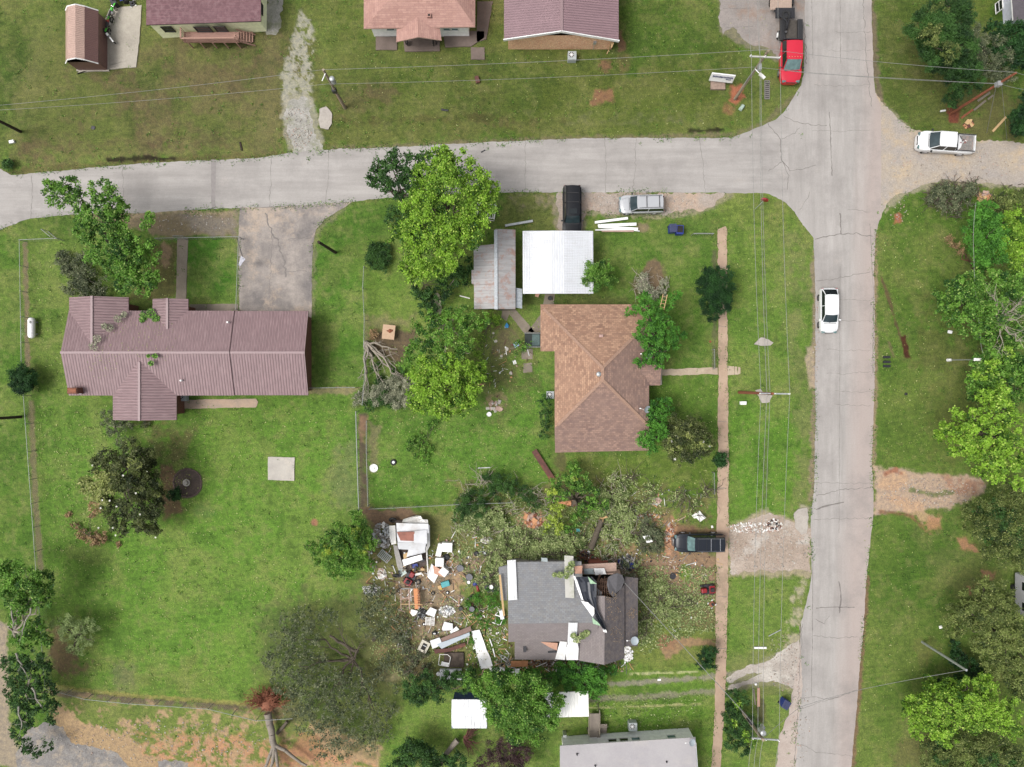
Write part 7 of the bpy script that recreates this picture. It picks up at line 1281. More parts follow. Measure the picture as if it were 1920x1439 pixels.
def fence(label, pts, h=1.2, step=2.6, rail=.026):
    P = [W(x, y) for x, y in pts]; root = thing('chain_link_fence', label, 'fence', tuple(P[0])); q = MB(); m_ = MB()
    for i in range(len(P) - 1):
        a, b = P[i], P[i + 1]; z = Vector((0,0, h)); q.cyl(a + z, b + z, rail, n=6); m_.poly([a + Vector((0,0,.04)), b + Vector((0,0,.04)), b + z, a + z])
    q.build('top_rail', frm, parent=root, world=True); m_.build('mesh_panel', CH, parent=root, world=True)
    acc = [P[0]]
    for i in range(len(P) - 1):
        a, b = P[i], P[i + 1]; n = max(1, round((b - a).length / step)); acc += [a.lerp(b, (k + 1) / n) for k in range(n)]
    for p in acc: q = MB(); q.cyl(p, p + Vector((0,0, h + .05)),.035, n=6); q.build('fence_post', frm, parent=root, world=True)
    return root
def off(pts): return [((x - 960) * (H - 1.2) / H + 960,(y - 719.5) * (H - 1.2) / H + 719.5) for x, y in pts]
fence('long chain link fence down the left side of the ranch house lot', off([(106,447),(36,450),(40,690),(55,900),(68,1080),(84,1290)])); fence('chain link fence curving along the bottom of the left lawn', off([(86,1292),(160,1312),(240,1320),(390,1330),(480,1352),(548,1348)]))
fence('chain link fence round the small green front yard of the ranch house', off([(290,447),(447,444),(442,580)])); fence('chain link fence between the ranch house lawn and the mulch strip', off([(682,500),(680,540),(683,600),(682,640),(684,700),(679,760)]))
fence('straight fence with grey rail on the left of the mulch strip', off([(667,772),(670,880),(673,965)]), rail=.05); fence('bent old fence on the right of the mulch strip', off([(686,790),(686,850),(689,950)]), h=1.0); fence('chain link fence along the foot of the middle garden lawn', off([(692,955),(780,951),(850,947),(960,943)])); fence('short fence from the garage corner to the garden', off([(580,728),(665,727)]))
fence('short garden fence beside the sidewalk above the front walk', off([(1341,655),(1342,692)]), h=.9); fence('short fence beside the sidewalk below the bushes', off([(1341,888),(1342,928)]), h=.9); fence('low fence stub at the top end of the sidewalk', off([(1302,437),(1340,437)]), h=.9, rail=.05)
def gate(label, a, b, h=1.1):
    p, q_ = W(*a), W(*b); root = thing('fence_gate', label, 'gate', tuple(p)); m_ = MB(); z = Vector((0,0, h)); m_.tube([p + Vector((0,0,.1)), q_ + Vector((0,0,.1)), q_ + z, p + z, p + Vector((0,0,.1))],.03); m_.build('frame', frm, parent=root, world=True); m_ = MB(); m_.poly([p + Vector((0,0,.1)), q_ + Vector((0,0,.1)), q_ + z, p + z]); m_.build('mesh_panel', CH, parent=root, world=True)
gate('open metal gate swung out toward the street at the upper left fence', (107,448),(90,434)); gate('small metal gate at the end of the garden walk', (333,447),(352,447))
# ================================================================ yard things
def at(px, py): p = W(px, py); return (p.x, p.y, 0)
def lying(name, label, cat, a, b, w_, h, mat, z=.08, group=None, parts=None):
    """a flat board or sheet from photo point a to b"""
    p, q_ = W(a[0], a[1], z), W(b[0], b[1], z); d = q_ - p; m_ = MB(); m_.box((0,0,0),(d.length, w_, h)); c = (p + q_) / 2; return solo(m_, name, M[mat] if isinstance(mat, str) else mat, label, cat, (c.x, c.y, z + h / 2), group=group, rotz=math.atan2(d.y, d.x))
# propane tank
r = thing('propane_tank', 'white horizontal propane tank on the left lawn', 'gas tank', at(66,616), R(90)); m_ = MB(); n = 16
prof = [(-1.05,.05),(-.98,.24),(-.8,.34),(.8,.34),(.98,.24),(1.05,.05)]
for i in range(5): m_.cyl((prof[i][0],0,.55),(prof[i + 1][0],0,.55), prof[i][1], prof[i + 1][1],18, caps=False)
m_.build('tank', M['white'], parent=r, smooth=50); m_ = MB(); m_.dome((.55,0,.86),.17,.16,12); m_.build('valve_dome', M['white'], parent=r, smooth=50)
for x in (-.6,.6): m_ = MB(); m_.box((x, 0,.13),(.14,.6,.26)); m_.build('foot', M['galv'], parent=r)
r = thing('birdbath', 'tiered white stone birdbath in the middle of the mulch circle', 'birdbath', at(351,905)); m_ = MB(); m_.ring((0,0,.2),.30,.07,20,6); m_.build('basin_rim', mp('stone_white', S(214,208,198),.8, var=.15), parent=r, smooth=50); m_ = MB(); m_.cyl((0,0,0),(0,0,.5),.16,.11,12); m_.ring((.02,.02,.52),.17,.045,16,6); m_.build('pedestal', M['stone_white'], parent=r, smooth=50)
ed = thing('stone_edging', 'ring of small dark stones edging the round mulch bed', 'edging', at(352,906))
m_ = MB()
for k in range(60): a = k * .1047; rr = 1.42 + rnd.uniform(-.04,.04); m_.box((math.cos(a) * rr, math.sin(a) * rr, .05),(.12,.13,.1), a)
m_.build('stones', mp('edging_stone', S(120,100,96),.9, var=.3), parent=ed)
# A/C units
def ac(label, px, py, s=.85, rot=0, z=0): 
    p = W(px, py, .8); r = thing('air_conditioner', label, 'air conditioner', (p.x, p.y, z), rot); m_ = MB(); m_.box((0,0,.4),(s, s, .8)); m_.build('case', mp('ac_case', S(196,204,206),.5, var=.08), parent=r, bevel=.03); m_ = MB(); m_.cyl((-.08,.05,.80),(-.08,.05,.815), s * .32, n=20); f = m_.build('fan_opening', M['dark_hole'], parent=r); m_ = MB()
    for k in range(4): m_.box((-.08,.05,.825),(s * .6,.05,.01), k * .785)
    m_.cyl((-.08,.05,.82),(-.08,.05,.84),.1, n=10); m_.build('fan', M['white'], parent=f)
ac('square pale air conditioner below the tan brick wall', 1073,104); ac('air conditioner on the concrete behind the ranch house', 340,745,.8); ac('air conditioner against the left wall of the shingle house', 1032,741,.75); ac('air conditioner with dark side on the lawn above the mobile home', 1187,1364,.85)
m_ = MB(); m_.box((0,0,.5),(.35,.25,1.0)); solo(m_, 'meter_pedestal', M['galv'], 'small grey meter box by the left end of the mobile home', 'meter box', at(1058,1372), bevel=.02)
# dish antennas
def dish(label, px, py, z, r=.42, tilt=(0,0), legs=True, zb=None):
    p = W(px, py, z); root = thing('satellite_dish', label, 'satellite dish', (p.x, p.y, z)); m_ = MB(); q = Matrix.Rotation(tilt[0],3, 'X') @ Matrix.Rotation(tilt[1],3, 'Y'); vs = [q @ Vector((0,0,-.08))]
    for j in (1,2,3):
        for i in range(18): a = i * math.pi / 9; rr = r * j / 3; vs.append(q @ Vector((math.cos(a) * rr * .9, math.sin(a) * rr, -.08 + .10 * (j / 3) ** 2)))
    fs = [(0,1 + i, 1 + (i + 1) % 18) for i in range(18)] + [(1 + j * 18 + i, 1 + (j + 1) * 18 + i, 1 + (j + 1) * 18 + (i + 1) % 18,1 + j * 18 + (i + 1) % 18) for j in (0,1) for i in range(18)]
    m_.mesh(vs, fs); m_.build('reflector', mp('dish_grey', S(178,190,198),.5, var=.05), parent=root, smooth=60); m_ = MB(); m_.tube([(0,0,-.1),(-.2,-.1,-.5),(-.2,-.1,-(zb or .8))],.03); m_.build('mast', M['galv'], parent=root); m_ = MB(); m_.tube([q @ Vector((-r, 0,0)),(-r - .3,.1,.2)],.015); m_.box((-r - .34,.1,.22),(.14,.1,.1)); m_.build('feed_arm', M['white'], parent=root)
dish('oval satellite dish on the right eave of the shingle house among leaves', 1216,666,3.6); dish('satellite dish on the lower right edge of the shingle roof', 1214,768,3.5,.38,(R(25), R(20)))
dish('satellite dish on a tripod at the right edge of the damaged house', 1190,1202,3.6,.42); dish('small pale satellite dish on the mobile home roof', 1298,1393,3.9,.36,(0, R(15)), zb=.5)
# sign near the corner, seen edge on from above
r = thing('yard_sign', 'white framed name sign with dark blue lettering beside the corner power pole', 'sign', at(1354,160)); a, b = W(1334,141,1.5), W(1378,146,1.5); d = b - a; yw = math.atan2(d.y, d.x); c = (a + b) / 2
m_ = MB(); m_.box((c.x, c.y, 1.15),(d.length, .12,1.1), yw, rx=R(-14)); m_.build('board', M['white'], parent=r, world=True)
fn = Vector((math.sin(yw),-math.cos(yw),.25))
def txt(name, body, size, loc, rot, mat, parent):
    cu = bpy.data.curves.new(name, 'FONT'); cu.body = body; cu.size = size; cu.align_x = 'CENTER'; cu.align_y = 'CENTER'; cu.extrude = .004; cu.materials.append(mat); o = bpy.data.objects.new(name, cu); sc.collection.objects.link(o); o.parent = parent; L = XF[parent.name][0]; o.location = Vector(loc) - L; o.rotation_euler = rot; return o
m_ = MB(); uu = Vector((math.cos(yw), math.sin(yw),0))
for k in range(15):
    x_ = -.95 + k * .135; hh = rnd.choice((.16,.2,.22)); m_.box(Vector((c.x, c.y, 1.42)) + uu * x_ + fn * .075,(.085,.02, hh), yw, rx=R(-14))
for k in range(4): m_.box(Vector((c.x, c.y, 1.05)) + uu * (.45 + k * .13) + fn * .09,(.08,.02,.14), yw, rx=R(-14))
m_.build('lettering', mp('sign_blue', S(40,50,120),.5), parent=r, world=True)
for x_ in (-.9,.9): m_ = MB(); q_ = Vector((c.x, c.y, 0)) + uu * x_; m_.box((q_.x, q_.y + .05,.6),(.1,.1,1.2), yw); m_.build('post', M['wood_grey'], parent=r, world=True)
m_ = MB(); p = W(1345,161); m_.box((0,0,.15),(1.45,.95,.3)); o_ = solo(m_, 'brick_planter', mp('planter_tan', S(176,152,138),.9, var=.25, scale=4), 'low tan brick planter base in front of the name sign', 'planter', (p.x, p.y, 0), bevel=.02)
m_ = MB(); m_.box((0,0,.2),(.42,.7,.4), R(-35), taper=.7); solo(m_, 'cable_pedestal', mp('green_pale', S(188,210,196),.5), 'pale green utility pedestal below the corner power pole', 'utility box', at(1390,203), bevel=.08)
m_ = MB(); m_.box((0,0,.03),(.55,1.9,.06)); 
for k in range(9): m_.box((0,-.8 + k * .2,.07),(.36,.06,.03), m=1)
solo(m_, 'storm_drain', [mp('drain_grey', S(140,136,132),.8, var=.2), M['dark_hole']], 'long slotted grey drain cover on grass beside the red truck', 'drain', at(1438,169))
m_ = MB(); m_.box((0,0,.2),(.6,.34,.4)); solo(m_, 'meter_cover', M['white'], 'small white utility box left of the middle power pole', 'utility box', at(1392,756), bevel=.03)
# table with a brown object
r = thing('outdoor_table', 'square tan wooden table on bare soil beside the garden fence', 'table', at(731,624), R(-6)); m_ = MB(); m_.box((0,0,.72),(1.25,1.45,.06)); m_.build('tabletop', mp('table_tan', S(214,180,148),.7, var=.1), parent=r, bevel=.01)
for x in (-.5,.5):
    for y in (-.6,.6): m_ = MB(); m_.box((x, y, .35),(.08,.08,.7)); m_.build('leg', M['wood_grey'], parent=r)
m_ = MB(); m_.dome((0,0,0),.2,.16,12,4); m_.dome((.2,.04,0),.12,.1,10,3); m_.cyl((-.2,0,.05),(-.32,.03,.05),.07,.05); solo(m_, 'rusty_pot', M['wood_red'], 'rusty brown kettle lying on the square tan table', 'pot', tuple(W(731,621,.75)), smooth=50)
# canoe / board
m_ = MB(); st = [(-1.1,.12),(-.85,.3),(-.3,.38),(.4,.38),(.85,.32),(1.1,.14)]
m_.prism([(x, -w_) for x, w_ in st] + [(x, w_) for x, w_ in st[::-1]],.1,.24); o_ = solo(m_, 'dinghy', mp('cream_hull', S(216,208,176),.6, var=.15), 'small cream coloured upturned dinghy between dark shrubs', 'boat', at(821,570), rotz=R(97), bevel=.06)
# beams stack, bins
for i, (a, b, w_, lab) in enumerate((((1115,418),(1177,410),.24, 'separate top white beam of the timber pile right of the carport'),((1121,424),(1193,421),.3, 'second white beam from the top in the timber pile right of the carport'),((1122,426),(1196,430),.24, 'third white beam in the timber pile, slightly tilted'),((1116,432),(1194,431),.12, 'thin white board low in the timber pile'),((1128,434),(1188,434),.16, 'pale pink board at the bottom of the timber pile'),((1150,429),(1199,434),.08, 'thin white batten crossing the right end of the timber pile'))):
    lying('timber_beam', lab, 'beam', a, b, w_, .12 if i else .16, 'white' if i != 4 else 'tan_paint', z=.06 + .05 * (5 - i), group='white beams stacked right of the carport')
def bin_(label, px, py, rot, lid):
    r = thing('wheelie_bin', label, 'wheelie bin', at(px, py), rot); m_ = MB(); m_.box((0,0,.5),(.62,.72,1.0), taper=1.15); m_.build('body', M['blue_paint'], parent=r, bevel=.04); m_ = MB()
    if lid: m_.box((0,0,1.03),(.72,.84,.06)); m_.build('lid', mp('lid_navy', S(62,70,108),.5), parent=r, bevel=.02)
    else: m_.box((0,0,1.005),(.56,.66,.01)); m_.build('opening', M['dark_hole'], parent=r); m_ = MB(); m_.box((0,-.45,.6),(.7,.06,.8)); m_.build('lid', M['blue_paint'], parent=r)
    for s in (-1,1): m_ = MB(); m_.cyl((s * .3,.3,.12),(s * .36,.3,.12),.12, n=12); m_.build('wheel', M['rubber'], parent=r)
bin_('blue wheelie bin with its dark lid closed, left of the pair', 1258,432, R(3), True); bin_('blue wheelie bin with its lid open, right of the pair', 1271,434, R(-2), False)
bin_('dark blue wheelie bin fallen at the street edge near the bottom', 1467,1314, R(150), True)
# flag
r = thing('flag', 'small white and blue flag on a leaning pole at the front fence corner', 'flag', at(447,448)); m_ = MB(); m_.cyl(W(444,446,.9), W(456,486,2.2),.03, n=6); m_.build('flagpole', M['dark_metal'], parent=r, world=True); m_ = MB(); a, b, c_, d_ = W(452,480,2.2), W(460,486,2.2), W(450,500,2.0), W(447,497,1.9)
m_.mesh([a, b, c_, d_] + [p + Vector((0,0,-.03)) for p in (a, b, c_, d_)],[(0,3,2,1),(4,5,6,7),(0,1,5,4),(1,2,6,5),(2,3,7,6),(3,0,4,7)]); m_.build('cloth', mp('flag_cloth', S(206,206,216),.8, var=.25, scale=6, dirt=S(70,80,130)), parent=r, world=True)
# cage frame in the big tree
r = thing('metal_cage', 'white metal frame cage half under the big yellow green tree', 'cage', at(912,398), R(-8)); m_ = MB()
for z in (.1,1.1):
    m_.tube([(-.9,-.8, z),(.9,-.8, z),(.9,.8, z),(-.9,.8, z),(-.9,-.8, z)],.04,5)
for x in (-.9,.9):
    for y in (-.8,.8): m_.cyl((x, y, 0),(x, y, 1.1),.04)
for k in range(7): m_.cyl((-.75 + k * .25,-.8,1.1),(-.75 + k * .25,.8,1.1),.025)
m_.build('frame', M['white_dirty'], parent=r)
lying('metal_pipe', 'pale grey metal pipe lying on grass left of the black vehicle', 'pipe', (947,424),(999,415),.22,.16, 'galv', z=.02); lying('rusty_sheet', 'long rusty red brown metal sheet leaning in the garden below the shingle house', 'metal sheet', (1001,845),(1036,899),.55,.06, 'brown_paint', z=.3)
# utility trench meters, mail boxes on east side
for i, y in enumerate((670,679,687)): m_ = MB(); m_.box((0,0,.06),(.72,.24,.12)); m_.box((.1,0,.13),(.3,.16,.03)); solo(m_, 'ground_meter', M['dark_metal'],('uppermost', 'middle', 'lowest')[i] + ' of three small dark meter lids on the east lawn', 'meter lid', at(1662, y), group='three dark meter lids on the east lawn')
# round things in the garden
m_ = MB(); m_.cyl((0,0,0),(0,0,.1),.42, n=28); m_.ring((0,0,.1),.40,.03,28,5); solo(m_, 'white_disc', M['white'], 'round white lid lying beside the mulch strip', 'lid', at(701,878), smooth=40); m_ = MB(); m_.cyl((0,0,0),(0,0,.12),.24, n=20); m_.ring((0,0,.12),.22,.025,20,5); solo(m_, 'small_disc', M['white'], 'small round white lid on the garden lawn near the bright tree', 'lid', at(917,777), smooth=40)
def tyre(label, px, py, rad=.3, tilt=0, hub=None, z=0, name='tyre', group='loose tyres around the wrecked yard', col='rubber'):
    r = thing(name, label, name.replace('_', ' '),(W(px, py).x, W(px, py).y, z + .1),0, group=group, tilt=(tilt, 0)); m_ = MB(); m_.ring((0,0,0), rad * .72, rad * .28,20,8); m_.build('tread', M[col], parent=r, smooth=60)
    if hub: m_ = MB(); m_.cyl((0,0,-.06),(0,0,.06), rad * .45, n=14); m_.build('hub', M[hub], parent=r)
tyre('black fire ring tyre with ash on the garden lawn', 738,867,.32,0, 'galv', group=None); tyre('black tyre left of the pair above the plastic stools', 893,1038,.26,0, 'dark_metal'); tyre('black wheel right of the pair near the withered branches', 909,1037,.26,0, 'galv'); tyre('small tyre lying between the orange frame and the teal cart', 812,1112,.2,0, 'wood_grey'); tyre('small pale hubbed wheel below the teal cart', 839,1111,.18,0, 'white'); tyre('bicycle like thin wheel beside the mangled red mower', 784,1091,.3,0, 'wood_grey'); tyre('grey tyre among the white appliances', 837,1045,.36,0, 'dark_metal'); tyre('tyre with white hub above the cream wrecked stove', 815,1187,.3, R(40), 'white'); tyre('tyre in the grass near the damaged house left wall', 963 - 78,1118,.2,0, None); tyre('small tyre lying under the white lattice panel', 795,1170,.18,0, 'white')
for i, (x, y, lab) in enumerate(((844,1041, 'pale metal hoop beside the grey tyre'),(844,1070, 'pale metal hoop right of the lower white cabinet'),(842,1058, 'bent wire hoop between the two round ones'))): m_ = MB(); m_.ring((0,0,.06),.33,.035,22,5); solo(m_, 'metal_hoop', M['white_dirty'], lab, 'hoop', at(x, y), group='metal hoops among the appliances', smooth=50)
def bucket(label, px, py, r=.22, h=.35, mat='black_plastic', name='bucket'):
    root = thing(name, label, name, at(px, py)); m_ = MB(); m_.cyl((0,0,0),(0,0, h), r * .8, r, 16, caps=True); m_.build('body', M[mat], parent=root, smooth=40); m_ = MB(); m_.ring((0,0, h), r, .025,18,5); m_.build('rim', M[mat], parent=root)
bucket('black plastic stool top right of the appliances', 863,1064,.34,.4, 'rim_dark'); bucket('black plastic bin at the edge of the withered leaves', 880,1080,.34,.5, 'rim_dark'); bucket('small white pot just below the black bin', 879,1091,.15,.25, 'white'); bucket('dark bucket lost in the withered leaves', 909,1082,.18,.3); bucket('small black pail by the weeds', 864,1140,.2,.3); bucket('dark blue drum in the weeds left of the damaged house', 885,1139,.26,.6, 'rim_dark'); bucket('round white stool seat on the dark tarp by the damaged house', 921,1099,.2,.4, 'white_dirty'); bucket('white bucket at the left end of the small wrecked panel', 822,1262,.17,.3, 'white'); bucket('black fire pot between carport and shingle house', 1031,560,.2,.25); bucket('orange pot in the grass left of the sidewalk', 1331,641,.1,.15, 'wood_red'); bucket('dark wire coil near the red riding mower', 1261,1080,.3,.15, 'dark_metal'); bucket('small white tub on the stump wreckage', 1103,1035,.14,.2, 'white')
# --- crushed trailer
r = thing('crushed_trailer', 'crushed white sheet metal trailer body torn open beside the silver brush', 'trailer', at(765,1015))
def flat(pts, z, mat, name, parent, th=.05):
    P = [W(p[0], p[1], p[2] if len(p) > 2 else z) for p in pts]; n = sum(((P[i].cross(P[(i + 1) % len(P)])) for i in range(len(P))), Vector()); P = P if n.z > 0 else P[::-1]; k = len(P); m_ = MB(); D = Vector((0,0, th)); m_.mesh(P + [p - D for p in P],[tuple(range(k)), tuple(reversed(range(k, 2 * k)))] + [(i, k + i, k + (i + 1) % k, (i + 1) % k) for i in range(k)])
    return m_.build(name, M[mat] if isinstance(mat, str) else mat, parent=parent, world=True)
mp('sheet_white', (.62,.63,.65,1),.35,.1, var=.10, scale=1.1, dirt=(.44,.42,.40,1)); mp('sheet_rust', S(172,110,92),.6, var=.3, scale=2, dirt=S(160,156,152))
flat([(743,981,1.7),(803,983,1.5),(804,1000,1.6),(744,1004,1.8)],1.7, 'sheet_white', 'roof_sheet', r); flat([(744,1004,1.85),(800,1001,1.6),(800,1014,1.7),(746,1020,1.8)],1.7, 'sheet_white', 'roof_sheet', r); flat([(776,996,1.9),(800,994,1.7),(801,1020,1.8),(776,1018,1.95)],1.8, 'sheet_white', 'roof_sheet', r)
flat([(745,1018,1.9),(799,1017,1.7),(797,1033,1.2),(747,1030,1.4)],1.8, 'sheet_white', 'roof_sheet', r); flat([(744,998,1.95),(777,997,1.95),(777,1015,1.8),(751,1014,1.8)],1.9, 'sheet_rust', 'rusty_patch', r); flat([(766,1030,1.3),(797,1028,1.2),(798,1036,1.0),(762,1045,1.2)],1.2, 'sheet_white', 'torn_panel', r)
flat([(800,982,1.5),(806,986,1.2),(806,1024,1.0),(800,1036,1.2)],1.2, 'white_dirty', 'side_panel', r); flat([(781,967,.8),(789,968,1.2),(792,974,1.2),(802,975,1.0),(803,984,1.2),(754,980,1.2),(756,974,.8)],1, 'white_dirty', 'front_panel', r); flat([(730,986,1.0),(741,986,1.3),(743,1020,1.2),(734,1022,.8),(730,1004,.8)],1, 'white_dirty', 'side_panel', r); flat([(737,1022,.9),(745,1024,1.0),(756,1064,.7),(750,1078,.5),(744,1060,.6)],1, mp('sheet_grey', S(170,166,162),.6, var=.25), 'twisted_rail', r)
flat([(754,1050,1.0),(790,1040,1.1),(792,1050,1.1),(757,1062,1.0)],1.1, 'white', 'door_panel', r); flat([(748,1068,.7),(758,1068,.6),(763,1075,.6),(752,1082,.4)],.6, mp('mint', S(206,222,214),.5), 'torn_panel', r); flat([(772,1059,.6),(782,1057,.6),(784,1062,.6),(774,1066,.6)],.6, 'blue_paint', 'blue_lid', r); flat([(740,976,.5),(798,978,.5),(800,1060,.4),(750,1075,.4)],.4, mp('wreck_inside', S(96,84,78),.9, var=.5, scale=3), 'floor', r)
m_ = MB(); m_.tube([W(800,1025,1.2), W(801,1050,.9), W(803,1078,.6)],.07); m_.build('bent_pole', M['white_dirty'], parent=r, world=True); 
m_ = MB()
for k in range(26): x, y = rnd.uniform(745,795), rnd.uniform(1030,1080); p = W(x, y, rnd.uniform(.2,.9)); m_.box(p, (rnd.uniform(.15,.7), rnd.uniform(.05,.25),.06), rnd.uniform(0,3.1), m=k % 4, rx=rnd.uniform(-.3,.3))
m_.build('shredded_lining', [M['wood_new'], M['dark_metal'], M['white_dirty'], M['wood_grey']], parent=r, world=True)
flat([(756,1040,1.1),(766,1035,1.15),(768,1043,1.1),(757,1049,1.0)],1, 'wood_new', 'insulation', r)
tyre('dark wheel at the upper left of the crushed trailer', 738,974,.42, R(50), None, .3); tyre('half hidden tyre at the lower left of the crushed trailer', 745,1078,.42, R(60), None, .3)
def rubble(name, label, cat, px, py, rx, ry, mats, n=60, s=(.08,.3), z=.25, long=False, flatk=.5):
    root = thing(name, label, cat, at(px, py)); m_ = MB(); k_ = len(mats)
    for i in range(n):
        a = rnd.uniform(0,6.28); q = math.sqrt(rnd.random()); x, y = math.cos(a) * q * rx * K, math.sin(a) * q * ry * K; u = rnd.uniform(*s); m_.box((x, y, rnd.uniform(.03, z) * (1.2 - q)),(u * (rnd.uniform(2,5) if long else 1.2), u * rnd.uniform(.4,1) * (.35 if long else 1), u * flatk), rnd.uniform(0,3.1), m=i % k_, rx=rnd.uniform(-.5,.5), ry=rnd.uniform(-.5,.5))
    m_.build('rubble', [M[q] for q in mats], parent=root, kind='stuff'); return root
rubble('rubble_pile', 'grey and white heap of torn insulation left of the crushed trailer', 'rubble', 717,1005,18,24,['white_dirty', 'sheet_grey', 'wood_grey', 'galv'],220,(.1,.32),.5); rubble('rubble_pile', 'white crumbled heap below the slatted panel', 'rubble', 716,1077,8,11,['white_dirty', 'stone_white', 'tan_paint'],70,(.1,.3),.3); rubble('rubble_pile', 'tangled grey wire heap on the flattened foliage', 'rubble', 698,1107,17,9,['galv', 'white_dirty', 'dark_metal'],150,(.06,.16),.3, True)
rubble('rubble_pile', 'grey torn mattress like heap between the lattice and the weeds', 'rubble', 838,1146,13,9,['sheet_grey', 'white_dirty', 'galv'],110,(.1,.32),.3); rubble('rubble_pile', 'white shredded paper heap in the withered leaves', 'rubble', 912,1013,10,6,['white_dirty', 'stone_white'],50,(.08,.22),.2); rubble('rubble_pile', 'dark scrap heap behind the white lattice panel', 'rubble', 790,1150,11,10,['dark_metal', 'black_plastic', 'galv'],80,(.08,.22),.3, True)
rubble('rubble_pile', 'pale stones and scraps among the fallen foliage right of the soil patch', 'rubble', 756,1205,12,22,['white_dirty', 'stone_white', 'wood_grey'],50,(.07,.22),.15); rubble('rubble_pile', 'broken lumber heap along the lower wall of the damaged house', 'rubble', 1040,1243,55,6,['wood_red', 'wood_new', 'brown_paint', 'white_dirty', 'wood_grey'],130,(.08,.3),.7, True); rubble('rubble_pile', 'splintered boards and roots above the house porch', 'rubble', 1097,1042,14,14,['wood_grey', 'brown_paint', 'wood_red', 'dark_metal'],80,(.08,.28),.6, True)
rubble('rubble_pile', 'brown lumber and branches in the front of the torn wall', 'rubble', 1125,1050,12,8,['wood_red', 'brown_paint'],40,(.08,.2),.4, True); rubble('rubble_pile', 'dark clothes and plastic heap at the upper right house corner', 'rubble', 1176,1055,14,14,['sheet_grey', 'rim_dark', 'blue_paint', 'dark_metal', 'white_dirty'],60,(.15,.5),.4); rubble('rubble_pile', 'white splinter heap at the lower right corner of the damaged house', 'rubble', 1177,1226,9,14,['white', 'white_dirty'],90,(.08,.26),.3)
rubble('rubble_pile', 'mixed pale planks below the white roofing sheet', 'rubble', 945,1245,18,12,['white_dirty', 'wood_grey', 'wood_new', 'galv'],60,(.1,.3),.3, True); rubble('rubble_pile', 'colourful small scraps in the grass left of the damaged house', 'rubble', 930,1170,20,34,['white_dirty', 'wood_new', 'wood_grey', 'white'],60,(.05,.16),.06, True); rubble('log_pieces', 'cut log chunks near the white pickup truck', 'logs', 1818,235,10,7,['brown_paint', 'split_wood', 'wood_new'],14,(.2,.45),.15)
rubble('soil_clods', 'orange lumpy soil clods of the uprooted tree hole', 'soil', 1000,975,16,14,['soil_red', 'split_wood', 'tan_paint'],60,(.15,.5),.35); rubble('brick_rubble', 'arc of broken orange bricks above the round branch clump', 'bricks', 1215,968,26,4,['soil_red', 'stone_white', 'tan_paint', 'split_wood'],70,(.08,.24),.15); rubble('brick_rubble', 'scatter of orange and cream stones left of the dark vehicle', 'bricks', 1255,1000,9,16,['soil_red', 'stone_white', 'split_wood', 'tan_paint'],80,(.08,.24),.12)
rubble('wood_chunks', 'split pale wood chunks at the top of the brush piles', 'wood', 1845,370,12,7,['split_wood', 'wood_new', 'tan_paint'],34,(.2,.5),.8); rubble('rock_group', 'cream and pink rocks on grass above the brick arc', 'rocks', 1232,940,9,6,['stone_white', 'tan_paint'],16,(.15,.4),.1); rubble('gravel_heap', 'white crushed stones along the top of the gravel entrance', 'stones', 1415,990,52,10,['stone_white', 'white_dirty', 'tan_paint'],320,(.05,.17),.08)
rubble('gravel_heap', 'small dark and white scraps under the wires at the gravel entrance', 'stones', 1452,984,14,10,['stone_white', 'brown_paint', 'dark_metal', 'white_dirty'],60,(.07,.25),.1); rubble('planter_stones', 'rocks and slabs beside the bright garden tree', 'rocks', 925,760,16,14,['tan_paint', 'stone_white'],12,(.2,.5),.08); rubble('garden_scraps', 'white scraps scattered under the back garden tree', 'scraps', 925,690,30,50,['white', 'white_dirty', 'split_wood'],40,(.04,.12),.05, True)
# orange metal frame
r = thing('storage_rack', 'toppled orange and pink metal rack frame in the wrecked yard', 'rack', at(768,1123)); OR_ = mp('paint_orange', S(228,150,92),.5, var=.12); m_ = MB()
flat([(775,1104,.9),(783,1104,.9),(785,1142,.8),(778,1143,.8)],.9, OR_, 'side_board', r)
for a, b, w_, mt in (((752,1104),(752,1142),.05, 'tan_paint'),((767,1104),(768,1142),.07, 'tan_paint'),((751,1124),(786,1116),.06, 'tan_paint'),((751,1133),(792,1134),.05, 'wood_new'),((785,1106),(787,1140),.04, 'split_wood'),((752,1104),(778,1104),.04, 'galv'),((770,1105),(771,1128),.03, 'galv')): m_ = MB(); m_.cyl(W(a[0], a[1],.8), W(b[0], b[1],.8), w_, n=5); m_.build('bar', M[mt], parent=r, world=True)
m_ = MB(); p = W(784,1124,.85)
for k in range(7): p = W(784 + .4 * k, 1108 + k * 4.6,.85); m_.box(p, (.35,.05,.05))
m_.build('slats', M['wood_red'], parent=r, world=True)
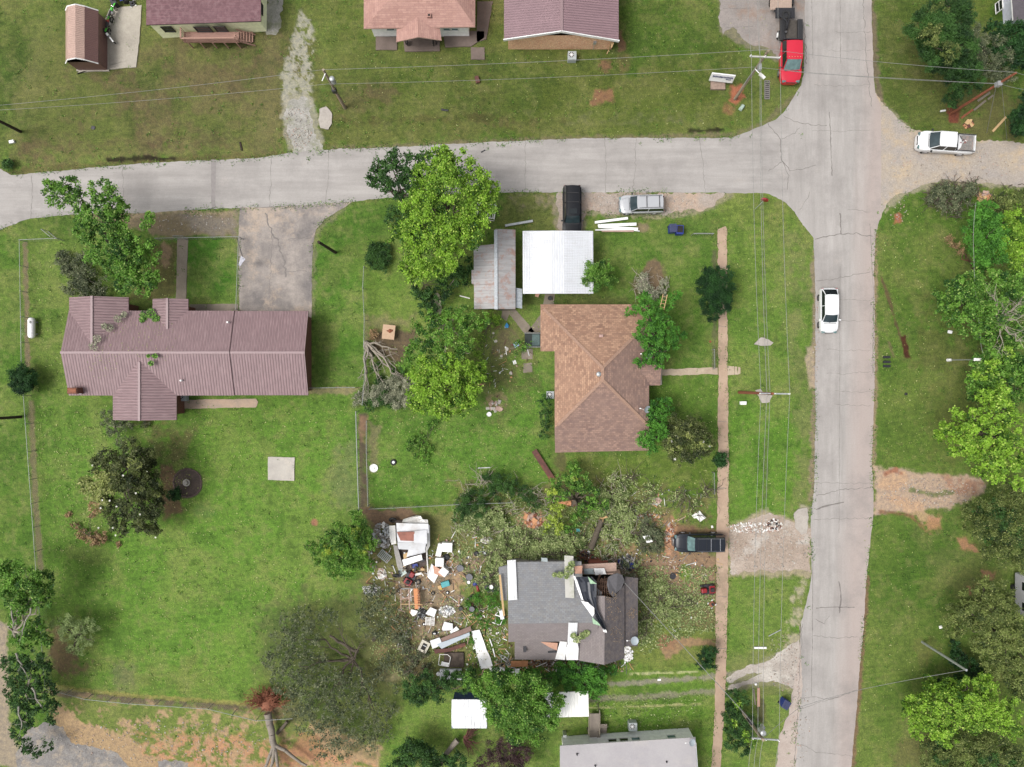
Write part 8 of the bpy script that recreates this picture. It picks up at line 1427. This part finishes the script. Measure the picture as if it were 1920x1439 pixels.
# appliances and panels
def block(name, label, cat, px, py, dx, dy, h, rot, mat, group=None, parts=None, z=0):
    root = thing(name, label, cat, (W(px, py, h).x, W(px, py, h).y, z), rot, group=group); m_ = MB(); m_.box((0,0, h / 2),(dx, dy, h)); m_.build('body', M[mat] if isinstance(mat, str) else mat, parent=root, bevel=.03)
    for (nm, c, d, mt) in (parts or ()): m_ = MB(); m_.box(c, d); m_.build(nm, M[mt], parent=root)
    return root
G = 'white goods strewn in the wrecked yard'
block('refrigerator', 'tall white refrigerator lying right of the crushed trailer', 'appliance', 838,1027,1.05,.9,.7, R(-3), 'white', G, [('door_gap', (0,.2,.705),(1.0,.02,.01), 'galv')]); block('cabinet', 'white cabinet standing just left of the fallen refrigerator', 'appliance', 824,1032,.55,1.3,.6, R(-14), 'white_dirty', G, [('door_gap', (0,0,.605),(.5,.02,.01), 'galv')]); block('washing_machine', 'white washing machine below the fallen refrigerator', 'appliance', 824,1055,.85,.85,.7, R(-2), 'white', G, [('lid', (0,-.08,.71),(.6,.5,.02), 'white_dirty')]); block('dryer', 'white dryer tilted beside the metal hoops', 'appliance', 832,1073,.75,.8,.7, R(50), 'white_dirty', G, [('lid', (0,0,.71),(.5,.4,.02), 'white')])
for nm, lab, pts, z, mt in (('sheet_panel', 'white board fallen at the foot of the crushed trailer', [(809,1057,.3),(817,1066,.3),(821,1080,.2),(814,1094,.1),(801,1082,.1)],.2, 'white'),('sheet_panel', 'white and brown torn panel between the board and the dryer', [(812,1060,.4),(826,1068,.4),(838,1078,.3),(830,1082,.3),(814,1076,.3)],.3, 'wood_pink'),('mattress', 'bare white board above the lattice panel', [(807,1139,.5),(819,1144,.5),(814,1158,.5),(798,1151,.5)],.5, 'sheet_white'),
        ('sheet_panel', 'white crumpled sheet below the orange frame', [(771,1143,.3),(784,1146,.3),(780,1153,.3),(774,1156,.3),(769,1150,.3)],.3, 'white_dirty'),('sheet_panel', 'white panel right of the small wheel above the rusty sheets', [(833,1166,.4),(849,1170,.4),(849,1182,.3),(830,1183,.3),(829,1178,.3)],.3, 'sheet_white'),('sheet_panel', 'narrow white panel tucked below its neighbour above the rusty sheets', [(843,1185,.3),(856,1175,.3),(861,1181,.3),(846,1188,.3)],.3, 'white'),
        ('roofing_sheet', 'long white roofing sheet on the grass, left of the damaged house', [(884,1184,.2),(899,1181,.2),(907,1203,.25),(912,1218,.2),(919,1232,.2),(924,1249,.15),(902,1255,.15),(893,1225,.2)],.2, 'white'),('roofing_sheet', 'brown weathered roofing sheet, top of the rusty pile', [(825,1198,.4),(882,1174,.5),(884,1183,.5),(830,1207,.4)],.4, mp('sheet_brown', S(150,120,108),.6, var=.2, scale=2)),('roofing_sheet', 'pale blue white roofing sheet in the middle of the rusty pile', [(819,1208,.5),(862,1193,.6),(880,1186,.6),(881,1192,.6),(828,1217,.5)],.5, mp('sheet_blue', S(200,212,222),.4, var=.08)),('roofing_sheet', 'dark red brown curved roofing sheet at the foot of the rusty pile', [(813,1218,.3),(840,1216,.35),(872,1205,.4),(873,1212,.4),(845,1222,.35),(816,1226,.3)],.3, 'brown_paint'),
        ('roofing_sheet', 'short white sheet at the left end of the rusty pile', [(806,1202,.5),(824,1196,.5),(829,1207,.5),(819,1214,.5),(811,1217,.5)],.5, 'sheet_white'),('sheet_panel', 'grey white broken panel left of the orange board', [(917,1253,.2),(945,1251,.2),(947,1260,.2),(918,1261,.2)],.2, 'white_dirty'),('sheet_panel', 'small white square panel right of the damaged house footing', [(965,1255,.3),(974,1254,.3),(976,1267,.3),(966,1267,.3)],.3, 'white'),('orange_board', 'orange brown board below the lower left roof corner of the damaged house', [(959,1240,.6),(990,1239,.6),(990,1250,.5),(957,1251,.5)],.5, mp('board_orange', S(214,150,104),.8, var=.2)),
        ('sheet_panel', 'white tarp like sheet in the leafy clump left of the dark vehicle', [(1205,1006,.8),(1217,1003,.8),(1224,1016,.8),(1213,1019,.8)],.8, 'white'),('paper_sheet', 'white and pink cardboard sheets on the grass above the dark vehicle', [(1297,967,.3),(1312,958,.3),(1318,966,.3),(1324,971,.3),(1313,979,.3),(1306,972,.3),(1301,972,.3)],.3, 'white_dirty'),('blue_tarp', 'light blue crumpled tarp beside the green stoop', [(962,645,.2),(970,641,.35),(974,648,.3),(966,653,.15)],.2, mp('tarp_pale', S(160,194,220),.6, var=.2)),('blue_cloth', 'bright blue cloth on the soil below the tin shed', [(946,612,.1),(950,605,.4),(954,611,.3),(953,615,.1),(946,616,.1)],.1, 'tarp_blue'),
        ('cardboard', 'white paper on the grass left of the stepping slabs', [(961,677,.05),(966,675,.05),(969,682,.05),(963,684,.05)],.05, 'white'),('teal_cloth', 'small teal scrap in the withered branches', [(1080,992,.7),(1086,992,.7),(1088,998,.7),(1081,998,.7)],.7, mp('teal', S(90,190,190),.6)),('plywood', 'tan board beside the carport rear edge', [(1004,551,.3),(1012,551,.3),(1009,558,.3),(1003,556,.3)],.3, 'wood_pink'),('dark_tarp', 'black tarp on the ground under the white stool', [(912,1092,.1),(926,1090,.15),(934,1100,.1),(930,1110,.1),(915,1112,.1),(908,1103,.1)],.1, 'black_plastic')):
    P = [W(*p) for p in pts]; c = sum(P, Vector()) / len(P); c.z = 0; root = thing(nm, lab, nm.replace('_', ' '), tuple(c)); flat(pts, z, mt, 'sheet', root, .04)
    o_ = root.children
# lattice, stove, small wrecks
r = thing('lattice_panel', 'white slatted bench frame under the bare white board', 'lattice', at(807,1163), R(-4)); m_ = MB()
for k in range(6): m_.box((0,-.35 + k * .14,.4),(.95,.06,.04))
for x in (-.42,0,.42): m_.box((x, 0,.35),(.06,.85,.05))
m_.build('frame', M['white_dirty'], parent=r)
for x in (-.4,.4): m_ = MB(); m_.box((x, -.4,.18),(.05,.05,.36)); m_.build('leg', M['white_dirty'], parent=r)
r = thing('slatted_panel', 'grey slatted metal panel at the left of the crushed trailer', 'panel', at(722,1042), R(-38)); m_ = MB()
for k in range(8): m_.box((-.6 + k * .17,0,.3),(.07,.85,.03))
m_.box((0,.38,.28),(1.3,.06,.05)); m_.box((0,-.38,.28),(1.3,.06,.05)); m_.build('slats', mp('slat_grey', S(196,204,204),.5), parent=r)
block('stove', 'cream gutted stove lying on its back left of the rusty sheets', 'appliance', 795,1213,.95,1.15,.5, R(-28), mp('cream_enamel', S(222,216,198),.5, var=.1), None, [('opening', (0,0,.502),(.45,.7,.01), 'dark_hole'),('oven_rack', (.05,.1,.512),(.4,.06,.01), 'galv')])
block('wrecked_camper_panel', 'white metal box panel with a broken dark window below the rusty pile', 'panel', 845,1266,2.2,1.05,.4, R(0), 'sheet_white', None, [('window_hole', (-.35,.1,.402),(.6,.3,.01), 'dark_hole')])
r = thing('wire_rack', 'white tubular rack frame above the broken window panel', 'rack', at(834,1234), R(-5)); m_ = MB(); m_.tube([(-.55,-.6,.4),(.5,-.7,.4),(.6,.3,.5),(.3,.55,.5),(-.5,.5,.5),(-.55,-.6,.4)],.035,5); m_.build('frame', M['white_dirty'], parent=r); m_ = MB(); m_.box((.1,-.45,.42),(.75,.38,.05), R(-8)); m_.build('shelf', M['white'], parent=r)
block('dark_crate', 'dark open cargo box behind the wire rack', 'crate', 851,1238,2.0,1.5,.25, R(0), mp('crate_dark', S(96,84,74),.9, var=.5, scale=3), None)
block('toy_cart', 'teal and yellow plastic toy cart with black wheels', 'toy cart', 835,1096,.85,.55,.4, R(18), mp('teal_plastic', S(86,184,190),.5), None, [('seat', (-.65,-.1,.25),(.35,.3,.25), 'wood_new')])
q = MB(); q.box((0,0,.15),(.3,.28,.3)); solo(q, 'yellow_crate', mp('yellow_plastic', S(232,190,60),.5), 'small yellow plastic box beside the teal cart', 'box', at(827,1102), bevel=.03)
q = MB(); q.cyl((0,-.35,.15),(0,.35,.15),.15,.12,12); solo(q, 'red_cylinder', M['red_paint'], 'red gas cylinder lying near the weeds left of the house', 'gas cylinder', at(896,1104), rotz=R(12), smooth=40); q = MB(); q.dome((0,0,0),.28,.2,10,3); solo(q, 'navy_bag', M['blue_paint'], 'dark blue bag just above the red cylinder', 'bag', at(891,1095), smooth=40)
block('cooler', 'brown grey cooler box right in front of the dark vehicle nose', 'cooler', 1266,1016,.62,.85,.5, R(6), mp('cooler_taupe', S(128,112,104),.7, var=.15), None, [('lid_inset', (0,0,.505),(.4,.55,.02), 'galv')])
# long boards
Bd = (('white tapered pole leaning on the left wall of the damaged house', (937,1078),(945,1155),.2, 'wood_new', 3.0),('thin tan board in the weeds above the white sheet', (896,1165),(921,1171),.12, 'wood_new', .1),('short tan board in the weeds left of the longer one', (884,1158),(896,1156),.14, 'wood_new', .1),('tan split board piece lying above the others', (875,1155),(887,1150),.12, 'wood_new', .1),('long thin rope like batten running down through the weeds', (860,1139),(884,1168),.05, 'wood_new', .1),('upright thin pinkish stick above the long batten', (861,1120),(860,1138),.07, 'wood_pink', .1),('brown plank pointing at the torn mattress heap', (821,1150),(846,1133),.09, 'wood_grey', .1),
      ('white broken board right of the long roofing sheet, upper piece', (918,1198),(923,1212),.1, 'white', .1),('white broken board right of the long roofing sheet, lower piece', (924,1216),(928,1232),.1, 'white', .1),('thin upright board near the orange board', (948,1236),(950,1270),.12, 'wood_grey', .1),('thin board crossing the scraps near the house wall', (934,1217),(950,1217),.07, 'wood_new', .1),('white angled strip under the white box on the wall', (928,1153),(944,1158),.1, 'white', .6),('second white angled strip nearer the grass', (944,1158),(938,1172),.06, 'white', .4),('white strip lying on dark weeds', (923,1167),(936,1172),.08, 'white', .1),
      ('pale plank on the grass under the rust coloured pole, upper one', (1833,190),(1856,174),.22, 'wood_grey', .1),('grey plank below the upper one beside the rust coloured pole', (1826,207),(1848,189),.2, 'wood_grey', .1),('orange ended plank nearest the red mulch ring', (1802,222),(1824,206),.2, 'wood_red', .1),('short pale plank right of the grey one', (1852,187),(1862,179),.2, 'wood_grey', .1),('long pale plank lying alone near the right edge', (1861,247),(1886,220),.22, 'wood_new', .1),('white stick near the tin shed garden corner', (862,555),(881,560),.09, 'white_dirty', .1),('pale bare branch by the dinghy', (840,540),(852,524),.08, 'bark_pale', .3),('white stake lying on the lawn below the cut branch', (896,878),(919,877),.08, 'galv', .05),('grey pole stub lying across the ditch near the bottom wires', (1414,1215),(1437,1215),.2, 'white_dirty', .1),('thin pole lying on the grass under the street wires', (1441,1193),(1464,1181),.07, 'galv', .05),('wooden trough plank in the ditch beside the bushes', (1422,1290),(1422,1325),.25, 'wood_pink', .05),('pale curb board left of the trough', (1413,1292),(1416,1322),.15, 'wood_grey', .05))
for lab, a, b, w_, mt, z in Bd: lying('loose_board', lab, 'board', a, b, w_, .05, mt, z=z, group='loose boards thrown about by the storm')
# --- sheet metal and tarp on the damaged house
def onroof(name, lab, cat, pts, mat, th=.04): P = [W(*p) for p in pts]; c = sum(P, Vector()) / len(P); root = thing(name, lab, cat, tuple(c)); flat(pts, 3, mat, 'sheet', root, th); return root
TW = m_ribbed('tin_white_strip', (.64,.65,.66,1),.2,.5,.45, deep=.85)
onroof('metal_strip', 'long white sheet metal strip across the left side of the grey roof', 'metal sheet', [(951,1051,3.05),(967,1050,3.05),(970,1125,4.05),(953,1126,4.05)], TW); onroof('metal_strip', 'white sheet metal strip with green leaves beside the black tarp', 'metal sheet', [(1058,1042,3.0),(1075,1043,3.0),(1077,1122,4.0),(1060,1121,4.0)], mp('strip_spotted', S(226,224,216),.5, var=.05, scale=3, dirt=S(196,200,176))); onroof('metal_strip', 'white sheet metal strip over the lower ridge of the damaged house', 'metal sheet', [(1066,1168,4.66),(1083,1168,4.66),(1081,1206,3.95),(1064,1206,3.95)], TW)
onroof('metal_strip', 'white folded sheet at the bottom eave, left piece', 'metal sheet', [(1050,1203,3.9),(1063,1204,3.9),(1059,1238,3.1),(1041,1236,3.1)], 'white'); onroof('metal_strip', 'white folded sheet at the bottom eave, right piece', 'metal sheet', [(1065,1205,3.95),(1082,1202,3.9),(1085,1216,3.6),(1084,1238,3.1),(1062,1238,3.1),(1060,1222,3.5)], 'white')
r = thing('black_tarp', 'crumpled black roof tarp trailing down the valley of the damaged house', 'tarp', tuple(W(1105,1125,4.2)))
tpv, tpf = [],[]; Ledge = [(1078,1082),(1084,1092),(1088,1110),(1093,1124),(1108,1142),(1116,1156),(1124,1170),(1132,1182)]; Redge = [(1110,1082),(1119,1092),(1118,1108),(1118,1120),(1119,1138),(1122,1148),(1129,1160),(1137,1180)]
for i in range(8):
    for j in range(9): u = j / 8; x = Ledge[i][0] + (Redge[i][0] - Ledge[i][0]) * u; y = Ledge[i][1] + (Redge[i][1] - Ledge[i][1]) * u; tpv.append(W(x, y, 4.72 + .10 * math.sin(j * 2.3 + i) + rnd.uniform(-.05,.05)))
tpf = [(i * 9 + j, (i + 1) * 9 + j, (i + 1) * 9 + j + 1, i * 9 + j + 1) for i in range(7) for j in range(8)]
m_ = MB(); m_.mesh(tpv, tpf); m_.build('sheet', mp('tarp_black', (.03,.034,.045,1),.35, var=.3), parent=r, world=True, smooth=25)
flat([(1089,1127,4.78),(1103,1130,4.8),(1114,1140,4.8),(1115,1150,4.8),(1111,1157,4.75)],4.8, 'white', 'white_underside', r, .02); flat([(1075,1080,4.7),(1079,1081,4.7),(1086,1100,4.76),(1094,1126,4.8),(1090,1124,4.76),(1082,1104,4.7)],4.8, 'white', 'white_edge', r, .02); flat([(1102,1081,4.9),(1112,1090,4.9),(1119,1095,4.86),(1107,1095,4.9)],4.8, mp('pale_green', S(184,222,184),.6), 'green_underside', r, .02); flat([(1110,1158,4.8),(1122,1168,4.8),(1126,1174,4.75),(1112,1170,4.78)],4.8, 'pale_green', 'green_underside', r, .02); flat([(1130,1178,4.7),(1137,1182,4.7),(1138,1187,4.65),(1131,1185,4.68)],4.8, 'white', 'white_tail', r, .02)
onroof('vent_cover', 'grey square lid at the top eave of the damaged house', 'cover', [(1015,1046,3.0),(1026,1047,3.0),(1027,1054,3.0),(1015,1053,3.0)], mp('lid_grey', S(176,188,190),.5)); onroof('grey_slab', 'blue grey slab by the broken wall of the damaged house', 'slab', [(1094,1067,2.4),(1112,1066,2.4),(1114,1077,2.4),(1096,1077,2.4)], 'lid_grey'); onroof('white_cabinet_door', 'white door with a dark slot by the broken wall', 'door', [(1113,1066,2.5),(1133,1066,2.5),(1137,1077,2.5),(1116,1079,2.5)], 'white')
onroof('plywood_patch', 'tan plywood patch at the top right of the grey roof', 'plywood', [(1077,1062,3.2),(1092,1061,3.2),(1091,1076,3.4),(1078,1076,3.4)], 'wood_pink')
def roofleaf(name, lab, pts, n, mat, L=.2, Wd=.12):
    c = pts[0]; P = []; T = []
    for (x, y, z, rr) in pts:
        for _ in range(n): a = tr.uniform(0,6.28); q = math.sqrt(tr.random()) * rr; p = W(x + math.cos(a) * q, y + math.sin(a) * q, z + tr.random() * .12); P.append(tuple(p)); T.append(tr.random())
    b = W(*c[:3]); o = leaf_mesh(name, np.array(P), L, Wd, np.array(T), LM[mat], up=1.5, loc=tuple(b)); props(o, lab, 'leaves', kind='stuff' if len(pts) > 2 else None)
roofleaf('leafy_sprig', 'green leafy sprig draped over the spotted white strip', [(1067,1070,3.8,9),(1062,1080,3.9,6),(1072,1058,3.6,6),(1050,1078,3.7,6),(1040,1078,3.7,4)],90, 'wither'); roofleaf('leafy_sprig', 'green leafy sprig on the lower roof right of the white strip', [(1092,1192,4.3,7),(1100,1188,4.3,6),(1082,1200,4.3,7),(1075,1192,4.5,5)],80, 'wither'); roofleaf('leafy_sprig', 'pale leaf debris strewn in the valley of the mauve roof', [(175,650,4.1,9),(182,635,4.0,8),(205,615,3.6,8),(220,598,3.4,8),(232,590,3.2,6),(195,612,3.8,6)],100, 'silver', .15,.07)
roofleaf('leafy_sprig', 'green leafy debris at the top eave of the mauve roof', [(270,592,3.0,9),(283,588,3.0,9),(292,597,3.0,7),(266,600,3.1,5)],90, 'mid'); roofleaf('leafy_sprig', 'small green leaf cluster just below the mauve ridge', [(290,668,4.2,5),(283,682,4.1,5),(278,668,4.2,3)],60, 'mid'); roofleaf('leafy_sprig', 'thin leaf scatter across the mauve roof', [(240,640,3.9,40),(300,640,3.9,40),(190,680,4.1,30)],60, 'magpale', .1,.07); roofleaf('leafy_sprig', 'brown leaf bits over the dark east slope of the damaged house', [(1148,1150,4.35,16),(1155,1190,4.2,16),(1145,1120,4.5,12),(1185,1150,3.2,10)],70, 'brown', .08,.05); roofleaf('leafy_sprig', 'leaf bits on the crumbled top of the left window panel', [(860,1263,.5,8),(852,1266,.5,6)],70, 'mid')
# red cloth sign, stop sign
r = thing('stop_sign', 'small red street sign on a thin post at the street corner under the wires', 'sign', at(1416,392)); m_ = MB(); m_.cyl((0,0,0),(.35,.5,2.1),.03); m_.build('post', M['galv'], parent=r); m_ = MB(); m_.cyl((.28,.35,1.9),(.33,.50,1.9),.36, n=8); m_.build('sign_plate', M['red_paint'], parent=r); m_ = MB()
r = thing('ladder', 'white rung ladder leaning in the vivid green tree', 'ladder', at(1224,577), R(80)); m_ = MB()
for s in (-1,1): m_.tube([(-.7, s * .2,4.9),(.7, s * .2,5.3)],.035)
for k in range(4): m_.tube([(-.5 + k * .32,-.2,4.96 + k * .09),(-.5 + k * .32,.2,4.96 + k * .09)],.025)
m_.build('rungs', M['wood_new'], parent=r)
q = MB(); q.box((0,0,.02),(.5,.12,.04)); solo(q, 'street_scrap', M['dark_metal'], 'dark scrap lying in the street near the big tree', 'scrap', at(906,284), rotz=.5)
for (x, y, lab, mt, s_) in ((834,207, 'dark grey wood chunk lying on the upper lawn', 'dark_metal', (.75,.2,.1)),(452,275, 'dark narrow slab in the ditch left of the gravel drive', 'wood_pole_dark', (.18,.9,.1)),(175,240, 'small dark square lid on the upper left lawn', 'dark_metal', (.4,.35,.06)),(24,267, 'white barrel shaped tub near the upper left pole', 'white', (.5,.3,.25)),(895,151, 'brown and white stump ornament on the upper lawn', 'brown_paint', (.4,.7,.3)),(1698,739, 'small black box on the east lawn', 'dark_metal', (.25,.25,.15)),(1780,623, 'white crumpled bag on the east lawn', 'white', (.4,.3,.2)),(1763,1176, 'tiny white and red scrap on the lower east lawn', 'white_dirty', (.3,.3,.1)),(1767,209, 'white capped stake beside the red mulch ring', 'white', (.5,.16,.2)),(1335,988, 'small white ring scrap above the dark vehicle', 'white', (.2,.25,.1)),(1354,797, 'small dark blue square plate on the sidewalk', 'blue_paint', (.22,.35,.03)),(1416,1322 - 40, 'small white cap beside the ditch at the gravel tracks', 'white', (.22,.2,.25)),(1236,1275, 'small white paper in the gravel track', 'white', (.35,.2,.04)),(941,1150, 'white box fixed to the left wall of the damaged house', 'white', (.4,.9,.6))):
    q = MB(); q.box((0,0, s_[2] / 2), s_); solo(q, 'lawn_scrap', M[mt], lab, 'scrap', at(x, y), rotz=rnd.uniform(-.3,.3), bevel=.03)
fb = thing('flower_bed', 'weathered stepping stones and small white scraps left of the green stoop walk', 'stepping stones', at(955,680)); m_ = MB()
for (x, y, rr) in ((950,655,.2),(930,640,.15),(925,625,.12),(958,700,.18),(940,668,.14)): p = W(x, y); m_.cyl((p.x, p.y, 0),(p.x, p.y, .04), rr, n=8)
m_.build('stones', M['stone_white'], parent=fb, world=True)
# split wood pile in the torn yard, fallen trunk
r = thing('fallen_log', 'bare fallen trunk lying from the split wood down to the house porch', 'log', tuple(W(1105,1020))); m_ = MB(); limb(m_, W(1128,975,1.0), W(1108,1028,.6),.26,.32,.04,5,9); m_.build('trunk', M['bark'], parent=r, world=True, smooth=60); m_ = MB()
for k in range(8): a = rnd.uniform(0,6.28); p = W(1131,972,1.0); m_.cyl(p, p + Vector((math.cos(a) * .5, math.sin(a) * .35,.3)),.07,.02,4)
m_.build('splinters', M['wood_new'], parent=r, world=True)
